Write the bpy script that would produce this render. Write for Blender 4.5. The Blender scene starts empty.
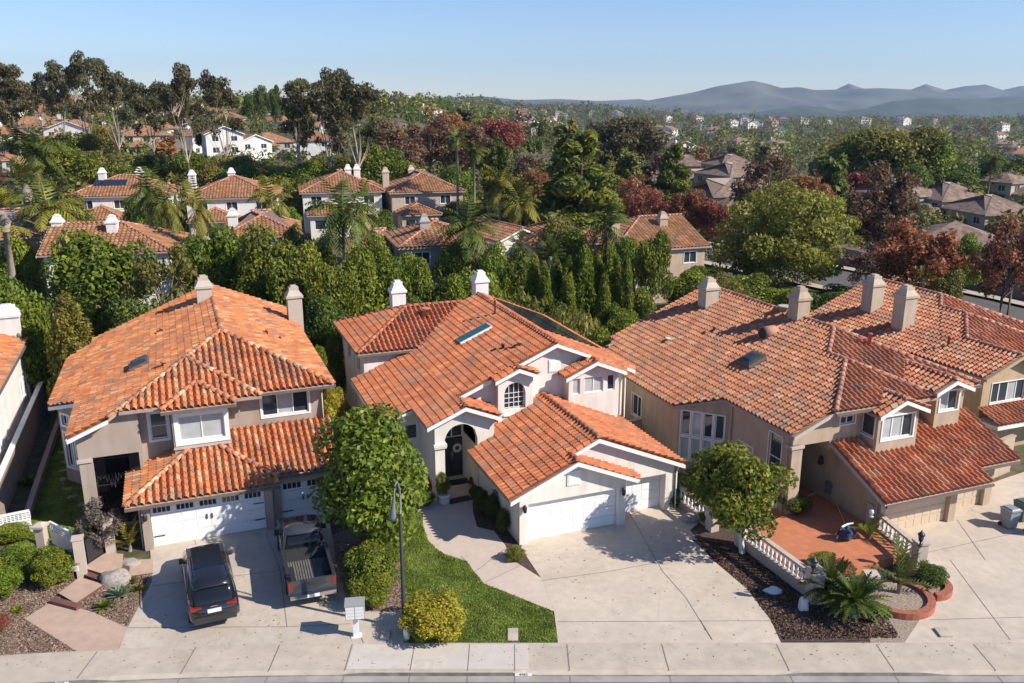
HAZE = 0.00008
import bpy, bmesh, math, random
import numpy as np
from mathutils import Vector, Matrix
sc = bpy.context.scene
COL = sc.collection
R = math.radians
# ------------------------------------------------------------------ camera numbers
CH = 21.0; CF = 860.0; CP = math.atan(241/860.0); CC, CS = math.cos(CP), math.sin(CP)
def G(x, y, z=0.0):
    u = (x-512)/CF; v = (341.5-y)/CF
    k = (z-CH)/(-CS+v*CC)
    return (u*k, (CC+v*CS)*k)
def at(x, Y, z=0.0):
    "world X of image column x at depth Y and height z"
    return (x-512)/CF*(Y*CC-(z-CH)*CS)
def ztop(y, Y):
    v = (341.5-y)/CF
    return (v*Y*CC-Y*CS)/(CC+v*CS)+CH
# ------------------------------------------------------------------ tagging helpers
def tag(o, label=None, cat=None, group=None, kind=None):
    if label: o['label'] = label
    if cat: o['category'] = cat
    if group: o['group'] = group
    if kind: o['kind'] = kind
    return o
def link(o, parent=None):
    COL.objects.link(o)
    if parent is not None: o.parent = parent
    return o
def empty(name, loc=(0,0,0), rz=0, label=None, cat=None, group=None):
    o = bpy.data.objects.new(name, None); o.empty_display_size = .3
    o.location = loc; o.rotation_euler = (0,0,rz)
    link(o); return tag(o, label, cat, group)
def finish(name, bm, mats, parent=None, smooth=False, loc=None):
    me = bpy.data.meshes.new(name)
    bm.to_mesh(me); bm.free()
    if not isinstance(mats, (list, tuple)): mats = [mats]
    for m in mats: me.materials.append(m)
    if smooth:
        me.polygons.foreach_set('use_smooth', [True]*len(me.polygons))
    o = bpy.data.objects.new(name, me)
    if loc: o.location = loc
    return link(o, parent)
def copy_tree(o, parent=None):
    c = o.copy(); COL.objects.link(c)
    if parent is not None: c.parent = parent
    for ch in list(o.children): copy_tree(ch, c)
    return c
# ------------------------------------------------------------------ materials
def newmat(name):
    m = bpy.data.materials.new(name); m.use_nodes = True
    nt = m.node_tree; b = nt.nodes['Principled BSDF']
    return m, nt, b
def ramp(nt, stops, interp='LINEAR'):
    r = nt.nodes.new('ShaderNodeValToRGB'); r.color_ramp.interpolation = interp
    e = r.color_ramp.elements
    while len(e) > 1: e.remove(e[-1])
    e[0].position = stops[0][0]; e[0].color = (*stops[0][1], 1)
    for p, c in stops[1:]:
        n = e.new(p); n.color = (*c, 1)
    return r
def mat(name, col, rough=.7, var=.12, scale=3.0, bump=0.0, bscale=30., metal=0., spec=.5, coat=0., detail=6., var2=0.0, scale2=.4, streak=0., stain=0.):
    m, nt, b = newmat(name); N = nt.nodes; L = nt.links
    tc = N.new('ShaderNodeTexCoord')
    b.inputs['Roughness'].default_value = rough; b.inputs['Metallic'].default_value = metal
    b.inputs['Specular IOR Level'].default_value = spec; b.inputs['Coat Weight'].default_value = coat
    no = N.new('ShaderNodeTexNoise'); no.inputs['Scale'].default_value = scale; no.inputs['Detail'].default_value = detail
    L.new(tc.outputs['Object'], no.inputs['Vector'])
    lo = [max(0, c*(1-var)) for c in col]; hi = [min(1, c*(1+var)) for c in col]
    r = ramp(nt, [(.3, lo), (.7, hi)]); L.new(no.outputs['Fac'], r.inputs['Fac'])
    out = r.outputs['Color']
    if var2:
        n2 = N.new('ShaderNodeTexNoise'); n2.inputs['Scale'].default_value = scale2; n2.inputs['Detail'].default_value = 4
        L.new(tc.outputs['Object'], n2.inputs['Vector'])
        r2 = ramp(nt, [(.35, (1-var2,)*3), (.65, (1,1,1))]); L.new(n2.outputs['Fac'], r2.inputs['Fac'])
        mx = N.new('ShaderNodeMix'); mx.data_type = 'RGBA'; mx.blend_type = 'MULTIPLY'; mx.inputs['Factor'].default_value = 1
        L.new(out, mx.inputs['A']); L.new(r2.outputs['Color'], mx.inputs['B']); out = mx.outputs['Result']
    if streak:
        n3 = N.new('ShaderNodeTexNoise'); n3.inputs['Scale'].default_value = 1.0; n3.inputs['Detail'].default_value = 5; mp = N.new('ShaderNodeMapping'); mp.inputs['Scale'].default_value = (2.2,2.2,.28)
        L.new(tc.outputs['Object'], mp.inputs['Vector']); L.new(mp.outputs['Vector'], n3.inputs['Vector'])
        r3 = ramp(nt, [(.38, (1-streak, 1-streak*1.05, 1-streak*1.15)), (.56, (1,1,1))]); L.new(n3.outputs['Fac'], r3.inputs['Fac'])
        mx = N.new('ShaderNodeMix'); mx.data_type = 'RGBA'; mx.blend_type = 'MULTIPLY'; mx.inputs['Factor'].default_value = 1
        L.new(out, mx.inputs['A']); L.new(r3.outputs['Color'], mx.inputs['B']); out = mx.outputs['Result']
    if stain:
        n4 = N.new('ShaderNodeTexNoise'); n4.inputs['Scale'].default_value = 1.7; n4.inputs['Detail'].default_value = 9; n4.inputs['Roughness'].default_value = .7; L.new(tc.outputs['Object'], n4.inputs['Vector'])
        r4 = ramp(nt, [(.27, (1-stain*1.6,)*3), (.42, (1-stain*.25,)*3), (.6, (1,1,1)), (.75, (1+stain*.3,)*3)]); L.new(n4.outputs['Fac'], r4.inputs['Fac'])
        vo = N.new('ShaderNodeTexVoronoi'); vo.feature = 'DISTANCE_TO_EDGE'; vo.inputs['Scale'].default_value = .13
        nw = N.new('ShaderNodeTexNoise'); nw.inputs['Scale'].default_value = .9; nw.inputs['Detail'].default_value = 6; L.new(tc.outputs['Object'], nw.inputs['Vector'])
        mw = N.new('ShaderNodeMix'); mw.data_type = 'RGBA'; mw.blend_type = 'ADD'; mw.inputs['Factor'].default_value = .9; L.new(tc.outputs['Object'], mw.inputs['A']); L.new(nw.outputs['Color'], mw.inputs['B']); L.new(mw.outputs['Result'], vo.inputs['Vector'])
        r5 = ramp(nt, [(.0, (.90,.89,.88)), (.0022, (1,1,1))]); L.new(vo.outputs['Distance'], r5.inputs['Fac'])
        for src in (r4, r5):
            mx = N.new('ShaderNodeMix'); mx.data_type = 'RGBA'; mx.blend_type = 'MULTIPLY'; mx.inputs['Factor'].default_value = 1
            L.new(out, mx.inputs['A']); L.new(src.outputs['Color'], mx.inputs['B']); out = mx.outputs['Result']
    L.new(out, b.inputs['Base Color'])
    if bump:
        nb = N.new('ShaderNodeTexNoise'); nb.inputs['Scale'].default_value = bscale; nb.inputs['Detail'].default_value = 4
        L.new(tc.outputs['Object'], nb.inputs['Vector'])
        bp = N.new('ShaderNodeBump'); bp.inputs['Strength'].default_value = bump; bp.inputs['Distance'].default_value = .05
        L.new(nb.outputs['Fac'], bp.inputs['Height']); L.new(bp.outputs['Normal'], b.inputs['Normal'])
    return m
def attrmat(name, attr, stops, rough=.8, transl=0., objvar=.0, spec=.3, noise=.25, nscale=1.5, interp='LINEAR', patch=None):
    "colour picked per tile / per leaf from a face attribute"
    m, nt, b = newmat(name); N = nt.nodes; L = nt.links
    at_ = N.new('ShaderNodeAttribute'); at_.attribute_name = attr
    r = ramp(nt, stops, interp); L.new(at_.outputs['Fac'], r.inputs['Fac'])
    out = r.outputs['Color']
    tc = N.new('ShaderNodeTexCoord')
    no = N.new('ShaderNodeTexNoise'); no.inputs['Scale'].default_value = nscale; no.inputs['Detail'].default_value = 5
    L.new(tc.outputs['Object'], no.inputs['Vector'])
    r2 = ramp(nt, [(.3, (1-noise,)*3), (.7, (1+noise*.6,)*3)]); L.new(no.outputs['Fac'], r2.inputs['Fac'])
    mx = N.new('ShaderNodeMix'); mx.data_type = 'RGBA'; mx.blend_type = 'MULTIPLY'; mx.inputs['Factor'].default_value = 1
    L.new(out, mx.inputs['A']); L.new(r2.outputs['Color'], mx.inputs['B']); out = mx.outputs['Result']
    if patch:
        n3 = N.new('ShaderNodeTexNoise'); n3.inputs['Scale'].default_value = .45; n3.inputs['Detail'].default_value = 8; n3.inputs['Roughness'].default_value = .65; L.new(tc.outputs['Object'], n3.inputs['Vector'])
        r3 = ramp(nt, [(.50, (0,0,0)), (.68, (.55,)*3)]); L.new(n3.outputs['Fac'], r3.inputs['Fac'])
        mp = N.new('ShaderNodeMix'); mp.data_type = 'RGBA'; L.new(r3.outputs['Color'], mp.inputs['Factor']); L.new(out, mp.inputs['A']); mp.inputs['B'].default_value = (*patch, 1); out = mp.outputs['Result']
    if objvar:
        oi = N.new('ShaderNodeObjectInfo')
        hs = N.new('ShaderNodeHueSaturation')
        mr = N.new('ShaderNodeMapRange'); mr.inputs['To Min'].default_value = .5-objvar*.12; mr.inputs['To Max'].default_value = .5+objvar*.08
        L.new(oi.outputs['Random'], mr.inputs['Value']); L.new(mr.outputs['Result'], hs.inputs['Hue'])
        mv = N.new('ShaderNodeMapRange'); mv.inputs['To Min'].default_value = 1-objvar; mv.inputs['To Max'].default_value = 1+objvar
        ml = N.new('ShaderNodeMath'); ml.operation = 'MULTIPLY'; ml.inputs[1].default_value = 7.31
        fr = N.new('ShaderNodeMath'); fr.operation = 'FRACT'
        L.new(oi.outputs['Random'], ml.inputs[0]); L.new(ml.outputs[0], fr.inputs[0]); L.new(fr.outputs[0], mv.inputs['Value'])
        L.new(mv.outputs['Result'], hs.inputs['Value']); L.new(out, hs.inputs['Color']); out = hs.outputs['Color']
    L.new(out, b.inputs['Base Color']); b.inputs['Roughness'].default_value = rough
    b.inputs['Specular IOR Level'].default_value = spec
    if transl:
        tr = N.new('ShaderNodeBsdfTranslucent'); L.new(out, tr.inputs['Color'])
        ms = N.new('ShaderNodeMixShader'); ms.inputs['Fac'].default_value = transl
        L.new(b.outputs['BSDF'], ms.inputs[1]); L.new(tr.outputs['BSDF'], ms.inputs[2])
        L.new(ms.outputs['Shader'], N['Material Output'].inputs['Surface'])
    return m
def tilemat(name, cols, noise=.30):
    n = len(cols); return attrmat(name, 'tile', [(i/n, c) for i, c in enumerate(cols)], rough=.82, noise=noise, nscale=1.2, interp='CONSTANT', patch=(.24,.155,.115))
M = {}
M['tile_a'] = tilemat('terracotta_mixed', [(0.533,0.184,0.072),(0.591,0.220,0.080),(0.489,0.163,0.065),(0.562,0.199,0.074),(0.577,0.270,0.125),(0.460,0.156,0.068),(0.591,0.213,0.077),(0.350,0.174,0.099),(0.547,0.191,0.072),(0.577,0.320,0.169),(0.393,0.184,0.099),(0.621,0.256,0.099),(0.555,0.199,0.074),(0.518,0.174,0.068)])
M['tile_b'] = tilemat('terracotta_red', [(0.492,0.160,0.070),(0.536,0.181,0.076),(0.455,0.146,0.066),(0.507,0.167,0.070),(0.551,0.199,0.086),(0.419,0.142,0.070),(0.522,0.170,0.073),(0.492,0.156,0.066),(0.478,0.156,0.066),(0.536,0.220,0.105),(0.507,0.163,0.070),(0.360,0.170,0.098)])
M['tile_c'] = tilemat('terracotta_weathered', [(0.467,0.190,0.095),(0.511,0.226,0.118),(0.430,0.173,0.093),(0.481,0.204,0.105),(0.511,0.276,0.162),(0.401,0.162,0.090),(0.481,0.197,0.099),(0.467,0.197,0.099),(0.496,0.247,0.137),(0.437,0.183,0.102),(0.327,0.183,0.124)])
M['tile_d'] = tilemat('terracotta_pinkish', [(0.504,0.191,0.094),(0.548,0.234,0.126),(0.460,0.170,0.087),(0.533,0.270,0.157),(0.489,0.184,0.091),(0.563,0.327,0.201),(0.431,0.163,0.087),(0.519,0.220,0.113)])
M['tile_far'] = tilemat('terracotta_distant', [(0.338,0.149,0.071),(0.385,0.180,0.084),(0.305,0.135,0.067),(0.385,0.226,0.113),(0.241,0.140,0.078),(0.353,0.162,0.074)])
M['tile_brown'] = tilemat('brown_concrete_tile', [(.22,.15,.11),(.26,.18,.13),(.19,.13,.10),(.29,.20,.15)])
M['mortar'] = mat('ridge_mortar', (.42,.20,.12), .85, .35, 6)
M['cap_a'] = tilemat('ridge_tile_mixed', [(0.510,0.198,0.097),(0.571,0.297,0.166),(0.408,0.168,0.097),(0.561,0.238,0.114),(0.612,0.416,0.263)])
M['cap_b'] = tilemat('ridge_tile_red', [(0.469,0.149,0.070),(0.387,0.129,0.070),(0.510,0.188,0.097),(0.306,0.129,0.079)])
M['cap_c'] = tilemat('ridge_tile_pink', [(0.510,0.238,0.149),(0.448,0.198,0.132),(0.550,0.297,0.193),(0.408,0.168,0.114)])
M['taupe'] = mat('taupe_stucco', (.43,.345,.285), .9, .07, 1.2, .5, 45, var2=.10, streak=.10)
M['taupe_dark'] = mat('taupe_stucco_light_coat', (.50,.42,.35), .9, .06, 1.2, .25, 60)
M['white_stucco'] = mat('white_stucco', (.80,.75,.675), .9, .05, 1.2, .45, 45, var2=.08, streak=.10)
M['bright_stucco'] = mat('bright_white_stucco', (.80,.78,.74), .9, .04, 1.2, .4, 45, var2=.07, streak=.08)
M['tan'] = mat('tan_stucco', (.50,.385,.28), .9, .07, 1.2, .5, 45, var2=.10, streak=.12)
M['ochre'] = mat('ochre_stucco', (.50,.37,.23), .9, .07, 1.2, .5, 45, var2=.10, streak=.12)
M['beige'] = mat('beige_stucco', (.52,.43,.33), .9, .07, 1.2, .4, 45, var2=.10, streak=.12)
M['grey_stucco'] = mat('grey_stucco', (.38,.35,.32), .9, .06, 1.2, .2, 60)
M['white'] = mat('white_paint', (.80,.79,.76), .5, .03, 2)
M['garage_white'] = mat('garage_door_white', (.80,.80,.79), .45, .02, 2)
M['garage_tan'] = mat('garage_door_tan', (.56,.44,.32), .6, .05, 2)
M['gutter'] = mat('gutter_brown', (.16,.12,.10), .5, .1, 2)
M['eaves'] = mat('eaves_underside', (.36,.27,.22), .8, .1, 4)
M['dark'] = mat('dark_opening', (.015,.015,.018), .6, .1, 3)
M['door'] = mat('dark_door_paint', (.035,.04,.05), .35, .1, 3)
M['iron'] = mat('black_iron', (.025,.025,.028), .45, .1, 8)
M['brass'] = mat('handle_metal', (.5,.45,.35), .3, .05, 8, metal=1)
M['glass'] = mat('window_glass', (.035,.045,.055), .06, .2, 1.5, spec=.9)
M['glass_blind'] = mat('window_with_blinds', (.42,.44,.44), .15, .12, 2, spec=.8)
M['skylight'] = mat('skylight_dome', (.045,.055,.06), .3, .3, 1.5, spec=.35)
M['skylight_teal'] = mat('skylight_teal_glass', (.02,.12,.13), .25, .15, 1.5, spec=.4)
M['solar'] = mat('solar_panel', (.02,.025,.04), .15, .3, 1.2, spec=.8)
M['concrete'] = mat('driveway_concrete', (.57,.485,.385), .88, .07, 2.5, .12, 40, var2=.14, scale2=.35, stain=.16)
M['concrete_b'] = mat('driveway_concrete_grey', (.53,.455,.365), .88, .07, 2.5, .12, 40, var2=.16, scale2=.35, stain=.18)
M['walk'] = mat('sidewalk_concrete', (.50,.425,.335), .88, .08, 2.0, .12, 40, var2=.12, scale2=.6, stain=.16)
M['walk_new'] = mat('sidewalk_new_concrete', (.56,.505,.44), .88, .05, 2.0, .12, 40, var2=.08, stain=.08)
M['path'] = mat('blush_path', (.56,.46,.38), .88, .06, 2.5, .1, 40, var2=.08)
M['path_red'] = mat('terracotta_path', (.48,.34,.255), .88, .08, 2.5, .1, 40, var2=.12)
M['joint'] = mat('concrete_joint', (.19,.165,.14), .95, .1, 5)
M['asphalt'] = mat('asphalt', (.115,.108,.10), .9, .12, 6, .3, 60, var2=.2, scale2=.5)
M['gutterc'] = mat('gutter_concrete', (.36,.335,.30), .88, .12, 1.5, .1, 30, var2=.2, scale2=.8)
M['kerb'] = mat('kerb_concrete', (.22,.20,.175), .9, .25, 1.8, .1, 30, var2=.25, scale2=.9)
M['mulch'] = mat('bark_mulch', (.24,.165,.12), .95, .55, 9, .8, 22, detail=10)
M['mulch_dark'] = mat('dark_bark_mulch', (.085,.05,.042), .95, .6, 9, .9, 22, detail=10)
M['gravel'] = mat('pale_gravel', (.33,.26,.20), .95, .5, 14, .8, 30, detail=10)
M['lawn'] = mat('lawn_soil_and_grass', (.18,.23,.055), .95, .4, 4, .6, 45, detail=10, var2=.3, scale2=.5)
M['rock'] = mat('boulder', (.34,.30,.26), .9, .3, 4, .8, 9)
M['brick'] = mat('red_brick', (.34,.115,.07), .85, .25, 8, .3, 20)
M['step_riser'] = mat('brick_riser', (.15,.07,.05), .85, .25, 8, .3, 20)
M['terrace'] = None
M['bark'] = mat('tree_bark', (.17,.12,.09), .95, .35, 6, .6, 14)
M['bark_pale'] = mat('eucalyptus_bark', (.34,.28,.23), .9, .3, 3, .4, 8)
M['palm_bark'] = mat('palm_trunk', (.28,.23,.18), .9, .25, 5, .5, 12)
M['bark_white'] = mat('whitewashed_bark', (.62,.60,.56), .9, .1, 5, .3, 14)
M['paint_black'] = mat('car_paint_black', (.012,.012,.014), .18, .1, 1, coat=1.)
M['paint_grey'] = mat('car_paint_grey', (.065,.07,.075), .25, .05, 1, metal=.4, coat=1.)
M['paint_silver'] = mat('car_paint_silver', (.25,.26,.265), .3, .05, 1, metal=.5, coat=1.)
M['chrome'] = mat('chrome', (.6,.6,.62), .15, .02, 3, metal=1)
M['rubber'] = mat('tyre_rubber', (.02,.02,.02), .85, .1, 8)
M['rim'] = mat('wheel_alloy', (.35,.35,.36), .3, .05, 3, metal=.9)
M['car_glass'] = mat('tinted_car_glass', (.010,.013,.018), .12, .05, 1, spec=.35)
M['tail_red'] = mat('tail_lamp_red', (.24,.015,.012), .25, .1, 3, coat=.6)
M['bed_liner'] = mat('ribbed_bed_liner', (.15,.14,.125), .6, .15, 4)
M['plastic_black'] = mat('black_plastic', (.03,.03,.032), .5, .1, 4)
M['plate'] = mat('licence_plate', (.75,.76,.78), .4, .05, 30)
M['bin_grey'] = mat('bin_plastic_grey', (.24,.26,.28), .5, .1, 3)
M['bin_blue'] = mat('bin_plastic_green', (.08,.13,.12), .5, .1, 3)
M['mail'] = mat('mailbox_aluminium', (.40,.40,.38), .45, .06, 5, metal=.25)
M['mail_white'] = mat('mailbox_white', (.72,.72,.70), .5, .04, 5)
M['pole'] = mat('lamp_pole_dark', (.018,.02,.018), .7, .15, 5)
M['lamp_grey'] = mat('lamp_head_grey', (.15,.16,.17), .6, .25, 9)
M['wood'] = mat('brown_wood', (.17,.105,.075), .8, .25, 5)
M['vinyl'] = mat('white_vinyl', (.78,.78,.76), .45, .03, 4)
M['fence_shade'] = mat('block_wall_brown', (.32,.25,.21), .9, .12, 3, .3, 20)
M['flower_red'] = mat('red_flowers', (.50,.05,.03), .7, .3, 20)
M['cloth_blue'] = mat('blue_cloth', (.03,.045,.10), .8, .6, 6)
M['red_paint'] = mat('red_vent_paint', (.40,.10,.06), .7, .1, 6)
M['number_white'] = mat('kerb_number_white', (.78,.78,.76), .7, .03, 6)
M['number_black'] = mat('kerb_number_black', (.03,.03,.035), .7, .05, 6)
M['patio_white'] = mat('patio_cover_white', (.80,.82,.84), .5, .03, 3)

def leafmat(name, dark, mid, light, transl=.36, objvar=.16, noise=.38):
    return attrmat(name, 'leaf', [(0, dark), (.5, mid), (1, light)], rough=.55, transl=transl, objvar=objvar, spec=.35, noise=noise, nscale=1.1)
LM = {
 'lime_soft': leafmat('leaf_citrus', (.07,.11,.014), (.17,.225,.024), (.35,.38,.04)),
 'maple': leafmat('leaf_yellow_green', (.15,.155,.02), (.30,.295,.045), (.47,.43,.08)),
 'green': leafmat('leaf_green', (0.071,0.107,0.015), (0.162,0.216,0.023), (0.346,0.363,0.037)),
 'bright': leafmat('leaf_bright', (.06,.095,.014), (.135,.19,.022), (.30,.35,.04)) if True else leafmat('leaf_bright', (0.094,0.137,0.015), (0.202,0.261,0.025), (0.430,0.447,0.042)),
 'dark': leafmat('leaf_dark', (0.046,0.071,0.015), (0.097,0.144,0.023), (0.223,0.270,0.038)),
 'hedge': leafmat('leaf_hedge', (0.074,0.110,0.013), (0.179,0.229,0.021), (0.374,0.385,0.037)),
 'lime': leafmat('leaf_lime', (0.084,0.138,0.016), (0.180,0.253,0.023), (0.360,0.391,0.037)),
 'yellow': leafmat('leaf_yellow', (.14,.15,.02), (.34,.30,.03), (.58,.48,.04)),
 'olive': leafmat('leaf_olive', (0.084,0.091,0.023), (0.187,0.182,0.036), (0.374,0.331,0.058)),
 'brown': leafmat('leaf_brown', (0.102,0.063,0.037), (0.204,0.121,0.068), (0.336,0.207,0.105)) if True else leafmat('leaf_brown', (0.074,0.040,0.023), (0.155,0.081,0.040), (0.269,0.143,0.058)),
 'orange': leafmat('leaf_orange', (.17,.075,.03), (.38,.17,.06), (.55,.30,.11)) if True else leafmat('leaf_orange', (0.120,0.046,0.021), (0.312,0.103,0.037), (0.504,0.196,0.053)),
 'red': leafmat('leaf_red', (0.144,0.057,0.032), (0.324,0.115,0.063), (0.504,0.230,0.126)) if True else leafmat('x', (0.144,0.046,0.032), (0.324,0.098,0.068), (0.504,0.196,0.126)),
 'purple': leafmat('leaf_dull_purple', (0.078,0.052,0.040), (0.174,0.115,0.084), (0.324,0.218,0.152)) if True else leafmat('x', (0.060,0.031,0.026), (0.142,0.068,0.053), (0.269,0.137,0.095)),
 'euc': leafmat('leaf_eucalyptus', (.058,.054,.022), (.122,.110,.045), (.22,.19,.08)) if True else leafmat('leaf_eucalyptus', (0.078,0.068,0.025), (0.166,0.139,0.050), (0.331,0.240,0.087)),
 'pine': leafmat('leaf_pine', (0.054,0.078,0.014), (0.134,0.167,0.023), (0.324,0.317,0.046)),
 'cypress': leafmat('leaf_cypress', (0.065,0.109,0.013), (0.161,0.218,0.021), (0.307,0.342,0.037)),
 'palm': leafmat('leaf_palm', (0.052,0.082,0.018), (0.126,0.164,0.029), (0.284,0.298,0.053)),
 'palm_y': leafmat('leaf_palm_yellowing', (0.094,0.112,0.019), (0.228,0.223,0.032), (0.457,0.373,0.058)),
 'far': leafmat('leaf_far', (0.078,0.091,0.021), (0.156,0.158,0.034), (0.331,0.274,0.058), objvar=.25),
 'agave': leafmat('leaf_agave', (.10,.16,.09), (.17,.24,.14), (.30,.36,.22)),
 'grey': leafmat('leaf_grey', (.10,.08,.07), (.20,.16,.13), (.32,.27,.22)),
 'grass': leafmat('leaf_grass', (.16,.22,.03), (.235,.31,.05), (.37,.40,.11)),
}
# ------------------------------------------------------------------ mesh helpers
def bx(bm, x0, x1, y0, y1, z0, z1, mi=0, T=None, top=1.0, topy=None):
    "axis box; top<1 tapers the top; T is an optional matrix"
    cx, cy = (x0+x1)/2, (y0+y1)/2; ty = top if topy is None else topy
    P = []
    for z, s, sy in ((z0, 1, 1), (z1, top, ty)):
        for x, y in ((x0,y0),(x1,y0),(x1,y1),(x0,y1)):
            P.append(Vector((cx+(x-cx)*s, cy+(y-cy)*sy, z)))
    if T is not None: P = [T @ p for p in P]
    v = [bm.verts.new(p) for p in P]
    for f in ((3,2,1,0),(4,5,6,7),(0,1,5,4),(1,2,6,5),(2,3,7,6),(3,0,4,7)):
        bm.faces.new([v[i] for i in f]).material_index = mi
def tube(bm, pts, rad, n=8, mi=0, cap=True):
    pts = [Vector(p) for p in pts]
    if not hasattr(rad, '__len__'): rad = [rad]*len(pts)
    rings = []
    for i, p in enumerate(pts):
        d = (pts[min(i+1, len(pts)-1)]-pts[max(i-1, 0)]).normalized()
        a = d.cross(Vector((0,0,1)))
        if a.length < 1e-3: a = Vector((1,0,0))
        a.normalize(); b = d.cross(a)
        rings.append([bm.verts.new(p+(a*math.cos(2*math.pi*k/n)+b*math.sin(2*math.pi*k/n))*rad[i]) for k in range(n)])
    for i in range(len(rings)-1):
        for k in range(n):
            f = bm.faces.new((rings[i][k], rings[i][(k+1)%n], rings[i+1][(k+1)%n], rings[i+1][k])); f.material_index = mi; f.smooth = True
    if cap:
        bm.faces.new(rings[0]).material_index = mi; bm.faces.new(rings[-1][::-1]).material_index = mi
def lathe(bm, prof, n=12, o=(0,0,0), mi=0, T=None):
    rings = []
    for r, z in prof:
        ring = []
        for k in range(n):
            p = Vector((o[0]+r*math.cos(2*math.pi*k/n), o[1]+r*math.sin(2*math.pi*k/n), o[2]+z))
            ring.append(bm.verts.new(T @ p if T is not None else p))
        rings.append(ring)
    for i in range(len(rings)-1):
        for k in range(n):
            f = bm.faces.new((rings[i][k], rings[i][(k+1)%n], rings[i+1][(k+1)%n], rings[i+1][k])); f.material_index = mi; f.smooth = True
    bm.faces.new(rings[0][::-1]).material_index = mi; bm.faces.new(rings[-1]).material_index = mi
def sheet(name, pts, z, m, kind=None, parent=None, thick=0):
    bm = bmesh.new()
    v = [bm.verts.new((x, y, z)) for x, y in pts]
    f = bm.faces.new(v); f.normal_update()
    if f.normal.z < 0: f.normal_flip()
    if thick:
        r = bmesh.ops.extrude_face_region(bm, geom=[f]); vs = [e for e in r['geom'] if isinstance(e, bmesh.types.BMVert)]
        for q in vs: q.co.z += thick
    bmesh.ops.triangulate(bm, faces=bm.faces[:])
    o = finish(name, bm, m, parent)
    if kind: o['kind'] = kind
    return o
def quads_mesh(name, verts, nf, attr, vals, m, parent=None):
    "verts: (nf*4,3) array of independent quads"
    me = bpy.data.meshes.new(name)
    me.vertices.add(nf*4); me.vertices.foreach_set('co', verts.astype(np.float32).ravel())
    me.loops.add(nf*4); me.loops.foreach_set('vertex_index', np.arange(nf*4, dtype=np.int32))
    me.polygons.add(nf); me.polygons.foreach_set('loop_start', np.arange(0, nf*4, 4, dtype=np.int32))
    me.polygons.foreach_set('loop_total', np.full(nf, 4, dtype=np.int32))
    me.update(calc_edges=True)
    a = me.attributes.new(attr, 'FLOAT', 'FACE'); a.data.foreach_set('value', vals.astype(np.float32))
    me.materials.append(m)
    o = bpy.data.objects.new(name, me)
    return link(o, parent)
# ------------------------------------------------------------------ tiled roofs
PIT, CRS = .33, .42
def tiles(bmall, poly, down, pit=PIT, crs=CRS, ns=8, hgt=.135, step=.075, rs=0):
    """barrel tiles laid over one convex roof polygon [(a,b,z)...]; down = plan direction of fall"""
    P = [Vector(p) for p in poly]
    dx, dy = down; l = math.hypot(dx, dy); dx /= l; dy /= l
    # plane normal
    n = (P[1]-P[0]).cross(P[2]-P[0]); n.normalize()
    if n.z < 0: n.negate()
    U = Vector((-dy, dx, 0)); V = n.cross(U); 
    if V.z < 0: V.negate()
    O = P[0]
    uu = [U.dot(p) for p in P]
    off = [U.dot(p) for p in P]
    vv = [V.dot(p) for p in P]
    i0 = math.floor(min(uu)/pit)-1; i1 = math.ceil(max(uu)/pit)+1
    v0 = min(vv); nj = math.ceil((max(vv)-v0)/crs)+1
    nd = n.dot(O)
    rng = np.random.RandomState(rs+int(abs(O.x*13+O.y*7))%1000)
    if ns <= 1:
        us = np.arange(i0, i1+1)*pit; prof = np.zeros(len(us)); per = 1
    else:
        t = np.arange(ns)/ns
        pr = np.where(t < .62, np.sin(np.pi*np.clip(t/.62,0,1))**.75*hgt, -np.sin(np.pi*np.clip((t-.62)/.38,0,1))*hgt*.5)
        nc = i1-i0; us = (np.arange(nc*ns+1)/ns+i0)*pit; prof = np.append(np.tile(pr, nc), pr[0]); per = ns
    bm = bmesh.new(); lay = bm.faces.layers.float.new('tile')
    rows = []
    Un, Vn, Nn = np.array(U), np.array(V), np.array(n)
    wob = rng.uniform(-.008, .008, (nj+1, len(us)))
    for j in range(nj):
        for (vv_, h) in ((v0+j*crs, step), (v0+(j+1)*crs, 0.0)):
            co = us[:,None]*Un + vv_*Vn + (nd+prof+h+wob[j])[:,None]*Nn
            rows.append([bm.verts.new(c) for c in co])
    ncol = (len(us)-1)//per
    rv = rng.rand(nj, ncol)
    patch = rng.rand(nj//6+2, ncol//6+2)
    for r_ in range(len(rows)-1):
        a, b = rows[r_], rows[r_+1]; j = min((r_+1)//2 if r_ % 2 else r_//2, nj-1)
        if r_ % 2:
            if step <= 0: continue
            a = [bm.verts.new(q.co) for q in a]; b = [bm.verts.new(q.co) for q in b]
        for k in range(len(us)-1):
            f = bm.faces.new((a[k], a[k+1], b[k+1], b[k])); f[lay] = min(rv[j, k//per], .999); f.smooth = ns > 1 and not (r_ % 2)
    c = sum(P, Vector())/len(P)
    for i in range(len(P)):
        p, q = P[i], P[(i+1)%len(P)]
        e = (q-p)
        if e.length < 1e-4: continue
        o = e.cross(n).normalized()
        if o.dot(c-p) > 0: o.negate()
        bmesh.ops.bisect_plane(bm, geom=bm.verts[:]+bm.edges[:]+bm.faces[:], plane_co=p, plane_no=o, clear_outer=True)
    tmp = bpy.data.meshes.new('t'); bm.to_mesh(tmp); bm.free()
    bmall.from_mesh(tmp); bpy.data.meshes.remove(tmp)
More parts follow.
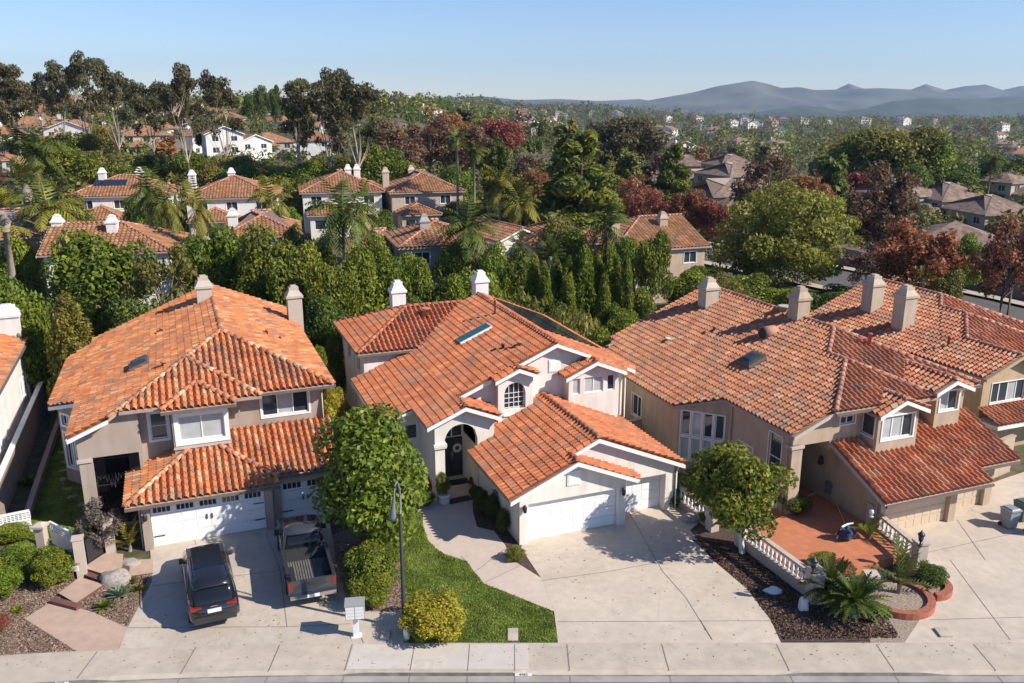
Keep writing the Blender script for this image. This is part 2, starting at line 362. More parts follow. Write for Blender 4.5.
def slab(bm, poly, th=.14, mi=0, drop=.03):
    "closed board slab under the tiles"
    P = [Vector(p) for p in poly]
    n = (P[1]-P[0]).cross(P[2]-P[0]).normalized()
    if n.z < 0: P.reverse(); n.negate()
    t = [bm.verts.new(p-Vector((0,0,drop))) for p in P]; b = [bm.verts.new(p-Vector((0,0,drop+th))) for p in P]
    bm.faces.new(t).material_index = mi; bm.faces.new(b[::-1]).material_index = mi
    for i in range(len(P)):
        j = (i+1)%len(P)
        bm.faces.new((b[i], b[j], t[j], t[i])).material_index = mi
def capline(bm, p, q, r=.13, up=.09, seg=.45):
    "overlapping half-round ridge tiles from p to q"
    p, q = Vector(p), Vector(q); d = q-p; L = d.length; d.normalize()
    if d.z > 0: pass
    s = d.cross(Vector((0,0,1))).normalized(); w = s.cross(d).normalized()
    lay = bm.faces.layers.float.get('tile') or bm.faces.layers.float.new('tile')
    k = max(1, round(L/seg)); rr = random.Random(int(abs(p.x*31+p.y*17))+k)
    for i in range(k):
        a = p+d*(L*i/k); b = p+d*(L*(i+1)/k+.04)
        ra, rb = (r*1.12, r*.9)
        val = rr.random()
        va = []; vb = []
        for t in range(7):
            an = math.pi*t/6
            va.append(bm.verts.new(a+s*math.cos(an)*ra+w*(math.sin(an)*ra*.95+up-.02)))
            vb.append(bm.verts.new(b+s*math.cos(an)*rb+w*(math.sin(an)*rb*.95+up-.03)))
        for t in range(6):
            f = bm.faces.new((va[t], va[t+1], vb[t+1], vb[t])); f[lay] = val; f.smooth = True
        f = bm.faces.new(va[::-1]); f[lay] = val
        f = bm.faces.new(vb); f[lay] = val
def board(bm, p, q, h=.2, w=.05, out=(0,0), mi=0, dz=-.03):
    "fascia / barge board hanging under the line p-q"
    p, q = Vector(p), Vector(q); d = (q-p); d.z = 0; d.normalize(); s = Vector((d.y, -d.x, 0))
    if Vector((out[0], out[1], 0)).dot(s) < 0: s.negate()
    P = [p+Vector((0,0,dz)), q+Vector((0,0,dz)), q+Vector((0,0,dz-h)), p+Vector((0,0,dz-h))]
    a = [bm.verts.new(x-s*.003) for x in P]; b = [bm.verts.new(x+s*w) for x in P]
    bm.faces.new(a); bm.faces.new(b[::-1])
    for i in range(4):
        j = (i+1)%4; bm.faces.new((a[i], b[i], b[j], a[j]))
def roof_part(parent, planes, caps=(), barges=(), gutters=(), tm='tile_a', cm='cap_a', fm='white', ns=8, pit=PIT, crs=CRS, hgt=.135, name='roof', th=.14, step=.075):
    bm = bmesh.new(); bm.faces.layers.float.new('tile')
    for poly, down in planes: tiles(bm, poly, down, pit, crs, ns, hgt, step)
    b2 = bmesh.new()
    rf = finish(name, bm, M[tm], parent)
    for poly, down in planes: slab(b2, poly, th)
    finish('roof_deck', b2, M['eaves'], rf)
    if caps:
        for p, q in caps:
            b3 = bmesh.new(); b3.faces.layers.float.new('tile'); capline(b3, p, q); finish('ridge_cap', b3, M[cm], rf)
    if barges:
        for p, q, o in barges:
            b4 = bmesh.new(); board(b4, p, q, .2, .045, o); finish('fascia', b4, M[fm], rf)
    if gutters:
        for p, q, o in gutters:
            b5 = bmesh.new(); board(b5, p, q, .12, .1, o, dz=-.05); finish('gutter', b5, M['gutter'], rf)
    return rf
def hip_planes(x0, x1, y0, y1, z, s=.417, axis='x', h0=True, h1=True):
    """hip/gable roof over a rectangle; h0/h1 = hipped at low/high end of the ridge axis. returns planes, caps, barges"""
    if axis == 'x':
        hw = (y1-y0)/2; yc = (y0+y1)/2; zr = z+s*hw
        a = (x0+(hw if h0 else 0), yc, zr); b = (x1-(hw if h1 else 0), yc, zr)
        A, B, Cc, D = (x0,y0,z), (x1,y0,z), (x1,y1,z), (x0,y1,z)
        pl = [([A,B,b,a],(0,-1)), ([Cc,D,a,b],(0,1))]
        if h0: pl.append(([D,A,a],(-1,0)))
        if h1: pl.append(([B,Cc,b],(1,0)))
        caps = [(a,b)] + ([(A,a),(D,a)] if h0 else []) + ([(B,b),(Cc,b)] if h1 else [])
        bar = ([] if h0 else [(A,a,(-1,0)),(D,a,(-1,0))]) + ([] if h1 else [(B,b,(1,0)),(Cc,b,(1,0))])
    else:
        hw = (x1-x0)/2; xc = (x0+x1)/2; zr = z+s*hw
        a = (xc, y0+(hw if h0 else 0), zr); b = (xc, y1-(hw if h1 else 0), zr)
        A, B, Cc, D = (x0,y0,z), (x1,y0,z), (x1,y1,z), (x0,y1,z)
        pl = [([D,A,a,b],(-1,0)), ([B,Cc,b,a],(1,0))]
        if h0: pl.append(([A,B,a],(0,-1)))
        if h1: pl.append(([Cc,D,b],(0,1)))
        caps = [(a,b)] + ([(A,a),(B,a)] if h0 else []) + ([(Cc,b),(D,b)] if h1 else [])
        bar = ([] if h0 else [(A,a,(0,-1)),(B,a,(0,-1))]) + ([] if h1 else [(D,b,(0,1)),(Cc,b,(0,1))])
    return pl, caps, bar
# ------------------------------------------------------------------ walls
def wseg(bm, p0, p1, zb, zt, ops=(), dep=.14, mi=0):
    """wall face from p0 to p1, outward normal to the right of travel; ops (u0,u1,z0,z1|fn)"""
    p0 = Vector((*p0, 0)); p1 = Vector((*p1, 0)); d = p1-p0; L = d.length; d.normalize(); n = Vector((d.y, -d.x, 0))
    zf = zt if callable(zt) else (lambda a, b: zt)
    us = {0., L}
    if callable(zt):
        k = max(2, int(L/.5))
        for i in range(k+1): us.add(L*i/k)
    for o in ops:
        us.add(o[0]); us.add(o[1])
        if callable(o[3]):
            for i in range(1, 14): us.add(o[0]+(o[1]-o[0])*i/14)
    us = sorted(u for u in us if -1e-6 <= u <= L+1e-6)
    def q(*ps):
        try: bm.faces.new([bm.verts.new(p) for p in ps]).material_index = mi
        except Exception: pass
    def P(u, z, k=0): return p0+d*u-n*(dep*k)+Vector((0,0,z))
    for a, b in zip(us[:-1], us[1:]):
        if b-a < 1e-5: continue
        m = (a+b)/2
        pa = p0+d*a; pb = p0+d*b
        ta, tb = zf(pa.x, pa.y), zf(pb.x, pb.y)
        cur = (zb, zb)
        for o in sorted([o for o in ops if o[0]-1e-6 < m < o[1]+1e-6], key=lambda o: o[2]):
            f = o[3] if callable(o[3]) else (lambda u, zz=o[3]: zz)
            if o[2] > cur[0]+1e-4: q(P(a,cur[0]), P(b,cur[1]), P(b,o[2]), P(a,o[2]))
            za, zb_ = f(a), f(b)
            q(P(a,za), P(b,zb_), P(b,zb_,1), P(a,za,1))
            q(P(a,o[2],1), P(b,o[2],1), P(b,o[2]), P(a,o[2]))
            cur = (za, zb_)
        q(P(a,cur[0]), P(b,cur[1]), P(b,max(tb,cur[1])), P(a,max(ta,cur[0])))
    for o in ops:
        f = o[3] if callable(o[3]) else (lambda u, zz=o[3]: zz)
        q(P(o[0],o[2]), P(o[0],f(o[0])), P(o[0],f(o[0]),1), P(o[0],o[2],1))
        q(P(o[1],o[2],1), P(o[1],f(o[1]),1), P(o[1],f(o[1])), P(o[1],o[2]))
def wtop(bm, pts, zt):
    pass
def local_T(p0, p1):
    "matrix: x along wall, y outward, z up"
    p0 = Vector((*p0, 0)); d = (Vector((*p1, 0))-p0).normalized(); n = Vector((d.y, -d.x, 0))
    return Matrix(((d.x, n.x, 0, p0.x), (d.y, n.y, 0, p0.y), (0,0,1,0), (0,0,0,1)))
def window(parent, p0, p1, u0, u1, z0, z1, nx=2, ny=1, dep=.14, trim=.0, blind=(), fm='white', name='window', arch=False, sill=False):
    "framed window set back in its opening; blind = set of pane columns with blinds drawn"
    T = local_T(p0, p1); bm = bmesh.new(); y1_ = -dep+.07; y0_ = -dep+.01; fw = .055
    bx(bm, u0, u0+fw, y0_, y1_, z0, z1, T=T); bx(bm, u1-fw, u1, y0_, y1_, z0, z1, T=T)
    bx(bm, u0+fw, u1-fw, y0_, y1_, z0, z0+fw, T=T); bx(bm, u0+fw, u1-fw, y0_, y1_, z1-fw, z1, T=T)
    for i in range(1, nx):
        u = u0+(u1-u0)*i/nx; bx(bm, u-.03, u+.03, y0_, y1_-.004, z0+fw, z1-fw, T=T)
    for j in range(1, ny):
        z = z0+(z1-z0)*j/ny; bx(bm, u0+fw, u1-fw, y0_, y1_-.008, z-.02, z+.02, T=T)
    if trim:
        t = trim
        bx(bm, u0-t, u0, 0.002, .04, z0-t, z1+t, T=T); bx(bm, u1, u1+t, 0.002, .04, z0-t, z1+t, T=T)
        bx(bm, u0, u1, 0.002, .04, z0-t, z0, T=T); bx(bm, u0, u1, 0.002, .04, z1, z1+t, T=T)
    if sill: bx(bm, u0-.12, u1+.12, .045, .12, z0-.12, z0-.03, T=T)
    w = finish(name, bm, M[fm], parent)
    b2 = bmesh.new()
    for i in range(nx):
        a = u0+(u1-u0)*i/nx; b = u0+(u1-u0)*(i+1)/nx
        q = [T @ Vector(p) for p in ((a, -dep+.03, z0), (b, -dep+.03, z0), (b, -dep+.03, z1), (a, -dep+.03, z1))]
        b2.faces.new([b2.verts.new(p) for p in q]).material_index = 1 if i in blind else 0
    finish('pane', b2, [M['glass'], M['glass_blind']], w)
    return w
def chimney(parent, x, y, z0, z1, w=.9, d=.9, m='white_stucco', name='chimney'):
    bm = bmesh.new(); h = z1
    bx(bm, x-w/2, x+w/2, y-d/2, y+d/2, z0, h-.75)
    bx(bm, x-w/2-.09, x+w/2+.09, y-d/2-.09, y+d/2+.09, h-.75, h-.6)
    bx(bm, x-w/2-.04, x+w/2+.04, y-d/2-.04, y+d/2+.04, h-.6, h-.25, top=.62)
    c = finish(name, bm, M[m], parent)
    b2 = bmesh.new()
    bx(b2, x-w*.33, x+w*.33, y-d*.33, y+d*.33, h-.25, h-.05); bx(b2, x-w*.2, x+w*.2, y-d*.2, y+d*.2, h-.048, h+.06)
    finish('chimney_cap', b2, M[m], c)
    return c
def garage_door(parent, p0, p1, u0, u1, z1, dep=.35, m='garage_white', rows=4, cols=8, lites=0):
    T = local_T(p0, p1); bm = bmesh.new(); y = -dep; H = z1/rows
    for r in range(rows):
        bx(bm, u0, u1, y-.04, y, r*H+.008, (r+1)*H-.008, T=T)
        W = (u1-u0)/cols
        for c in range(cols):
            if lites and r == rows-1: continue
            bx(bm, u0+c*W+.07, u0+(c+1)*W-.07, y+.001, y+.012, r*H+.07, (r+1)*H-.07, T=T, top=1)
    bx(bm, u0, u1, y-.06, y-.045, 0, z1, T=T)
    g_ = finish('garage_door', bm, M[m], parent)
    if lites:
        b2 = bmesh.new(); W = (u1-u0)/lites
        for k in range(lites):
            for q in range(4):
                a = u0+k*W+W*.12+q*W*.19
                bx(b2, a, a+W*.155, y+.002, y+.014, z1-H+.12, z1-.1, T=T)
        finish('window_row', b2, M['glass'], g_)
        b3 = bmesh.new(); c = (u0+u1)/2
        for sx in (-1, 1): bx(b3, c+sx*.12-.03, c+sx*.12+.03, y+.02, y+.06, 1.05, 1.3, T=T)
        bx(b3, u0+.05, u0+.55, y+.02, y+.035, .5, .55, T=T); bx(b3, u1-.55, u1-.05, y+.02, y+.035, .5, .55, T=T)
        bx(b3, u1-.55, u1-.05, y+.02, y+.035, 1.4, 1.45, T=T)
        finish('handle', b3, M['iron'], g_)
    return g_
def skylight(parent, c, u, v, wu, wv, m='skylight', h=.22, dome=True):
    "box skylight lying on a roof plane; u along eave, v upslope (unit vectors)"
    c, u, v = Vector(c), Vector(u).normalized(), Vector(v).normalized(); n = u.cross(v).normalized()
    if n.z < 0: n.negate()
    T = Matrix(((u.x,v.x,n.x,c.x),(u.y,v.y,n.y,c.y),(u.z,v.z,n.z,c.z),(0,0,0,1)))
    bm = bmesh.new(); bx(bm, -wu/2, wu/2, -wv/2, wv/2, -.1, h, T=T)
    s = finish('skylight', bm, M['gutter' if dome else 'white'], parent)
    b2 = bmesh.new()
    if dome:
        for i in range(4):
            k0, k1 = 1-.08*i*i*.35, 1-.08*(i+1)**2*.35
        bx(b2, -wu*.46, wu*.46, -wv*.46, wv*.46, h+.002, h+.1, T=T, top=.85); bx(b2, -wu*.37, wu*.37, -wv*.37, wv*.37, h+.102, h+.17, T=T, top=.6)
    else: bx(b2, -wu*.45, wu*.45, -wv*.47, wv*.47, h+.002, h+.03, T=T)
    finish('pane', b2, M[m], s); return s
def pipe(parent, x, y, z0, h, m='red_paint', r=.06, name='vent_pipe'):
    bm = bmesh.new(); lathe(bm, [(r,0),(r,h),(r*1.4,h),(r*1.4,h+.08)], 10, (x,y,z0)); return finish(name, bm, M[m], parent)
# ------------------------------------------------------------------ house frames
class Frame:
    def __init__(s, px, py, th):
        s.ox, s.oy = G(px, py); s.th = R(th); s.c, s.s = math.cos(s.th), math.sin(s.th)
    def L(s, X, Y): X -= s.ox; Y -= s.oy; return (X*s.c+Y*s.s, -X*s.s+Y*s.c)
    def W(s, a, b): return (s.ox+a*s.c-b*s.s, s.oy+a*s.s+b*s.c)
    def on_b(s, x, y, b0, key=1):
        lo, hi = -3., 20.
        F = lambda z: s.L(*G(x, y, z))[key]-b0
        for _ in range(50):
            m = (lo+hi)/2
            if (F(lo) < 0) != (F(m) < 0): hi = m
            else: lo = m
        a, b = s.L(*G(x, y, lo)); return (a if key else b), lo
    def on_a(s, x, y, a0): return s.on_b(x, y, a0, 0)
S = .417
F1 = Frame(145.5, 551, 21.5); F2 = Frame(519.5, 545.3, 21.1); F3 = Frame(864+105/6.4, 450+560/6.4, 21.1)
def poly(pts, zf): return [(a, b, zf(a, b)) for a, b in pts]

# ================================================================== centre house
H2 = empty('stucco_house', (F2.ox, F2.oy, 0), F2.th, 'white stucco two-storey house with red tiled gables and an arched entry behind the curved lawn', 'house')
def zl(a, b=0): return 4.5+S*(a+2.98)
def zr(a, b=0): return zl(5.1)-S*(a-5.1)
def zg(a, b=0): return 2.65+.43*(a+.65)
def zgr(a, b=0): return zg(4.4)-.43*(a-4.4)
def zgl(a, b=0): return zg(2.86)-.43*(a-2.86)
def zpr(a, b=0): return zl(-.85)-S*(a+.85)
def zar(a, b=0): return zl(2.6)-S*(a-2.6)
mainp = [(poly([(-4.75,8.7),(-2.98,8.7),(-2.98,17.2),(-4.75,17.2)], zl), (-1,0)),
 (poly([(-2.98,5.65),(-.85,5.65),(-.85,20.9),(-2.98,20.9)], zl), (-1,0)),
 (poly([(-.85,7.2),(5.1,7.2),(5.1,20.9),(-.85,20.9)], zl), (-1,0)),
 (poly([(1.2,6.65),(2.6,6.65),(2.6,7.2),(1.2,7.2)], zl), (-1,0)),
 (poly([(2.6,6.65),(3.85,6.65),(3.85,7.75),(2.6,7.75)], zar), (1,0)),
 (poly([(-.85,5.65),(1.2,5.65),(1.2,7.75),(-.85,7.75)], zpr), (1,0)),
 (poly([(5.1,7.2),(10.15,7.2),(10.15,20.9),(5.1,20.9)], zr), (1,0))]
v = lambda f, a, b: (a, b, f(a, b))
roof_part(H2, mainp,
 caps=[(v(zl,5.1,7.2), v(zl,5.1,20.9)), (v(zl,-.85,5.6), v(zl,-.85,6.3)), (v(zl,2.6,6.6), v(zl,2.6,7.3))],
 barges=[(v(zl,-4.75,8.7), v(zl,-2.98,8.7),(0,-1)), (v(zl,-2.98,5.65), v(zl,-.85,5.65),(0,-1)), (v(zpr,-.85,5.65), v(zpr,1.2,5.65),(0,-1)), (v(zl,-.85,7.2), v(zl,1.2,7.2),(0,-1)),
         (v(zl,1.2,6.65), v(zl,2.6,6.65),(0,-1)), (v(zar,2.6,6.65), v(zar,3.85,6.65),(0,-1)), (v(zl,2.6,7.2), v(zl,5.1,7.2),(0,-1)), (v(zr,5.1,7.2), v(zr,10.15,7.2),(0,-1)), (v(zl,-4.75,17.2), v(zl,-4.75,8.7),(-1,0))],
 tm='tile_b', cm='cap_b')
gp = [(poly([(-.65,-.45),(.95,-.45),(.95,6.06),(-.65,6.06)], zg), (-1,0)), (poly([(.95,-.45),(2.86,-.45),(2.86,7.66),(.95,7.66)], zg), (-1,0)),
 (poly([(2.86,.4),(4.4,.4),(4.4,7.66),(2.86,7.66)], zg), (-1,0)), (poly([(4.4,.4),(9.5,.4),(9.5,7.66),(4.4,7.66)], zgr), (1,0)),
 (poly([(2.86,-.45),(6.4,-.45),(6.4,.68),(2.86,.68)], zgl), (1,0))]
roof_part(H2, gp, caps=[(v(zg,4.4,.35), v(zg,4.4,7.66)), (v(zg,2.86,-.5), v(zg,2.86,.4))],
 barges=[(v(zg,-.65,-.45), v(zg,2.86,-.45),(0,-1)), (v(zgl,2.86,-.45), v(zgl,6.4,-.45),(0,-1)), (v(zg,2.86,.4), v(zg,4.4,.4),(0,-1)), (v(zgr,4.4,.4), v(zgr,9.5,.4),(0,-1))],
 tm='tile_b', cm='cap_b', name='garage_roof')
bz = 5.95; bp, bc, bb = hip_planes(5.4, 9.25, 6.55, 7.72, bz, S, 'y', False, False)
roof_part(H2, bp, bc[:1], [b for b in bb if b[2] == (0,-1)], tm='tile_b', cm='cap_b', name='bay_roof')
wp, wc, wb = hip_planes(-4.4, 5.3, 16.6, 25.2, 5.6, S, 'x', True, False)
roof_part(H2, wp, [((-.1,20.9,7.39),(3.9,20.9,7.39))]+wc[1:], (), [((-4.4,16.6,5.6),(1.2,16.6,5.6),(0,-1))], tm='tile_b', cm='cap_b', name='wing_roof')
# walls
bm = bmesh.new(); d = .17
zlw = lambda a, b: zl(a)-d; zrw = lambda a, b: zr(a)-d
wseg(bm, (0,8.8), (0,0), -.1, 2.76)
def zgar(a, b): return min(zg(a), zgl(a))-d
wseg(bm, (0,0), (5.8,0), -.1, zgar, [(.45,5.4,-.1,2.12)], .35)
wseg(bm, (5.8,0), (5.8,.7), -.1, 2.72)
def zgar2(a, b): return min(zg(a), zgr(a))-d
wseg(bm, (2.9,.7), (9.05,.7), -.1, zgar2, [(3.3,5.65,-.1,2.12)], .6)
wseg(bm, (9.05,.7), (9.05,7.7), -.1, 2.6)
# porch
def archf(u, c=1.47, r=.93, zs=3.35): return zs+math.sqrt(max(0, r*r-(u-c)**2))
def zporch(a, b): return min(zl(a), zpr(a))-d
wseg(bm, (-2.45,6.1), (.92,6.1), 0, zporch, [(.54,2.4,0,archf)], .38)
wseg(bm, (-2.45,9.1), (-2.45,6.1), -.1, 4.55)
wseg(bm, (.92,6.1), (.92,7.7), 2.5, 4.5)
wo = [(1.0,1.75,2.55,3.45)]
wseg(bm, (-4.35,9.1), (-2.45,9.1), -.1, zlw, wo)
wseg(bm, (-2.45,8.8), (0.02,8.8), -.1, 4.3, [(1.1,2.42,-.1,3.15)], .12)
wseg(bm, (-4.35,17), (-4.35,9.1), -.1, 3.74, [(2.0,3.2,2.2,3.3)])
# main gable wall
wseg(bm, (-.9,7.7), (.92,7.7), 4.3, zlw)
wseg(bm, (.92,7.7), (9.6,7.7), 2.4, lambda a, b: min(zl(a), zr(a))-d)
wseg(bm, (1.5,7.05), (3.6,7.05), 3.2, lambda a, b: min(zl(a), zar(a))-d, [(.35,1.65,4.35,lambda u: 5.25+math.sqrt(max(0, .65**2-(u-1.0)**2)))], .3)
wseg(bm, (1.5,7.7), (1.5,7.05), 3.2, 6.2); wseg(bm, (3.6,7.05), (3.6,7.7), 3.2, 6.2)
wseg(bm, (9.6,7.7), (9.6,20.5), -.1, zr(9.6)-d, [(3,4.5,3.6,4.8),(8,9.5,3.6,4.8)])
wseg(bm, (9.6,20.5), (3.5,20.5), -.1, lambda a, b: min(zl(a), zr(a))-d)
# bay
by0, bx0, bx1 = 7.0, 5.78, 8.95
def zbay(a, b): return bz+S*(min(a-5.4, 9.25-a))-d
wseg(bm, (bx0,by0), (bx1,by0), 2.75, zbay, [(.22,.72,4.75,5.7),(.98,2.2,4.75,5.7),(2.46,2.95,4.75,5.7)])
wseg(bm, (bx0,7.7), (bx0,by0), 2.75, 5.95); wseg(bm, (bx1,by0), (bx1,7.7), 2.75, 5.95)
# wing
wseg(bm, (-3.95,24.8), (-3.95,17.0), -.1, 5.5, [(2.2,3.4,3.8,4.9),(5.6,6.6,3.8,4.9)])
wseg(bm, (-3.95,17.0), (1.2,17.0), 3.4, 5.5)
wseg(bm, (3.5,24.8), (-3.95,24.8), -.1, 5.5)
finish('wall', bm, M['white_stucco'], H2)
# eaves beam and arch mouldings
bm = bmesh.new(); bx(bm, -2.51,-1.83, 5.99,6.46, 3.05,3.14); bx(bm, -2.53,-1.81, 5.97,6.48, 3.142,3.3); finish('moulding', bm, M['white_stucco'], H2)
for (p0, p1, u0, u1, z0, z1, nx, ny, bl) in [((-4.35,9.1),(-2.45,9.1),1.0,1.75,2.55,3.45,1,1,()), ((-4.35,17),(-4.35,9.1),2.0,3.2,2.2,3.3,2,1,()),
   ((bx0,by0),(bx1,by0),.22,.72,4.75,5.7,1,1,(0,)), ((bx0,by0),(bx1,by0),.98,2.2,4.75,5.7,2,1,(0,1)), ((bx0,by0),(bx1,by0),2.46,2.95,4.75,5.7,1,1,()),
   ((9.6,7.7),(9.6,20.5),3,4.5,3.6,4.8,2,1,(0,)), ((9.6,7.7),(9.6,20.5),8,9.5,3.6,4.8,2,1,(1,)), ((-3.95,24.8),(-3.95,17.0),2.2,3.4,3.8,4.9,2,1,()), ((-3.95,24.8),(-3.95,17.0),5.6,6.6,3.8,4.9,2,1,())]:
    window(H2, p0, p1, u0, u1, z0, z1, nx, ny, blind=bl)
# arched window with grille
T = local_T((1.5,7.05), (3.6,7.05)); bm = bmesh.new()
for i in range(5): bx(bm, .42+i*.29-.015, .42+i*.29+.015, -.22,-.19, 4.36, 5.25+math.sqrt(max(0,.42-(i*.29-.58)**2)), T=T)
for j in range(4): bx(bm, .36, 1.64, -.225,-.195, 4.4+j*.28, 4.43+j*.28, T=T)
w_ = finish('arched_window', bm, M['white'], H2)
bm = bmesh.new(); pts = [(.35,4.35),(1.65,4.35)]+[(1.0+.65*math.cos(t*math.pi/12), 5.25+.65*math.sin(t*math.pi/12)) for t in range(13)]
bm.faces.new([bm.verts.new(T @ Vector((u, -.26, z))) for u, z in pts]); finish('pane', bm, M['glass'], w_)
bm = bmesh.new(); bx(bm, .3,1.7,.003,.1,4.0,4.08, T=T); finish('window_ledge', bm, M['white_stucco'], H2)
# attic vents
for (p0, p1, u, z) in [((0,0),(5.8,0),2.86,2.75), ((.92,7.7),(9.6,7.7),4.25,6.05)]:
    T = local_T(p0, p1); bm = bmesh.new(); bx(bm, u-.36, u+.36, .003, .05, z, z+.75, T=T)
    for k in range(7): bx(bm, u-.3, u+.3, .052, .07, z+.06+k*.09, z+.11+k*.09, T=T)
    finish('attic_vent', bm, M['white'], H2)
# entry doors
T = local_T((-2.45,8.8), (0.02,8.8)); bm = bmesh.new()
bx(bm, 1.12,1.75,-.16,-.1,0,2.4,T=T); bx(bm, 1.77,2.4,-.16,-.1,0,2.4,T=T)
for u in (1.2,1.85):
    bx(bm, u,u+.46,-.098,-.07,.2,.95,T=T,top=.9); bx(bm, u,u+.46,-.098,-.07,1.1,2.2,T=T,top=.9)
dr = finish('front_door', bm, M['door'], H2)
bm = bmesh.new(); lathe(bm, [(.015,0),(.015,.7)], 6, (T @ Vector((1.72,-.04,.9)))[:]); lathe(bm, [(.015,0),(.015,.7)], 6, (T @ Vector((1.80,-.04,.9)))[:]); finish('handle', bm, M['brass'], dr)
bm = bmesh.new()
for k in range(20):
    a0 = k*math.pi/10; cx_, cz_ = 2.08+.2*math.cos(a0), 1.75+.2*math.sin(a0); bx(bm, cx_-.06,cx_+.06,-.05,.0,cz_-.06,cz_+.06,T=T)
finish('wreath', bm, M['white'], dr)
window(H2, (-2.45,8.8), (0.02,8.8), 1.1, 2.42, 2.45, 3.15, 2, 1, dep=.12)
garage_door(H2, (0,0), (5.8,0), .47, 5.38, 2.12, .3, cols=8)
garage_door(H2, (2.9,.7), (9.05,.7), 3.32, 5.63, 2.12, .55, cols=4)
for u, f_ in ((.22,0), (5.6,0)):
    bm = bmesh.new(); lathe(bm, [(.02,0),(.09,.06),(.11,.3),(.06,.38),(.02,.46)], 8, (u, -.16, 1.75)); bx(bm, u-.03,u+.03,-.16,.0,2.05,2.1); finish('wall_lantern', bm, M['iron'], H2)
# chimneys, skylight, solar, vents
a_, z_ = F2.on_b(397, 281, 22.3); chimney(H2, a_, 22.3, 5.5, z_, .95, .9, 'bright_stucco')
a_, z_ = F2.on_b(480, 271, 21.9); chimney(H2, a_, 21.9, 5.5, z_, .95, .9, 'bright_stucco')
u_ = Vector((0,1,0)); v_ = Vector((1,0,S)).normalized()
skylight(H2, (2.55,14.15,zl(2.55)+.08), u_, v_, .95, 2.25, 'skylight_teal', .14, False)
bm = bmesh.new()
vs = Vector((1,0,-S)).normalized(); ns_ = Vector((S,0,1)).normalized()
for i in range(9):
    for j in range(2):
        c = Vector((6.6+j*1.95, 11.0+i*1.03, zr(6.6+j*1.95)))+ns_*.2
        T = Matrix(((vs.x,0,ns_.x,c.x),(0,1,0,c.y),(vs.z,0,ns_.z,c.z),(0,0,0,1))); bx(bm, -.95,.95,-.49,.49,-.02,.02,T=T)
finish('solar_panels', bm, M['solar'], H2)
pipe(H2, 4.45, 15.6, zl(4.45), 1.0, 'cap_c'); pipe(H2, 2.9, 10.0, zl(2.9), .35, 'gutter', .09); pipe(H2, 3.6, 9.2, zl(3.6), .3, 'mortar', .12); pipe(H2, .9, 19.6, 7.0, .45, 'mortar', .22)

# ================================================================== left house
H1 = empty('stucco_house', (F1.ox, F1.oy, 0), F1.th, 'taupe stucco house with mottled orange tiles behind the black car and grey pickup', 'house')
def z1(a, b=0): return 8.5-S*(4.75-a)
def z1r(a, b=0): return 8.5-S*(a-4.75)
def z1f(a, b): return 8.5-S*(8.35-b)
def z1f2(a, b): return 7.69-S*(6.15-b)
def z1g(a, b): return 2.5+S*(b+.25)
def z1gl(a, b): return 2.5+S*(a+.66)
pl = [(poly([(-3.0,2.5),(-1.1,2.5),(4.75,8.35),(4.75,21.7),(-3,21.7)], z1), (-1,0)),
 (poly([(-3,8.2),(-3,20.6),(-4.5,19.6),(-4.65,10.2)], z1), (-1,0)),
 (poly([(4.75,8.35),(10,3.1),(10,21.7),(4.75,21.7)], z1r), (1,0)),
 (poly([(4.75,8.35),(-.5,3.1),(10,3.1)], z1f), (0,-1)),
 (poly([(2.8,6.15),(-.6,2.75),(6.2,2.75)], z1f2), (0,-1)),
 ([(3.1,4.1,6.93),(1.3,2.3,6.18),(4.9,2.3,6.18)], (0,-1)), ([(3.1,4.1,6.93),(4.9,2.3,6.18),(4.9,4.1,6.18)], (1,0)), ([(3.1,4.1,6.93),(1.3,4.1,6.18),(1.3,2.3,6.18)], (-1,0))]
roof_part(H1, pl, caps=[((4.75,8.35,8.5),(4.75,21.7,8.5)), ((-1.1,2.5,z1(-1.1)),(4.75,8.35,8.5)), ((10,3.1,6.31),(4.75,8.35,8.5)), ((6.2,2.75,z1f2(0,2.75)),(2.8,6.15,7.69)),
   ((1.3,2.3,6.2),(3.1,4.1,6.95)), ((4.9,2.3,6.2),(3.1,4.1,6.95))],
 barges=[((-3,2.5,z1(-3)),(-1.1,2.5,z1(-1.1)),(0,-1)), ((-3,8.2,z1(-3)),(-3,2.5,z1(-3)),(-1,0)), ((-3,8.2,z1(-3)),(-4.65,10.2,z1(-4.65)),(-.7,-.7)), ((-4.65,10.2,z1(-4.65)),(-4.5,19.6,z1(-4.5)),(-1,0))],
 gutters=[((10,3.1,6.31),(6.2,3.1,6.31),(0,-1)), ((4.9,2.3,6.18),(1.3,2.3,6.18),(0,-1)), ((10,3.1,6.31),(10,21.7,6.31),(1,0))], tm='tile_a', cm='cap_a')
roof_part(H1, [(poly([(-.66,-.25),(6.5,-.25),(6.5,3.85),(3.44,3.85)], z1g), (0,-1)), (poly([(6.5,.3),(9.75,.3),(9.75,3.85),(6.5,3.85)], z1g), (0,-1)),
   (poly([(-.66,-.25),(3.44,3.85),(-.66,3.85)], z1gl), (-1,0))],
 caps=[((-.66,-.25,2.5),(2.4,2.81,3.78)), ((6.5,.15,2.7),(3.9,2.75,3.79))], barges=[((9.75,.3,2.73),(9.75,3.85,4.2),(1,0))], gutters=[((-.66,-.25,2.5),(6.5,-.25,2.5),(0,-1)), ((6.5,.3,2.73),(9.75,.3,2.73),(0,-1))], tm='tile_a', cm='cap_a', name='garage_roof')
bm = bmesh.new()
wseg(bm, (0,3.9), (0,0), -.1, 2.55)
wseg(bm, (0,0), (6.1,0), -.1, 2.45, [(.38,5.75,-.1,2.2)], .35)
wseg(bm, (6.1,0), (6.1,.4), -.1, 2.45)
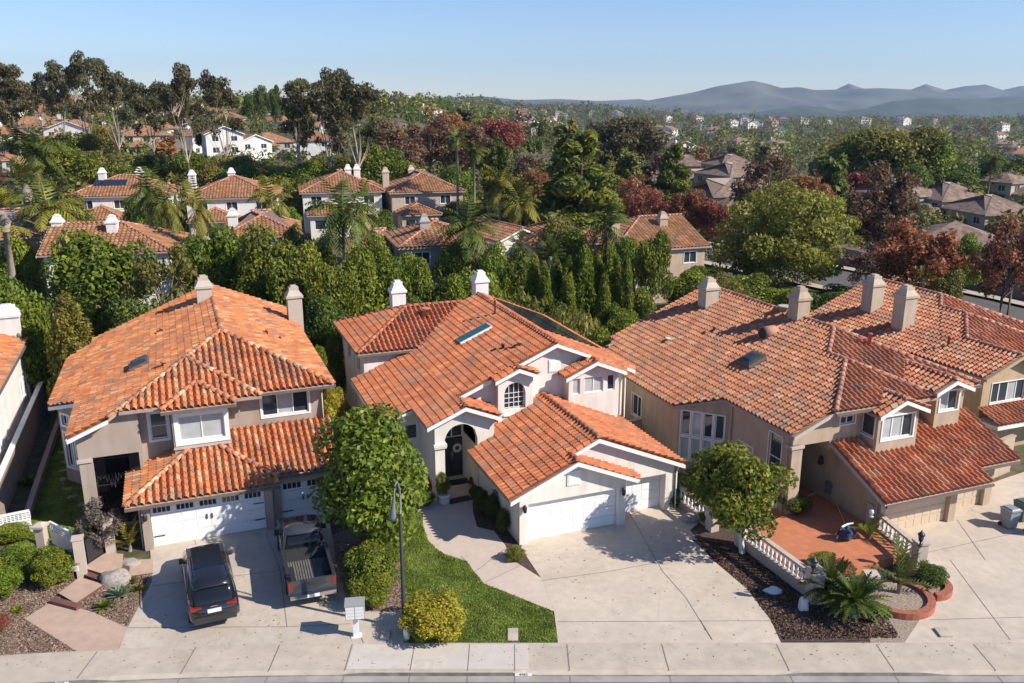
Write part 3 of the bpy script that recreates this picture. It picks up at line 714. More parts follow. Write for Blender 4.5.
wseg(bm, (6.1,.4), (9.4,.4), -.1, 2.6, [(.45,2.95,-.1,2.2)], .35)
wseg(bm, (9.4,.4), (9.4,21.3), -.1, lambda a, b: (z1g(a,b) if b < 3.9 else z1r(9.4))-.17, [(8,9.2,3.6,4.8)])
z1w = lambda a, b: z1(a)-.17
wseg(bm, (-2.7,3.2), (.2,3.2), 0, lambda a, b: min(z1(a), z1f(a,b)+.5)-.17, [(.6,2.75,0,3.9)], .4)
wseg(bm, (-2.7,8.3), (-2.7,3.2), -.1, z1(-2.7)-.17)
wseg(bm, (-4.25,10.3), (-2.7,8.3), -.1, z1w, [(.3,.95,1.0,3.0),(1.3,2.1,1.0,3.0),(.3,.95,3.5,4.1),(1.3,2.1,3.5,4.1)])
wseg(bm, (-4.25,21), (-4.25,10.3), -.1, z1(-4.25)-.17, [(9.2,9.9,1.0,3.0),(3,4.2,2.5,3.6)])
wseg(bm, (.2,3.2), (.2,3.9), -.1, 6.2)
wseg(bm, (.2,3.9), (9.4,3.9), 2.5, 6.3, [(.5,1.3,4.2,5.6),(6.05,8.5,4.68,5.95)])
wseg(bm, (1.75,2.8), (4.5,2.8), 3.4, 6.1, [(.3,2.5,4.3,5.62)])
wseg(bm, (1.75,3.9), (1.75,2.8), 3.0, 6.1); wseg(bm, (4.5,2.8), (4.5,3.9), 3.0, 6.1)
wseg(bm, (.2,8), (.2,3.9), -.1, 4.6); wseg(bm, (-2.7,8.0), (.2,8.0), -.1, 4.6, [(.8,1.9,-.1,2.4)])
wseg(bm, (9.4,21.3), (-4.25,21), -.1, 4.6)
finish('wall', bm, M['taupe'], H1)
for q_ in ((-2.78,-2.08,3.12,3.72,3.7,3.88),(1.72,4.53,2.72,2.796,3.9,4.0)):
    bm = bmesh.new(); bx(bm, *q_); finish('moulding', bm, M['taupe_dark'], H1)
bm = bmesh.new(); bx(bm, -2.0,-.9,7.86,7.92,0,2.4); dr = finish('front_door', bm, M['door'], H1)
bm = bmesh.new()
for k in range(14):
    u = -2.05+k*.16; tube(bm, [(u,3.55,0),(u,3.55,2.2)], .014, 5)
    if k < 13: tube(bm, [(u,3.55,2.3+.3*math.sin(k)),(u+.08,3.55,2.8),(u+.16,3.55,2.3+.3*math.sin(k+1))], .014, 5)
bx(bm, -2.08,.05,3.53,3.57,.05,.1); bx(bm, -2.08,.05,3.53,3.57,2.2,2.25); bx(bm, -2.08,.05,3.53,3.57,3.6,3.65)
finish('iron_gate', bm, M['iron'], H1)
A_ = ((.2,3.9),(9.4,3.9)); B_ = ((-4.25,10.3),(-2.7,8.3))
window(H1, *A_, .5,1.3,4.2,5.6, 1,2, trim=.14, blind=()); window(H1, *A_, 6.05,8.5,4.68,5.95, 3,1, trim=.1, blind=(1,))
window(H1, (1.75,2.8),(4.5,2.8), .3,2.5,4.3,5.62, 2,1, trim=.22, blind=(0,1))
for q in ((.3,.95,1.0,3.0),(1.3,2.1,1.0,3.0),(.3,.95,3.5,4.1),(1.3,2.1,3.5,4.1)): window(H1, *B_, *q, trim=.12)
window(H1, (-4.25,21),(-4.25,10.3), 9.2,9.9,1.0,3.0, trim=.12); window(H1, (-4.25,21),(-4.25,10.3), 3,4.2,2.5,3.6); window(H1, (9.4,.4),(9.4,21.3), 8,9.2,3.6,4.8)
garage_door(H1, (0,0),(6.1,0), .4,5.73,2.2,.3, cols=8, lites=5)
garage_door(H1, (6.1,.4),(9.4,.4), .47,2.93,2.2,.3, cols=4, lites=2)
bm = bmesh.new(); lathe(bm, [(.02,0),(.1,.06),(.12,.3),(.06,.38),(.02,.46)], 8, (.17,-.16,1.6)); finish('wall_lantern', bm, M['iron'], H1)
a_, z_ = F1.on_b(202.5, 276, 17.7); chimney(H1, a_, 17.7, 6.5, z_, .95, .95, 'taupe_dark')
a_, z_ = F1.on_b(293, 286, 17.1); chimney(H1, a_, 17.1, 4, z_, .95, .9, 'taupe_dark')
skylight(H1, (.3,9.35,z1(.3)+.06), (0,1,0), (1,0,S), 1.3, 1.1, 'skylight', .2)
pipe(H1, 1.6, 6.6, z1(1.6), .3, 'mortar', .12); pipe(H1, 7.4, 10.5, z1r(7.4), .3, 'red_paint'); pipe(H1, 8.1, 10.0, z1r(8.1), .25, 'red_paint'); pipe(H1, 1.5, 14.5, z1(1.5), .25, 'mortar', .1)

# ================================================================== right house
H3 = empty('stucco_house', (F3.ox, F3.oy, 0), F3.th, 'tan stucco house with a broad weathered tile roof and terracotta terrace in front', 'house')
def z3(a, b=0): return 5+S*(a+3.8)
RZ = z3(3.87)
def z3r(a, b=0): return RZ-S*(a-3.87)
def z3f(a, b): return RZ-S*(9-b)
def z3f2(a, b): return 7.4-S*(5.75-b)
def z3fr(a, b=0): return 7.4-S*(a-1.95)
def z3g(a, b): return 2.35+S*(b+.9)
pl = [(poly([(-3.8,2.5),(-1.44,2.5),(1.95,5.75),(1.95,22.2),(-3.8,22.2)], z3), (-1,0)),
 (poly([(1.95,7.08),(3.87,9),(3.87,22.2),(1.95,22.2)], z3), (-1,0)),
 (poly([(-3.8,8.4),(-3.8,21.4),(-4.9,21),(-5.8,18),(-5.8,10.5)], z3), (-1,0)),
 (poly([(3.87,9),(9.3,3.57),(9.3,22.2),(3.87,22.2)], z3r), (1,0)),
 (poly([(3.87,9),(1,6.13),(1,3.4),(9.47,3.4)], z3f), (0,-1)),
 ([(1.95,5.75,7.4),(-1.44,2.36,5.98),(5.34,2.36,5.98)], (0,-1)),
 (poly([(1.95,5.75),(5.34,2.36),(5.34,6.8),(1.95,7.1)], z3fr), (1,0))]
roof_part(H3, pl, caps=[((3.87,9,RZ),(3.87,22.2,RZ)), ((1.95,7.08,z3(1.95)),(3.87,9,RZ)), ((1.95,5.75,7.4),(1.95,7.1,7.4)), ((-1.44,2.4,6.0),(1.95,5.75,7.4)), ((5.34,2.36,5.98),(1.95,5.75,7.4)), ((9.4,3.45,z3f(0,3.45)),(3.87,9,RZ))],
 barges=[((-3.8,2.5,5),(-1.44,2.5,z3(-1.44)),(0,-1))], gutters=[((1.0,2.36,5.98),(-1.44,2.36,5.98),(0,-1)), ((9.47,3.4,z3f(0,3.4)),(7.6,3.4,z3f(0,3.4)),(0,-1))], tm='tile_c', cm='cap_c', fm='taupe_dark')
roof_part(H3, [(poly([(-.85,-.9),(6.1,-.9),(6.1,3.88),(-.85,3.88)], z3g), (0,-1)), (poly([(6.1,.05),(9.0,.05),(9.0,3.88),(6.1,3.88)], z3g), (0,-1))], (),
 barges=[((-.85,-.9,2.35),(-.85,3.88,z3g(0,3.88)),(-1,0)), ((9.0,.05,z3g(0,.05)),(9.0,3.88,z3g(0,3.88)),(1,0))], gutters=[((-.85,-.9,2.35),(6.1,-.9,2.35),(0,-1)), ((6.1,.05,z3g(0,.05)),(9.0,.05,z3g(0,.05)),(0,-1))], tm='tile_d', cm='cap_c', fm='taupe_dark', name='garage_roof')
for (x0, x1, y0, y1, zz, nm) in ((.8,4.05,1.7,3.9,5.7,'bay_roof'), (4.95,7.6,2.2,6.0,6.27,'bay_roof')):
    bp, bc, bb = hip_planes(x0, x1, y0, y1, zz, S, 'y', False, False)
    roof_part(H3, bp, bc[:1], [b for b in bb if b[2] == (0,-1)], tm='tile_d', cm='cap_c', name=nm)
bm = bmesh.new()
wseg(bm, (-.2,7.5), (-.2,0), -.1, lambda a, b: (z3g(a,b) if b < 3.1 else 4.6)-.17)
wseg(bm, (-.2,0), (4.85,0), -.1, 2.5, [(.35,4.6,-.1,2.1)], .3)
wseg(bm, (4.85,0), (4.85,.75), -.1, 2.5)
wseg(bm, (4.85,.75), (8.2,.75), -.1, 2.85, [(.4,2.85,-.1,2.1)], .3)
wseg(bm, (8.2,.75), (8.2,3.9), -.1, lambda a, b: z3g(a,b)-.17)
wseg(bm, (-1.0,3.1), (1.0,3.1), 3.6, 6.0, [(.55,1.5,4.95,5.7)])
wseg(bm, (-1.0,7.5), (-1.0,3.1), 3.6, 5.9); wseg(bm, (1.0,3.1), (1.0,3.9), 3.6, 5.8)
wseg(bm, (1.0,3.9), (8.9,3.9), 3.6, 5.85)
wseg(bm, (8.9,3.9), (8.9,21.8), -.1, z3r(8.9)-.17)
def gb(x0, x1, zz): return lambda a, b: zz+S*min(a-x0, x1-a)-.17
wseg(bm, (.98,1.97), (3.62,1.97), 3.3, gb(.8,4.05,5.7), [(.3,2.35,4.25,5.5)]); wseg(bm, (.98,3.9), (.98,1.97), 3.3, 5.6, [(.75,1.7,4.35,5.5)]); wseg(bm, (3.62,1.97), (3.62,3.9), 3.3, 5.6)
wseg(bm, (5.72,2.85), (7.5,2.85), 3.6, gb(4.95,7.6,6.27), [(.25,1.55,4.9,6.0)]); wseg(bm, (5.72,3.9), (5.72,2.85), 3.6, 6.2); wseg(bm, (7.5,2.85), (7.5,3.9), 3.6, 6.2)
z3w = lambda a, b: z3(a)-.17
# entry pier, header and left walls
wseg(bm, (-3.4,3.0), (-1.0,3.0), 4.2, z3w); wseg(bm, (-3.4,3.0), (-2.75,3.0), -.1, 4.3); wseg(bm, (-2.75,3.0), (-2.75,3.6), -.1, 4.3); wseg(bm, (-1.0,3.4), (-3.4,3.4), 4.2, z3w)
wseg(bm, (-3.4,8.4), (-3.4,3.0), -.1, z3(-3.4)-.17, [(3.55,4.6,.5,4.4),(1.0,2.3,1.4,2.9)])
wseg(bm, (-5.4,10.5), (-3.4,8.4), -.1, z3w, [(u0,u1,z0,z1_) for u0,u1 in ((.2,.72),(.86,1.36),(1.5,2.0),(2.14,2.66)) for z0,z1_ in ((.9,2.3),(2.45,3.9))])
wseg(bm, (-5.4,18), (-5.4,10.5), -.1, z3(-5.4)-.17, [(2.1,3.3,1.8,3.2)]); wseg(bm, (-4.6,20.8), (-5.4,18), -.1, z3(-5.2)-.17)
wseg(bm, (-3.4,7.5), (-.2,7.5), -.1, 5.0, [(1.2,2.4,.5,2.9)])
wseg(bm, (8.9,21.8), (-4.6,20.8), -.1, 5.0)
finish('wall', bm, M['tan'], H3)
window(H3, (-1.0,3.1),(1.0,3.1), .55,1.5,4.95,5.7, 2,2, trim=.06)
window(H3, (.98,1.97),(3.62,1.97), .3,2.35,4.25,5.5, 3,1, trim=.08, blind=(0,1)); window(H3, (.98,3.9),(.98,1.97), .75,1.7,4.35,5.5, 1,1, trim=.06)
window(H3, (5.72,2.85),(7.5,2.85), .25,1.55,4.9,6.0, 2,1, trim=.08, blind=(0,))
window(H3, (-3.4,8.4),(-3.4,3.0), 3.55,4.6,.5,4.4, 1,3, trim=.05); window(H3, (-3.4,8.4),(-3.4,3.0), 1.0,2.3,1.4,2.9, 2,1, trim=.05, blind=(0,1))
for q in ((.2,.72),(.86,1.36),(1.5,2.0),(2.14,2.66)):
    window(H3, (-5.4,10.5),(-3.4,8.4), *q, .9,2.3, 1,1, trim=.06, blind=(0,)); window(H3, (-5.4,10.5),(-3.4,8.4), *q, 2.45,3.9, 1,1, trim=.06, blind=(0,) if q[0] == .86 else ())
window(H3, (-5.4,18),(-5.4,10.5), 2.1,3.3,1.8,3.2, 2,1, trim=.06)
bm = bmesh.new(); bx(bm, -2.2,-1.0,7.36,7.42,.5,2.9); finish('front_door', bm, M['door'], H3)
bm = bmesh.new(); bx(bm, -3.5,-2.7,2.92,3.5,4.05,4.2); finish('moulding', bm, M['taupe_dark'], H3)
garage_door(H3, (-.2,0),(4.85,0), .37,4.58,2.1,.25, 'garage_tan', cols=8); garage_door(H3, (4.85,.75),(8.2,.75), .42,2.83,2.1,.25, 'garage_tan', cols=4)
a_, z_ = F3.on_b(709.5, 278, 19.3); chimney(H3, a_, 19.3, 6.5, z_, 1.0, .95, 'beige')
a_, z_ = F3.on_b(801, 287, 12.0); chimney(H3, a_, 12.0, 6.5, z_, .9, .9, 'tan')
skylight(H3, (-.75,10.25,z3(-.75)+.06), (0,1,0), (1,0,S), 1.25, 1.25, 'skylight', .25)
bm = bmesh.new(); T = Matrix.Translation((2.0,11.9,z3(2.0)))
lathe(bm, [(.45,-.9),(.45,.0)], 14, T=T @ Matrix.Rotation(R(90),4,'Y') @ Matrix.Rotation(R(0),4,'X')); lathe(bm, [(.38,-.905),(.38,-.9)], 14, T=T @ Matrix.Rotation(R(90),4,'Y'), mi=1); finish('dormer_vent', bm, [M['cap_c'], M['dark']], H3)
pipe(H3, .2, 15.6, z3(.2), .35, 'cap_c', .08); pipe(H3, -2.0, 17.5, z3(-2), .2, 'bright_stucco', .12); pipe(H3, 4.9, 7.2, z3f(0,7.2), .75, 'red_paint', .09); pipe(H3, 3.9,13.5,RZ,.3,'beige',.3)
bm = bmesh.new(); lathe(bm, [(.02,0),(.16,.1),(.12,.4),(.03,.55)], 8, (-.34,4.3,2.2)); finish('wall_lantern', bm, M['iron'], H3)

# ================================================================== far right house (same street)
H4 = empty('stucco_house', (F3.ox, F3.oy, 0), F3.th, 'ochre stucco house with two tall chimneys cut off by the right edge of the picture', 'house')
def z4(a, b=0): return 5+S*(a-12.83)
def z4f(a, b): return z4(19.1)-S*(15.5-b)
def z4f2(a, b): return z4(17.9)-S*(12.2-b)
pl = [(poly([(12.83,5.8),(15.6,5.8),(15.6,22.2),(12.83,22.2)], z4), (-1,0)), (poly([(15.6,9.9),(17.9,12.2),(17.9,22.2),(15.6,22.2)], z4), (-1,0)), (poly([(17.9,14.3),(19.1,15.5),(19.1,22.2),(17.9,22.2)], z4), (-1,0)),
 (poly([(10.6,14),(12.83,11.5),(12.83,22.2),(10.6,22.2)], z4), (-1,0)),
 (poly([(19.1,15.5),(15,11.4),(15,9),(25.6,9)], z4f), (0,-1)), (poly([(17.9,12.2),(15.2,9.5),(15.2,7.6),(22.5,7.6)], z4f2), (0,-1)),
 (poly([(15.6,5.8),(19.5,5.8),(19.5,10),(15.6,10)], lambda a, b: z4(15.6)-S*(a-15.6)), (1,0)),
 (poly([(19.1,15.5),(25.6,9),(25.6,22.2),(19.1,22.2)], lambda a, b: z4(19.1)-S*(a-19.1)), (1,0)),
 (poly([(17.9,12.2),(22.5,7.6),(22.5,13.8),(17.9,14.3)], lambda a, b: z4(17.9)-S*(a-17.9)), (1,0))]
roof_part(H4, pl, caps=[((19.1,15.5,z4(19.1)),(19.1,22.2,z4(19.1))), ((17.9,14.3,z4(17.9)),(19.1,15.5,z4(19.1))), ((17.9,12.2,z4(17.9)),(17.9,14.3,z4(17.9))), ((15.6,9.9,z4(15.6)),(17.9,12.2,z4(17.9))), ((15.6,5.8,z4(15.6)),(15.6,10,z4(15.6))),
   ((25.6,9,z4f(0,9)),(19.1,15.5,z4(19.1))), ((22.5,7.6,z4f2(0,7.6)),(17.9,12.2,z4(17.9)))],
 barges=[((12.83,5.8,5),(15.6,5.8,z4(15.6)),(0,-1)), ((15.6,5.8,z4(15.6)),(19.5,5.8,z4(15.6)-S*3.9),(0,-1))], tm='tile_d', cm='cap_c', fm='ochre')
bm = bmesh.new()
wseg(bm, (13.2,6.25), (19.2,6.25), -.1, lambda a, b: z4(15.6)-S*abs(a-15.6)-.17, [(.75,3.6,3.15,4.45)])
wseg(bm, (25,21.8), (13.2,21.8), -.1, 5.0); wseg(bm, (13.2,21.8), (13.2,6.25), -.1, z4(13.2)-.17); wseg(bm, (19.2,6.25), (19.2,21.8), -.1, 4.9)
finish('wall', bm, M['ochre'], H4)
window(H4, (13.2,6.25),(19.2,6.25), .75,3.6,3.15,4.45, 4,1, trim=.05, blind=(2,))
# entry roof over lower front wall
bm = bmesh.new(); bx(bm, 12.9,22,4.6,6.2,2.15,2.35); o_ = finish('pent_roof', bm, M['bright_stucco'], H4)
bm = bmesh.new(); bm.faces.layers.float.new('tile'); tiles(bm, [(12.9,4.6,2.4),(22,4.6,2.4),(22,6.24,2.95),(12.9,6.24,2.95)], (0,-1)); finish('pent_roof_tiles', bm, M['tile_c'], o_)
for x, yb, b in ((875,309,18.4),(907.5,327,14.6)):
    a0, z0 = F3.on_b(x, {875:275,908:286,907.5:286}[x], b)
    chimney(H4, a0, b, 4.5, z0, 1.05, 1.05, 'beige')
pipe(H4, 14.4, 10.2, z4(14.4), .7, 'red_paint', .08)
# rear and right boundary pieces of the right house
W_ = F3.W

# ================================================================== white house at the left edge
H0 = empty('stucco_house', (F1.ox, F1.oy, 0), F1.th, 'bright white stucco house cut off by the left edge with a tall white chimney', 'house')
hp, hc, hb = hip_planes(-17.8, -7.35, 8, 28.6, 5.1, S, 'y', True, True)
roof_part(H0, hp, hc, (), [((-7.35,8,5.1),(-7.35,28.6,5.1),(1,0))], tm='tile_a', cm='cap_a', fm='white')
bm = bmesh.new(); wseg(bm, (-7.75,8.4), (-7.75,28.2), -.1, 5.0, [(4.6,5.3,1.3,2.9),(6.3,7.0,1.3,2.9),(13,14.2,1.6,2.9)]); wseg(bm, (-17.4,8.4), (-7.75,8.4), -.1, 5.0); wseg(bm, (-7.75,28.2), (-17.4,28.2), -.1, 5.0); finish('wall', bm, M['bright_stucco'], H0)
for q in ((4.6,5.3,1.3,2.9),(6.3,7.0,1.3,2.9),(13,14.2,1.6,2.9)): window(H0, (-7.75,8.4), (-7.75,28.2), *q, 1, 1, trim=.08)
bm = bmesh.new(); bx(bm, -7.74,-7.55,8.4,28.2,-.1,.5); finish('base_course', bm, M['wood'], H0)
chimney(H0, -8.35, 24.4, -.1, 7.6, 1.5, 1.3, 'bright_stucco')

for H_, x_, y_, zt_, m_ in ((H2,9.13,.60,2.45,'white_stucco'),(H2,9.68,7.5,5.5,'white_stucco'),(H2,-4.43,9.3,3.6,'white_stucco'),(H1,9.48,.6,2.5,'taupe_dark'),(H1,9.48,4.2,5.9,'taupe_dark'),(H1,-.08,.25,2.35,'taupe_dark'),(H3,8.28,.95,2.7,'beige'),(H3,8.98,4.2,5.6,'beige'),(H3,-3.48,3.3,4.9,'beige'),(H3,-3.48,8.1,4.9,'beige'),(H3,-.28,.2,2.5,'beige')):
    bm = bmesh.new(); tube(bm, [(x_,y_,.02),(x_,y_,zt_-.3),(x_+(.12 if x_ > 4 else -.12),y_,zt_)], .045, 6); finish('downspout', bm, M[m_], H_)
for H_, x0, y0 in ((H1,9.4,6.5),(H2,0,3.2),(H3,-.2,3.6)):
    s_ = 1 if H_ is H1 else -1
    bm = bmesh.new(); bx(bm, min(x0+s_*.002,x0+s_*.16), max(x0+s_*.002,x0+s_*.16), y0-.2, y0+.2, .9, 1.5); finish('meter_box', bm, M['lamp_grey'] if 'lamp_grey' in M else M['gutter'], H_)
# ------------------------------------------------------------------ ground
def ss(a, b, x):
    t = min(1, max(0, (x-a)/(b-a))); return t*t*(3-2*t)
def terr(X, Y):
    if Y < 28.75: return -.4 if Y < 28.5 else -.02
    h = 3.0*ss(98,128,Y)*ss(34,4,X) + 12*ss(138,380,Y)*ss(15,-75,X)
    h -= 9*ss(120,260,Y)*ss(15,70,X)*(1-ss(700,1500,Y))
    h += 2.5*ss(300,900,Y)*(math.sin(X*.009+1)+math.sin(Y*.006+X*.004))*.5
    h -= 9*ss(500,2400,Y) + 42*ss(900,2400,Y)*ss(.06,.30,X/Y)
    return h-.02
def build_terrain():
    ys = [-60,0,15,24,28.49,28.75]+[30+i*6 for i in range(50)]
    y = 330
    while y < 7000: ys.append(y); y *= 1.055
    xs = [0]; x = 5
    while x < 6800: xs.append(x); x = x*1.07+3
    xs = sorted([-q for q in xs[1:]]+xs)
    bm = bmesh.new()
    rows = [[bm.verts.new((x, y, terr(x, y))) for x in xs] for y in ys]
    for a, b in zip(rows[:-1], rows[1:]):
        for i in range(len(xs)-1): bm.faces.new((a[i], a[i+1], b[i+1], b[i])).smooth = True
    m, nt, b = newmat('earth_and_scrub'); N = nt.nodes; L = nt.links
    geo = N.new('ShaderNodeNewGeometry')
    n1 = N.new('ShaderNodeTexNoise'); n1.inputs['Scale'].default_value = .05; n1.inputs['Detail'].default_value = 8
    n2 = N.new('ShaderNodeTexNoise'); n2.inputs['Scale'].default_value = 1.6; n2.inputs['Detail'].default_value = 8
    L.new(geo.outputs['Position'], n1.inputs['Vector']); L.new(geo.outputs['Position'], n2.inputs['Vector'])
    r1 = ramp(nt, [(.35,(.05,.06,.025)),(.5,(.09,.085,.04)),(.65,(.17,.125,.08))]); L.new(n1.outputs['Fac'], r1.inputs['Fac'])
    r2 = ramp(nt, [(.3,(.55,.55,.55)),(.7,(1.25,1.2,1.1))]); L.new(n2.outputs['Fac'], r2.inputs['Fac'])
    mx = N.new('ShaderNodeMix'); mx.data_type = 'RGBA'; mx.blend_type = 'MULTIPLY'; mx.inputs['Factor'].default_value = 1
    L.new(r1.outputs['Color'], mx.inputs['A']); L.new(r2.outputs['Color'], mx.inputs['B']); L.new(mx.outputs['Result'], b.inputs['Base Color']); b.inputs['Roughness'].default_value = .95
    tag(finish('ground', bm, m), kind='structure')
build_terrain()
def gp_(pts): return [G(x, y) for x, y in pts]
def st(name, px, z, m): return sheet(name, gp_(px), z, M[m] if isinstance(m, str) else m, kind='structure')
# road edge curve: walk back edge, kerb line
def walkback(X): return 29.93 - .0042*max(0, -X-6)**2
def kerb(X): return walkback(X)-1.78
drv = [(-15.0,-6.6),(.9,10.2),(16.6,40)]       # dropped kerb ranges
def drop(X):
    for a, b in drv:
        if a-.9 < X < b+.9: return min(1, min(X-(a-.9), (b+.9)-X)/.9)
    return 0
bmw = bmesh.new(); bmk = bmesh.new(); bmg = bmesh.new(); bmr = bmesh.new(); 
xs = [-40+i*.5 for i in range(161)]
def strip(bm, rows):
    R_ = [[bm.verts.new(p) for p in r] for r in rows]
    for a, b in zip(R_[:-1], R_[1:]):
        for i in range(len(a)-1): bm.faces.new((a[i], a[i+1], b[i+1], b[i]))
strip(bmw, [[(X, kerb(X)+.16, -.0*drop(X)+.014) for X in xs], [(X, walkback(X)+.09, .014) for X in xs]])
strip(bmk, [[(X, kerb(X)-.03, -.125) for X in xs], [(X, kerb(X), .010-.10*drop(X)) for X in xs]])
strip(bmw, [[(X, kerb(X), .0102-.10*drop(X)) for X in xs], [(X, kerb(X)+.16, .014) for X in xs]])
strip(bmg, [[(X, kerb(X)-.42, -.105) for X in xs], [(X, kerb(X)-.03, -.125) for X in xs]])
strip(bmr, [[(X, 5, -.02) for X in xs], [(X, kerb(X)-3, -.08) for X in xs], [(X, kerb(X)-.42, -.109) for X in xs]])
for n_, b_, m_ in (('sidewalk', bmw, 'walk'), ('kerb', bmk, 'kerb'), ('gutter_pan', bmg, 'gutterc'), ('road', bmr, 'asphalt')):
    tag(finish(n_, b_, M[m_]), kind='structure')
# newer pale sidewalk stretch
nx = [-6.35+i*.5 for i in range(15)]
bm = bmesh.new(); strip(bm, [[(X, kerb(X)+.2, .019) for X in nx], [(X, walkback(X)-.02, .019) for X in nx]]); tag(finish('sidewalk', bm, M['walk_new']), kind='structure')
# driveways, lawns, paths, beds (all ground sheets)
st('driveway', [(150,545),(152,582),(128,627),(116,656),(364,646),(349,604),(336,560),(326,500),(267,510),(200,530)], .010, 'concrete_b')
st('driveway', [(521,548),(541,578),(554,611),(558,643),(781,643),(770,619),(747,589),(710,558),(690,530),(700,522),(684,510),(668,494),(600,508),(527,528)], .010, 'concrete')
st('driveway', [(888,545),(890,520),(950,500),(1000,480),(1060,460),(1110,520),(1110,645),(903,645),(925,612),(937,592),(917,560)], .010, 'concrete')
st('mulch_bed', [(870,612),(905,590),(925,612),(903,645),(870,645)], .005, 'gravel')
st('mulch_bed', [(-60,600),(50,560),(110,556),(152,560),(152,582),(128,627),(118,656),(-60,664),(-60,640)], .003, 'mulch')
st('mulch_bed', [(688,535),(690,500),(741,545),(815,600),(880,606),(905,640),(781,642),(770,619),(747,589),(710,558)], .004, 'mulch_dark')
st('mulch_bed', [(466,480),(520,544),(528,544),(541,578),(512,560),(505,545),(494,531),(477,527),(472,512)], .006, 'mulch_dark')
st('mulch_bed', [(318,540),(392,512),(402,560),(404,612),(366,612),(349,604)], .006, 'mulch')
st('walkway', [(364,644),(349,604),(352,611),(402,612),(404,643)], .012, 'concrete_b')
st('lawn', [(372,528),(385,520),(422.6,513.5),(423,526),(428,541),(436,549),(445,555),(467,562),(474.5,573),(484,584),(552,611.5),(557.8,642.5),(405,643),(403,612),(402,560),(386,550)], .016, 'lawn')
st('walkway', [(385,521),(404,506),(420,470),(470,466),(476,484),(473,498),(473,512),(477,527),(494,531),(505,545),(512,560),(541,578),(554,611.5),(484,584),(474.5,573),(467,562),(445,555),(436,549),(428,541),(423,526),(422.6,513.5)], .011, 'path')
st('lawn', [(12,548),(30,515),(46,470),(62,436),(76,432),(80,470),(98,505),(92,530),(70,545)], .012, 'lawn')
st('lawn', [(50,340),(110,330),(60,410),(50,430)], .012, 'lawn')
# terracotta path and steps to the left house
st('path', [(24.6,619),(51,602),(77,608),(92,612),(128,628),(118,650),(77,652)], .016, 'path_red')
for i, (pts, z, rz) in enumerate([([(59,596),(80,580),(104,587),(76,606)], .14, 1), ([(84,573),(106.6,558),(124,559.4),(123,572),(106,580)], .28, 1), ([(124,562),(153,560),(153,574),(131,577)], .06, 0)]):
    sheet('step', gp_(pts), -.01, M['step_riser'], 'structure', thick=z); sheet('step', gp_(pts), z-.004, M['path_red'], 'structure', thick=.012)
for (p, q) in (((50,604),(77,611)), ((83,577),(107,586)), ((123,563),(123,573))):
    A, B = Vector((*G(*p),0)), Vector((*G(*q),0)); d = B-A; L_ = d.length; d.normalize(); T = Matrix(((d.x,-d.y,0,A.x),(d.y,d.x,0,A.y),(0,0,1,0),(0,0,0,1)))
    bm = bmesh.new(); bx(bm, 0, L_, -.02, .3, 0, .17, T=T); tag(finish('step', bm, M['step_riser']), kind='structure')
# stepping stones on the side lawn
for i, (x, y) in enumerate([(66,462),(64,471),(63,480),(67,489),(72,497),(82,505),(62,453)]):
    X, Y = G(x, y); bm = bmesh.new(); lathe(bm, [(.24,0),(.26,.03),(.22,.045)], 9, (0,0,.012)); o = finish('stepping_stone', bm, M['gravel'], loc=(X, Y, 0)); o.scale = (1.3,.8,1); o.rotation_euler.z = i
    tag(o, 'pale stepping stone set in the shaded side lawn of the taupe house', 'stepping stone', 'stepping stones in the side lawn')
# terrace with tile grid (raised)
def gridmat(name, col, joint, sx, sy, ang=0, jw=.02):
    m, nt, b = newmat(name); N = nt.nodes; L = nt.links
    tc = N.new('ShaderNodeNewGeometry'); mp = N.new('ShaderNodeMapping'); mp.inputs['Rotation'].default_value[2] = -ang; L.new(tc.outputs['Position'], mp.inputs['Vector'])
    br = N.new('ShaderNodeTexBrick'); br.offset = 0; br.inputs['Scale'].default_value = 1; br.inputs['Brick Width'].default_value = sx; br.inputs['Row Height'].default_value = sy; br.inputs['Mortar Size'].default_value = jw
    br.inputs['Color1'].default_value = (*col, 1); br.inputs['Color2'].default_value = (*[c*.85 for c in col], 1); br.inputs['Mortar'].default_value = (*joint, 1)
    L.new(mp.outputs['Vector'], br.inputs['Vector']); L.new(br.outputs['Color'], b.inputs['Base Color']); b.inputs['Roughness'].default_value = .7; return m
M['terrace'] = gridmat('terrace_tile', (.56,.20,.095), (.36,.15,.09), .45, .45, R(21), .012)
tp = [F3.W(-6.4,-2.6),F3.W(-.1,-2.2),F3.W(-.1,.0),F3.W(-.3,0),F3.W(-.3,7.3),F3.W(-3.3,7.3),F3.W(-3.5,3.0),F3.W(-6.4,2.2)]
sheet('terrace', tp, -.01, M['terrace'], 'structure', thick=.46)
# joints
def joint(px, w=.03, z=.021):
    for (a, b) in zip(px[:-1], px[1:]):
        A, B = Vector((*G(*a), 0)), Vector((*G(*b), 0)); d = (B-A).normalized(); s = Vector((-d.y, d.x, 0))*w/2
        JV.append([A+s, B+s, B-s, A-s])
JV = []
joint([(628,511),(663,572),(686,598),(712,640)]); joint([(541,581),(607,572),(700,555)]); joint([(558,622),(770,621)]); joint([(700,620),(712,640)])
joint([(266,533),(280,570),(287,627)]); joint([(152,586),(270,572),(334,563)]); joint([(128,628),(287,627),(350,624)]); joint([(192,528),(196,545)])
joint([(894,560),(1040,528)]); joint([(950,560),(1010,640)]); joint([(930,620),(1080,616)]); joint([(957,520),(985,560)])
joint([(461,556),(484,584)], .03, .02); joint([(484,583),(520,566)]); joint([(474,573),(505,549)])
bm = bmesh.new()
for q in JV: bm.faces.new([bm.verts.new((p.x, p.y, .0175)) for p in q])
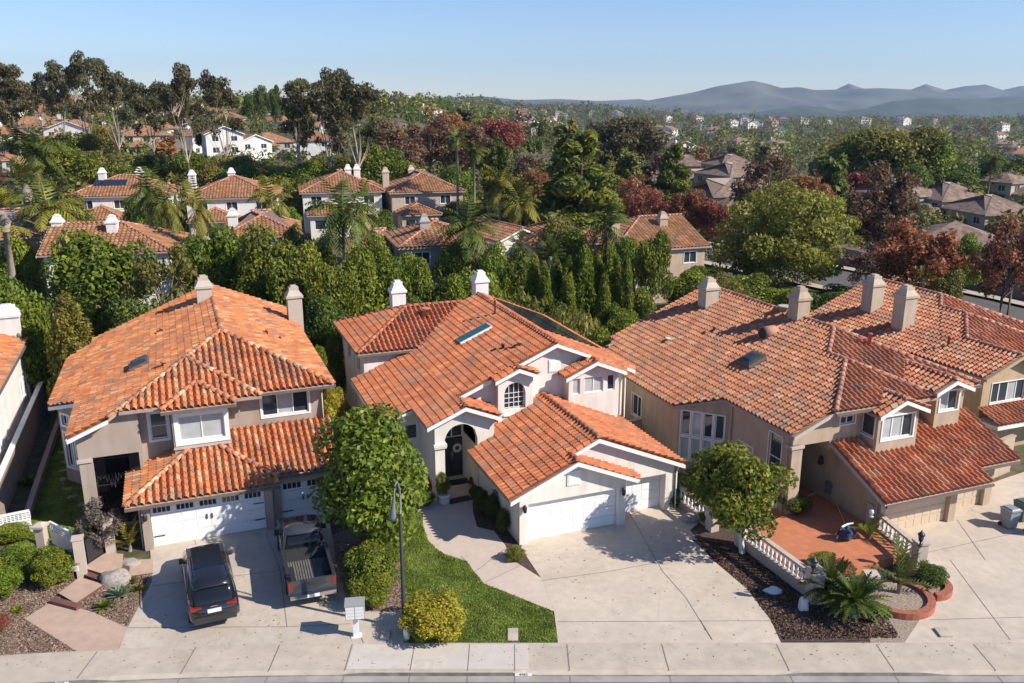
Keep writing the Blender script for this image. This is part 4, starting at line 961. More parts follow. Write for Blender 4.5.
for X in [-26,-21,-16.4,-12.6,-9.3,-6.4,-3.9,-1.7,.1,2.2,6.0,10.6,14.6,18.5,24]:
    bm.faces.new([bm.verts.new(p) for p in ((X-.02,kerb(X)+.1,.0215),(X+.02,kerb(X)+.1,.0215),(X+.02,walkback(X)-.02,.0215),(X-.02,walkback(X)-.02,.0215))])
    bm.faces.new([bm.verts.new(p) for p in ((X-.02,kerb(X)-.42,-.1),(X+.02,kerb(X)-.42,-.1),(X+.02,kerb(X)-.03,-.12),(X-.02,kerb(X)-.03,-.12))])
for f in bm.faces:
    f.normal_update()
    if f.normal.z < 0: f.normal_flip()
tag(finish('concrete_joints', bm, M['joint']), kind='structure')
# road behind the houses on the right, with walk and wall
def rib(name, pts, w, z, m, off=0):
    bm = bmesh.new(); L_, R_ = [], []
    P = [Vector((x, y, 0)) for x, y in pts]
    for i, p in enumerate(P):
        d = (P[min(i+1,len(P)-1)]-P[max(i-1,0)]).normalized(); s = Vector((-d.y, d.x, 0))
        q = p+s*off
        L_.append(bm.verts.new(q+s*w/2+Vector((0,0,z+terr(q.x,q.y)+.02)))); R_.append(bm.verts.new(q-s*w/2+Vector((0,0,z+terr(q.x,q.y)+.02))))
    for i in range(len(P)-1): bm.faces.new((R_[i], R_[i+1], L_[i+1], L_[i]))
    return tag(finish(name, bm, M[m]), kind='structure')
rdp = [G(660,245), G(720,259), G(800,272), G(880,288), G(960,306), G(1040,326), G(1120,345)]
rib('road', rdp, 9.5, .10, 'asphalt'); rib('sidewalk', rdp, 1.7, .25, 'walk', 6.2); rib('sidewalk', rdp, 1.7, .25, 'walk', -6.2)
def boundary(name, label, pts, h, th, m, cat='wall', zb=-.3, posts=0, **k):
    root = empty(name, (0,0,0), 0, label, cat, **k); bm = bmesh.new()
    for (a, b) in zip(pts[:-1], pts[1:]):
        A, B = Vector((*a,0)), Vector((*b,0)); d = (B-A); L = d.length; d.normalize(); T = Matrix(((d.x,-d.y,0,A.x),(d.y,d.x,0,A.y),(0,0,1,terr(*a) if a[1] > 60 else 0),(0,0,0,1)))
        bx(bm, 0, L, -th/2, th/2, zb, h, T=T)
    finish('wall_panel', bm, M[m], root)
    b2 = bmesh.new()
    for (a, b) in zip(pts[:-1], pts[1:]):
        A, B = Vector((*a,0)), Vector((*b,0)); d = (B-A); L = d.length; d.normalize(); T = Matrix(((d.x,-d.y,0,A.x),(d.y,d.x,0,A.y),(0,0,1,terr(*a) if a[1] > 60 else 0),(0,0,0,1)))
        bx(b2, -.02, L+.02, -th/2-.04, th/2+.04, h+.002, h+.08, T=T)
        for i in range(posts): 
            u = L*i/max(1,posts-1); bx(b2, u-.2, u+.2, -th/2-.08, th/2+.08, zb, h+.2, T=T)
    finish('coping', b2, M['bright_stucco' if cat == 'wall' and m == 'fence_shade' and h > 1.9 and pts[0][1] < 60 else m], root); return root  # sunlit top of the tall block wall is put into a brighter coping colour
def offs(pts, o):
    P = [Vector((x, y, 0)) for x, y in pts]; out = []
    for i, p in enumerate(P):
        d = (P[min(i+1,len(P)-1)]-P[max(i-1,0)]).normalized(); q = p+Vector((-d.y, d.x, 0))*o; out.append((q.x, q.y))
    return out
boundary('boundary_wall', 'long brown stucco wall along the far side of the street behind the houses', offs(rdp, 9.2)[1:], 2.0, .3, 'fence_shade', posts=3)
# ------------------------------------------------------------------ site walls and fences
W1, W3, W2 = F1.W, F3.W, F2.W
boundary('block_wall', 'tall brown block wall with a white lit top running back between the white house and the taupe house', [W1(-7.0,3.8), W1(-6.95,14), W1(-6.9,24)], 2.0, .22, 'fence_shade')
boundary('block_wall', 'white end stretch of the side wall stepping down to the front yard by the parked silver car', [W1(-7.6,-.2), W1(-7.25,1.8), W1(-7.0,3.75)], 1.9, .25, 'bright_stucco')
boundary('garden_kerb', 'low brown kerb wall curving along the side lawn of the taupe house', [W1(-5.7,3.4), W1(-5.7,10), W1(-5.6,22)], .45, .2, 'fence_shade', 'garden wall')
boundary('side_wall', 'beige garden wall closing the gap between the white and tan houses', [W2(9.3,8.5), W2(13.2,9.3)], 1.8, .2, 'beige')
boundary('side_wall', 'tan wall joining the beige garage to the ochre house', [W3(8.4,2.6), W3(13.0,3.6)], 2.2, .2, 'tan')
boundary('side_wall', 'short grey wall in the narrow shaded gap between the taupe and white houses', [W1(9.6,7.0), W2(-4.2,11.0)], 1.7, .2, 'grey_stucco')
boundary('rear_fence', 'brown fence along the back gardens in front of the tall hedge', [W1(-7,25), W1(11,26), W2(10,27), W3(9,27)], 1.7, .1, 'wood', 'fence')
# white lattice fence (front left)
def lattice():
    root = empty('lattice_fence', (0,0,0), 0, 'white vinyl fence with a lattice top and stucco post along the left front yard', 'fence')
    pts = [G(-14,543), G(36,533), G(50,540), G(75,553)]
    for k, (a, b) in enumerate(((pts[0], G(33,533)), (G(53,545), G(74,556)))):
        A, B = Vector((*a,0)), Vector((*b,0)); d = (B-A); L = d.length; d.normalize(); T = Matrix(((d.x,-d.y,0,A.x),(d.y,d.x,0,A.y),(0,0,1,0),(0,0,0,1)))
        bm = bmesh.new(); bx(bm, 0, L, -.03,.03, .1, .75, T=T); bx(bm, 0, L, -.05,.05,.752,.84, T=T); bx(bm, 0, L, -.05,.05,1.2,1.3, T=T)
        n = int(L/.16)
        for i in range(n+1): u = L*i/n; bx(bm, u-.02, u+.02, -.02, .02, .84, 1.2, T=T)
        for z in (.93,1.02,1.11): bx(bm, 0, L, -.015,.015, z-.018, z+.018, T=T)
        finish('fence_panel', bm, M['vinyl'], root)
    X, Y = G(45,556); bm = bmesh.new(); bx(bm, X-.2, X+.2, Y-.2, Y+.2, 0, 1.55); bx(bm, X-.3, X+.3, Y-.3, Y+.3, 1.552, 1.66); bx(bm, X-.28, X+.28, Y-.28, Y+.28, 1.662, 1.78, top=.3); finish('post', bm, M['taupe_dark'], root)
lattice()
def post(x, y, h, w, label, m='taupe_dark'):
    X, Y = G(x, y); root = empty('gate_post', (X, Y, 0), F1.th, label, 'post'); bm = bmesh.new(); bx(bm, -w/2, w/2, -w/2, w/2, 0, h); finish('shaft', bm, M[m], root)
    bm = bmesh.new(); bx(bm, -w/2-.04, w/2+.04, -w/2-.04, w/2+.04, h+.002, h+.08); finish('cap', bm, M[m], root)
post(83,576,1.9,.42,'beige stucco gate post nearest the street beside the terracotta steps'); post(112,556,1.9,.42,'beige stucco gate post behind the steps at the foot of the grey tree')
root = empty('garden_gate', (*G(86,571),0), 0, 'dark iron garden gate hung between two beige stucco posts', 'gate')
A, B = Vector((*G(86,572),0)), Vector((*G(109,556),0)); d = B-A; L_ = d.length; d.normalize(); T = Matrix(((d.x,-d.y,0,0),(d.y,d.x,0,0),(0,0,1,0),(0,0,0,1)))
bm = bmesh.new(); bx(bm, .2, L_-.2, -.02,.02,.2,.26,T=T); bx(bm, .2, L_-.2, -.02,.02,1.4,1.46,T=T)
for i in range(12): u = .25+(L_-.5)*i/11; bx(bm, u-.015,u+.015,-.015,.015,.1,1.5,T=T)
finish('bars', bm, M['iron'], root); bm = bmesh.new(); bx(bm, .2, L_-.2, -.008,.008,.262,1.398,T=T); finish('mesh_panel', bm, M['plastic_black'], root)
root = empty('yard_sign', (*G(74,581),0), 0, 'small white sign on a stake at the edge of the clipped shrubs', 'sign')
bm = bmesh.new(); bx(bm, -.28,.28,-.02,.02,.5,.75); finish('board', bm, M['white'], root); bm = bmesh.new(); bx(bm, -.02,.02,-.018,.018,0,.498); finish('stake', bm, M['wood'], root)
# balustrades
def balustrade(label, p0, p1, z0, h0, n, lant=()):
    root = empty('balustrade', (*p0, 0), 0, label, 'balustrade')
    A, B = Vector((*p0,0)), Vector((*p1,0)); d = B-A; L = d.length; d.normalize(); T = Matrix(((d.x,-d.y,0,0),(d.y,d.x,0,0),(0,0,1,0),(0,0,0,1)))
    bm = bmesh.new(); bx(bm, 0, L, -.12,.12, z0-.05, h0, T=T); finish('base_wall', bm, M['taupe'], root)
    bm = bmesh.new(); bx(bm, 0, L, -.13,.13, h0+.62, h0+.74, T=T); finish('handrail', bm, M['taupe_dark'], root)
    for i in range(n):
        u = L*(i+.7)/(n+.4); bm = bmesh.new()
        lathe(bm, [(.07,0),(.07,.05),(.04,.1),(.085,.22),(.075,.3),(.04,.45),(.055,.52),(.075,.57),(.075,.617)], 10, (T @ Vector((u,0,h0+.002)))[:])
        finish('baluster', bm, M['white'], root)
    for u in (0, L):
        bm = bmesh.new(); bx(bm, u-.24,u+.24,-.24,.24,z0-.05,h0+.95,T=T); bx(bm, u-.29,u+.29,-.29,.29,h0+.952,h0+1.05,T=T); finish('pillar', bm, M['taupe_dark'], root)
    return root
balustrade('long balustrade with white balusters between the bark bed and the tiled terrace', G(741,546), G(812,600), 0, .55, 17)
balustrade('balustrade with white balusters beside the beige garage door', G(871,532), G(917,572), 0, .55, 11)
balustrade('shaded balustrade running back beside the white garage, behind the round shrub', G(668,497), G(712,530), 0, .4, 12)
balustrade('balustrade piece hidden behind the two sago palms', G(815,602), G(868,604), 0, .45, 8)
def lantern(x, y, z, label):
    X, Y = G(x, y, z); root = empty('pillar_lantern', (X, Y, z), 0, label, 'lantern'); 
    bm = bmesh.new(); lathe(bm, [(.12,0),(.05,.05),(.04,.22),(.1,.26)], 8); lathe(bm, [(.17,.56),(.14,.62),(.05,.7),(.02,.8)], 8); finish('bracket', bm, M['iron'], root)
    bm = bmesh.new(); lathe(bm, [(.10,.262),(.15,.558)], 6); finish('lamp_glass', bm, M['glass'], root)
lantern(813,573,1.6,'black pillar lantern at the street end of the long balustrade'); lantern(920,546,1.6,'black pillar lantern beside the palm at the right driveway')
bm = bmesh.new(); lathe(bm, [(.1,0),(.12,.05),(.05,.1),(.14,.25),(.1,.38),(.02,.42)], 10); o = finish('finial', bm, M['white'], loc=(*G(871,517,1.6),1.6)); tag(o, 'white urn finial on the balustrade pillar at the corner of the beige garage', 'finial')
# curved brick planters
def ring_planter(cx, cy, r, a0, a1, label):
    root = empty('brick_planter', (*G(cx, cy), 0), 0, label, 'planter'); bm = bmesh.new(); n = 22
    V = []
    for i in range(n+1):
        a = R(a0+(a1-a0)*i/n); V.append([bm.verts.new((q*math.cos(a), q*math.sin(a), z)) for q, z in ((r,0),(r,.3),(r-.32,.3),(r-.32,0))])
    for i in range(n):
        for k in range(4): bm.faces.new((V[i][k], V[i+1][k], V[i+1][(k+1)%4], V[i][(k+1)%4]))
    bm.faces.new(V[0]); bm.faces.new(V[-1][::-1]); bmesh.ops.recalc_face_normals(bm, faces=bm.faces[:]); finish('coping', bm, M['brick'], root)
    bm = bmesh.new(); lathe(bm, [(r-.34,0),(r-.34,.16)], 20); finish('soil', bm, M['gravel'], root)
ring_planter(896,600,1.55,-150,70,'larger curved red brick planter around the palm at the right driveway')
ring_planter(925,588,1.1,-90,120,'smaller curved red brick planter at the edge of the right driveway')
# ------------------------------------------------------------------ street lamp, mailbox, bins, kerb numbers
X, Y = G(404.5,628)
root = empty('street_lamp', (X, Y, 0), 0, 'tall dark street lamp with a grey drop-shaped head standing beside the yellow-green shrub', 'street lamp')
bm = bmesh.new(); lathe(bm, [(.16,0),(.15,.5),(.085,.6),(.07,5.2)], 10); finish('pole', bm, M['pole'], root)
bm = bmesh.new(); tube(bm, [(0,0,5.0),(.02,.1,5.6),(-.02,.2,6.2),(-.1,.1,6.55),(-.16,-.05,6.4)], [.06,.05,.05,.04,.03], 8); finish('arm', bm, M['lamp_grey'], root)
bm = bmesh.new(); T = Matrix.Translation((-.30,-.1,5.05)) @ Matrix.Rotation(R(6),4,'Y'); lathe(bm, [(.025,1.3),(.045,1.0),(.08,.6),(.13,.25),(.155,.1),(.14,0),(.1,-.05)], 12, T=T); finish('lamp_head', bm, M['lamp_grey'], root)
bm = bmesh.new(); lathe(bm, [(.125,-.02),(.11,-.10),(.05,-.14)], 12, T=T); finish('lens', bm, M['glass'], root)
X, Y = G(356.5,636)
root = empty('mailbox', (X, Y, 0), R(8), 'grey metal cluster mailbox on a single pedestal at the foot of the left driveway', 'mailbox')
bm = bmesh.new(); bx(bm, -.12,.12,-.1,.1,0,.95,top=.8); bx(bm, -.2,.2,-.18,.18,0,.04); finish('pedestal', bm, M['mail_white'], root)
bm = bmesh.new(); bx(bm, -.38,.38,-.3,.3,.95,1.55); finish('cabinet', bm, M['mail'], root)
bm = bmesh.new(); bx(bm, -.4,.4,-.32,.32,1.552,1.6); finish('lid', bm, M['mail'], root)
bm = bmesh.new()
for i in range(2):
    for j in range(4): bx(bm, -.36+i*.37, -.02+i*.37, -.318,-.302, .98+j*.14, 1.10+j*.14)
finish('mail_door', bm, M['mail_white'], root)
X, Y = G(407,640); root = empty('marker_post', (X, Y, 0), 0, 'short pale plastic utility marker at the foot of the street lamp', 'marker post'); bm = bmesh.new(); lathe(bm, [(.11,0),(.15,.35),(.13,.52),(.07,.6)], 10); finish('post', bm, M['mail_white'], root)
for (x, y, w, h, lb) in ((513,634,.42,.55,'pale concrete meter box lid in the lawn beside the sidewalk'),(386,634,.35,.4,'small concrete meter lid beside the mailbox'),(942,632,.5,.4,'rectangular utility lid in the sidewalk at the right driveway')):
    X, Y = G(x, y); bm = bmesh.new(); bx(bm, -w/2, w/2, -h, h/2, .0, .095); o = finish('meter_lid', bm, M['walk'], loc=(X, Y, 0)); tag(o, lb, 'utility lid')
def number(x, txt, label):
    X = at(x, 28, 0); Y = kerb(X)
    root = empty('kerb_number', (X, Y, 0), 0, label, 'house number')
    bm = bmesh.new(); v = [bm.verts.new(p) for p in ((-.33,-.042,-.112),(.33,-.042,-.112),(.33,-.018,.004),(-.33,-.018,.004))]; bm.faces.new(v); finish('painted_panel', bm, M['number_white'], root)
    cu = bpy.data.curves.new('n', 'FONT'); cu.body = txt; cu.size = .13; cu.extrude = .001; cu.align_x = 'CENTER'; cu.align_y = 'CENTER'
    to = bpy.data.objects.new('n', cu); COL.objects.link(to); dg = bpy.context.evaluated_depsgraph_get(); dg.update(); me = bpy.data.meshes.new_from_object(to.evaluated_get(dg)); bpy.data.objects.remove(to)
    me.materials.clear(); me.materials.append(M['number_black']); o = bpy.data.objects.new('digits', me); link(o, root); o.location = (0,-.036,-.056); o.rotation_euler = (R(78),0,0); o.scale = (1.3,1,1)
number(523.5, '4983', 'white painted kerb panel with dark house numbers in front of the white house lawn')
number(65, '4979', 'white painted kerb panel with dark house numbers in front of the terracotta path')
def bin_(X, Y, rz, label, m, lid):
    root = empty('wheelie_bin', (X, Y, 0), rz, label, 'bin')
    bm = bmesh.new(); bx(bm, -.25,.25,-.28,.28,.08,1.0,top=1.25); finish('body', bm, M[m], root)
    bm = bmesh.new(); bx(bm, -.34,.34,-.4,.36,1.002,1.07); bx(bm, -.3,.3,-.36,.3,1.072,1.13,top=.8); finish('lid', bm, M[lid], root)
    for s in (-1,1):
        bm = bmesh.new(); T = Matrix.Translation((s*.27,.26,.12)) @ Matrix.Rotation(R(90),4,'Y'); lathe(bm, [(.12,-.03),(.12,.03)], 12, T=T); finish('wheel', bm, M['rubber'], root)
    bm = bmesh.new(); tube(bm, [(-.22,.42,1.0),(.22,.42,1.0)], .02, 6); finish('handle', bm, M[lid], root)
X, Y = G(1008,527); bin_(X, Y, .3, 'grey wheelie bin nearest the street at the right edge', 'bin_grey', 'bin_grey')
X, Y = G(1021,520); bin_(X, Y, .3, 'dark green wheelie bin just behind the grey one at the right edge', 'bin_blue', 'bin_blue')
X, Y = G(1034,534); bin_(X, Y, .3, 'dark bin partly cut off by the right edge of the picture', 'bin_grey', 'bin_blue')
# pots, mats, boulders
def mat_(a, b, w, d, rz, label):
    X, Y = F2.W(a, b); bm = bmesh.new(); bx(bm, -w/2, w/2, -d/2, d/2, .012, .035); bx(bm, -w/2+.06, w/2-.06, -d/2+.06, d/2-.06, .0352, .042); o = finish('door_mat', bm, M['plastic_black'], loc=(X, Y, 0)); o.rotation_euler.z = F2.th+rz; tag(o, label, 'door mat')
mat_(-.35,8.0,1.5,.7,0,'dark door mat directly in front of the double entry door'); x_, y_ = F2.L(*G(459.5,500)); mat_(x_, y_, 1.3, .6, .1, 'dark mat lying on the walkway outside the arch')
def pot(x, y, h, r, label, m='bright_stucco'):
    X, Y = G(x, y); root = empty('planter_pot', (X, Y, 0), 0, label, 'pot'); bm = bmesh.new(); lathe(bm, [(r*.7,0),(r,.05),(r*1.05,h*.8),(r*1.15,h*.85),(r*1.15,h),(r*.95,h),(r*.9,h-.05)], 14); finish('pot', bm, M[m], root)
    return root
def boulder(x, y, s, label, m='rock', seed=0):
    X, Y = G(x, y); bm = bmesh.new(); bmesh.ops.create_icosphere(bm, subdivisions=3, radius=1); rr = random.Random(seed)
    import mathutils
    for v_ in bm.verts:
        k = 1+.35*mathutils.noise.noise(v_.co*1.3+Vector((seed*3.1,0,0)))+.12*mathutils.noise.noise(v_.co*4); v_.co *= k
        if v_.co.z < -.3: v_.co.z = -.3
    o = finish('boulder', bm, M[m], smooth=True, loc=(X, Y, .15*s[2])); o.scale = s; tag(o, label, 'boulder')
boulder(117,582,(.75,.55,.5),'large pale boulder beside the steps between the agaves and the gate', seed=1); boulder(130,565,(.5,.4,.25),'flat boulder in front of the young palm by the garage', seed=2)
boulder(803,609,(.22,.22,.55),'upright white rock standing in the bark bed at the sago palms', 'bright_stucco', 3); boulder(773,592,(.4,.25,.2),'low white rock lying in the bark bed below the balustrade', 'bright_stucco', 4)
boulder(690,520,(.5,.4,.3),'pale rock at the corner of the driveway by the dark conical shrub', seed=5)
# covered cart on the terrace
X, Y = G(846,540,.45); root = empty('covered_bundle', (X, Y, .45), .4, 'dark blue bundle with white trim left on the terracotta terrace', 'bundle')
bm = bmesh.new(); bmesh.ops.create_icosphere(bm, subdivisions=3, radius=.34)
for v_ in bm.verts: v_.co = Vector((v_.co.x*1.25+.1*math.sin(v_.co.z*17), v_.co.y*.9+.09*math.sin(v_.co.x*15), max(.0, v_.co.z*1.15+.38+.12*math.sin(v_.co.x*14)*math.cos(v_.co.y*11))))
finish('cover', bm, M['cloth_blue'], root, True); bm = bmesh.new(); tube(bm, [(-.35,0,.78),(0,0,.86),(.38,.05,.80)], .045, 8); tube(bm, [(-.3,.05,.75),(-.4,.2,.05)], .03, 6); finish('frame', bm, M['white'], root)
bm = bmesh.new(); tube(bm, [(*G(845,524,.5),.5),(*G(835,500,.5),.5),(*G(825,488,.5),.5),(*G(806,497,.5),.5)], .03, 6); tag(finish('garden_hose', bm, M['bright_stucco']), 'pale hose lying across the terrace from the wall to the entry', 'hose')
# patio cover behind
# ------------------------------------------------------------------ vehicles
def wheel(root, x, y, r=.36, w=.24):
    T = Matrix.Translation((x, y, r)) @ Matrix.Rotation(R(90),4,'Y')
    bm = bmesh.new(); lathe(bm, [(r*.62,-w/2),(r*.94,-w/2),(r,-w/2+.04),(r,w/2-.04),(r*.94,w/2),(r*.62,w/2)], 22, T=T)
    wh = finish('wheel', bm, M['rubber'], root); bm = bmesh.new(); lathe(bm, [(r*.6,-w/2-.006),(r*.6,w/2+.006)], 18, T=T)
    for s in (-1,1):
        for k in range(5): 
            a = k*2*math.pi/5; bx(bm, -.05,.05,0,r*.55,s*(w/2+.008),s*(w/2+.02), T=T @ Matrix.Rotation(a,4,'Z'))
    finish('rim', bm, M['rim'], wh)
def loft(stations, close=True, mi=0):
    """stations: list of (y, [(x,z)...]) half sections mirrored to a closed ring"""
    bm = bmesh.new(); rings = []
    for y, sec in stations:
        pts = [(x, z) for x, z in sec]+[(-x, z) for x, z in reversed(sec)]
        rings.append([bm.verts.new((x, y, z)) for x, z in pts])
    n = len(rings[0])
    for a, b in zip(rings[:-1], rings[1:]):
        for k in range(n): bm.faces.new((a[k], a[(k+1)%n], b[(k+1)%n], b[k])).smooth = True
    bm.faces.new(rings[0][::-1]); bm.faces.new(rings[-1]); bmesh.ops.recalc_face_normals(bm, faces=bm.faces[:]); return bm
def suv(X, Y, rz, label, paint, L=5.15, Wd=.98, H=1.80):
    root = empty('parked_car', (X, Y, 0), rz, label, 'car')   # +y = front, origin at centre
    h = L/2
    def sec(w, zt, zb=.28): return [(w*.86,zb),(w*.98,zb+.12),(w,.62),(w*.985,zt-.16),(w*.90,zt-.02),(w*.55,zt+.015)]
    bm = loft([(-h,[(x*.93,z) for x,z in sec(Wd*.86,.98,.42)]),(-h+.10,sec(Wd*.95,1.06,.36)),(-h+.5,sec(Wd,1.08)),(-.6,sec(Wd,1.06)),(h-1.45,sec(Wd,1.04)),(h-1.1,sec(Wd*.99,1.0)),(h-.45,sec(Wd*.95,.93,.32)),(h-.1,sec(Wd*.86,.82,.36)),(h,[(x*.9,z) for x,z in sec(Wd*.76,.70,.42)])])
    body = finish('body', bm, M[paint], root, True)
    def cab(wb, wt, zb, zt): return [(wb,zb),(wb*.97,zb+.12),((wb*.4+wt*.6),zb+(zt-zb)*.62),(wt,zt-.05),(wt*.86,zt)]
    bm = loft([(-h+.12,cab(Wd*.80,Wd*.72,1.0,1.10)),(-h+.42,cab(Wd*.88,Wd*.72,1.0,H-.12)),(-h+.75,cab(Wd*.93,Wd*.74,1.0,H-.03)),(-.2,cab(Wd*.95,Wd*.76,1.0,H-.01)),(h-1.95,cab(Wd*.93,Wd*.74,.98,H-.06)),(h-1.15,cab(Wd*.86,Wd*.72,.95,1.06))])
    finish('windows', bm, M['car_glass'], root, True)
    bm = loft([(-h+.30,[(Wd*.70,H-.19),(Wd*.68,H-.13),(Wd*.3,H-.10)]),(-h+.75,[(Wd*.80,H-.12),(Wd*.76,H-.01),(Wd*.3,H+.02)]),(-.3,[(Wd*.81,H-.10),(Wd*.77,H+.01),(Wd*.3,H+.04)]),(h-1.95,[(Wd*.79,H-.14),(Wd*.74,H-.04),(Wd*.3,H-.01)])])
    rf = finish('roof', bm, M[paint], root, True)
    bm = bmesh.new(); bx(bm, -Wd*.60,Wd*.60,-1.15,.42,H+.03,H+.052,top=.97); finish('sunroof', bm, M['car_glass'], rf)
    bm = bmesh.new()
    for s in (-1,1): tube(bm, [(s*Wd*.74,-h+.85,H+.02),(s*Wd*.76,-h+1.0,H+.07),(s*Wd*.77,.2,H+.08),(s*Wd*.74,h-2.0,H)], .022, 6)
    finish('roof_rail', bm, M['chrome'], rf)
    for s in (-1,1):
        bm = bmesh.new()
        for (ya, yb) in ((-1.35,-1.05),(-.12,-.0),):
            P = [(s*Wd*.955,ya,1.0),(s*Wd*.955,yb,1.0),(s*Wd*.80,yb+.03,H-.08),(s*Wd*.80,ya+.03,H-.08)]; v_ = [bm.verts.new(p) for p in P]+[bm.verts.new((p[0]-s*.08,p[1],p[2])) for p in P]
            bm.faces.new(v_[:4]); bm.faces.new(v_[4:][::-1])
            for k in range(4): bm.faces.new((v_[k], v_[(k+1)%4], v_[4+(k+1)%4], v_[4+k]))
        finish('pillar', bm, M[paint], root)
        bm = bmesh.new(); bx(bm, s*Wd*1.02-.1, s*Wd*1.02+.12, .85,1.0,1.02,1.18,top=.85); finish('mirror', bm, M[paint], root)
        bm = bmesh.new(); bx(bm, min(s*.48,s*.88), max(s*.48,s*.88), -h-.0,-h+.22,.93,1.05); finish('tail_light', bm, M['tail_red'], root)
        bm = bmesh.new(); bx(bm, min(s*.45,s*.80), max(s*.45,s*.80), h-.28,h-.10,.68,.78); finish('headlight', bm, M['glass_blind'], root)
        for y in (-h+.95, h-.95): wheel(root, s*(Wd-.11), y)
    bm = bmesh.new(); bx(bm, -.82,.82,-h-.07,-h+.2,.42,.66,top=.96); finish('rear_bumper', bm, M['plastic_black'], root)
    bm = bmesh.new(); bx(bm, -.26,.26,-h-.03,-h+.05,.78,.92); finish('licence_plate', bm, M['plate'], root)
    bm = bmesh.new(); bx(bm, -.55,.55,-h+.30,-h+.36,1.30,1.33); finish('wiper', bm, M['plastic_black'], root)
    bm = bmesh.new(); bx(bm, -.80,.80,-h+.02,-h+.10,.985,1.0); finish('trim_strip', bm, M['chrome'], root)
    bm = bmesh.new(); bx(bm, -.14,.14,-h-.015,-h+.06,1.01,1.04); finish('badge', bm, M['chrome'], root)
    return root
def pickup(X, Y, rz, label):
    root = empty('pickup_truck', (X, Y, 0), rz, label, 'pickup truck'); L = 5.9; h = L/2; Wd = 1.0; H = 1.9; p = 'paint_grey'
    def sec(w, zt, zb=.42): return [(w*.9,zb),(w,zb+.1),(w,.8),(w*.98,zt-.12),(w*.92,zt),(w*.5,zt+.01)]
    bm = loft([(-.35,sec(Wd,1.12)),(1.2,sec(Wd,1.14)),(1.6,sec(Wd*.99,1.16)),(2.4,sec(Wd*.96,1.08)),(h,[(x*.96,z) for x,z in sec(Wd*.9,.98,.48)])])
    finish('body', bm, M[p], root, True)
    bm = bmesh.new()   # load bed: floor, sides, tailgate
    bx(bm, -Wd,-Wd+.14,-h+.08,-.36,.5,1.2); bx(bm, Wd-.14,Wd,-h+.08,-.36,.5,1.2); bx(bm, -Wd+.14,Wd-.14,-.46,-.36,.62,1.18)
    bx(bm, -Wd+.14,Wd-.14,-h+.1,-.46,.5,.6)
    finish('load_bed', bm, M[p], root)
    bm = bmesh.new(); bx(bm, -Wd+.02,Wd-.02,-h,-h+.078,.55,1.18); tg = finish('tailgate', bm, M['paint_grey'], root)
    bm = bmesh.new(); bx(bm, -.14,.14,-h-.02,-h-.001,.98,1.06); finish('handle', bm, M['plastic_black'], tg)
    for s in (-1,1):
        bm = bmesh.new(); bx(bm, min(s*(Wd-.14),s*(Wd-.38)), max(s*(Wd-.14),s*(Wd-.38)), -h+.85,-h+1.65,.671,.92,top=.95); finish('wheel_arch', bm, M['plastic_black'], root)
        bm = bmesh.new(); bx(bm, min(s*Wd,s*(Wd-.15)), max(s*Wd,s*(Wd-.15)), -h+.09,-.37,1.202,1.225); finish('bed_rail', bm, M['plastic_black'], root)
    bm = bmesh.new(); bx(bm, -Wd+.16,Wd-.16,-h+.1,-.48,.602,.64)
    for i in range(15): x = -Wd+.22+i*(2*Wd-.44)/14; bx(bm, x-.025,x+.025,-h+.1,-.48,.641,.67)
    finish('bed_floor', bm, M['bed_liner'], root)
    def cab(wb, wt, zb, zt): return [(wb,zb),(wb*.98,zb+.1),((wb*.45+wt*.55),zb+(zt-zb)*.6),(wt,zt-.06),(wt*.86,zt)]
    bm = loft([(-.36,cab(Wd*.88,Wd*.74,1.08,1.2)),(-.28,cab(Wd*.93,Wd*.76,1.08,H-.06)),(.2,cab(Wd*.94,Wd*.79,1.08,H)),(1.0,cab(Wd*.93,Wd*.77,1.08,H-.05)),(1.75,cab(Wd*.86,Wd*.72,1.05,1.17))])
    finish('windows', bm, M['car_glass'], root, True)
    bm = loft([(-.33,[(Wd*.78,H-.18),(Wd*.76,H-.06),(Wd*.3,H-.03)]),(.2,[(Wd*.82,H-.12),(Wd*.79,H+.0),(Wd*.3,H+.035)]),(1.02,[(Wd*.80,H-.16),(Wd*.76,H-.04),(Wd*.3,H)])]); finish('roof', bm, M[p], root, True)
    for s in (-1,1):
        bm = bmesh.new()
        for ya, yb in ((-.36,-.22),(.42,.54)):
            P = [(s*Wd*.96,ya,1.06),(s*Wd*.96,yb,1.06),(s*Wd*.82,yb,H-.1),(s*Wd*.82,ya,H-.1)]; v_ = [bm.verts.new(q) for q in P]+[bm.verts.new((q[0]-s*.08,q[1],q[2])) for q in P]
            bm.faces.new(v_[:4]); bm.faces.new(v_[4:][::-1])
            for k in range(4): bm.faces.new((v_[k], v_[(k+1)%4], v_[4+(k+1)%4], v_[4+k]))
        finish('pillar', bm, M[p], root)
        bm = bmesh.new(); bx(bm, s*1.06-.12, s*1.06+.12, 1.1,1.25,1.12,1.34,top=.9); finish('mirror', bm, M['plastic_black'], root)
        bm = bmesh.new(); bx(bm, min(s*.82,s*.975), max(s*.82,s*.975), -h-.015,-h+.12,.82,1.14); finish('tail_light', bm, M['tail_red'], root)
        bm = bmesh.new(); bx(bm, min(s*.55,s*.9), max(s*.55,s*.9), h-.14,h+.01,.78,.92); finish('headlight', bm, M['glass_blind'], root)
        for y in (-h+1.25, h-1.0): wheel(root, s*(Wd-.1), y, .40, .26)
    bm = bmesh.new(); bx(bm, -.95,.95,-h-.18,-h-.02,.5,.66); finish('rear_bumper', bm, M['chrome'], root)
    bm = bmesh.new(); bx(bm, -.25,.25,-h-.2,-h-.182,.52,.64); finish('licence_plate', bm, M['plate'], root)
    return root
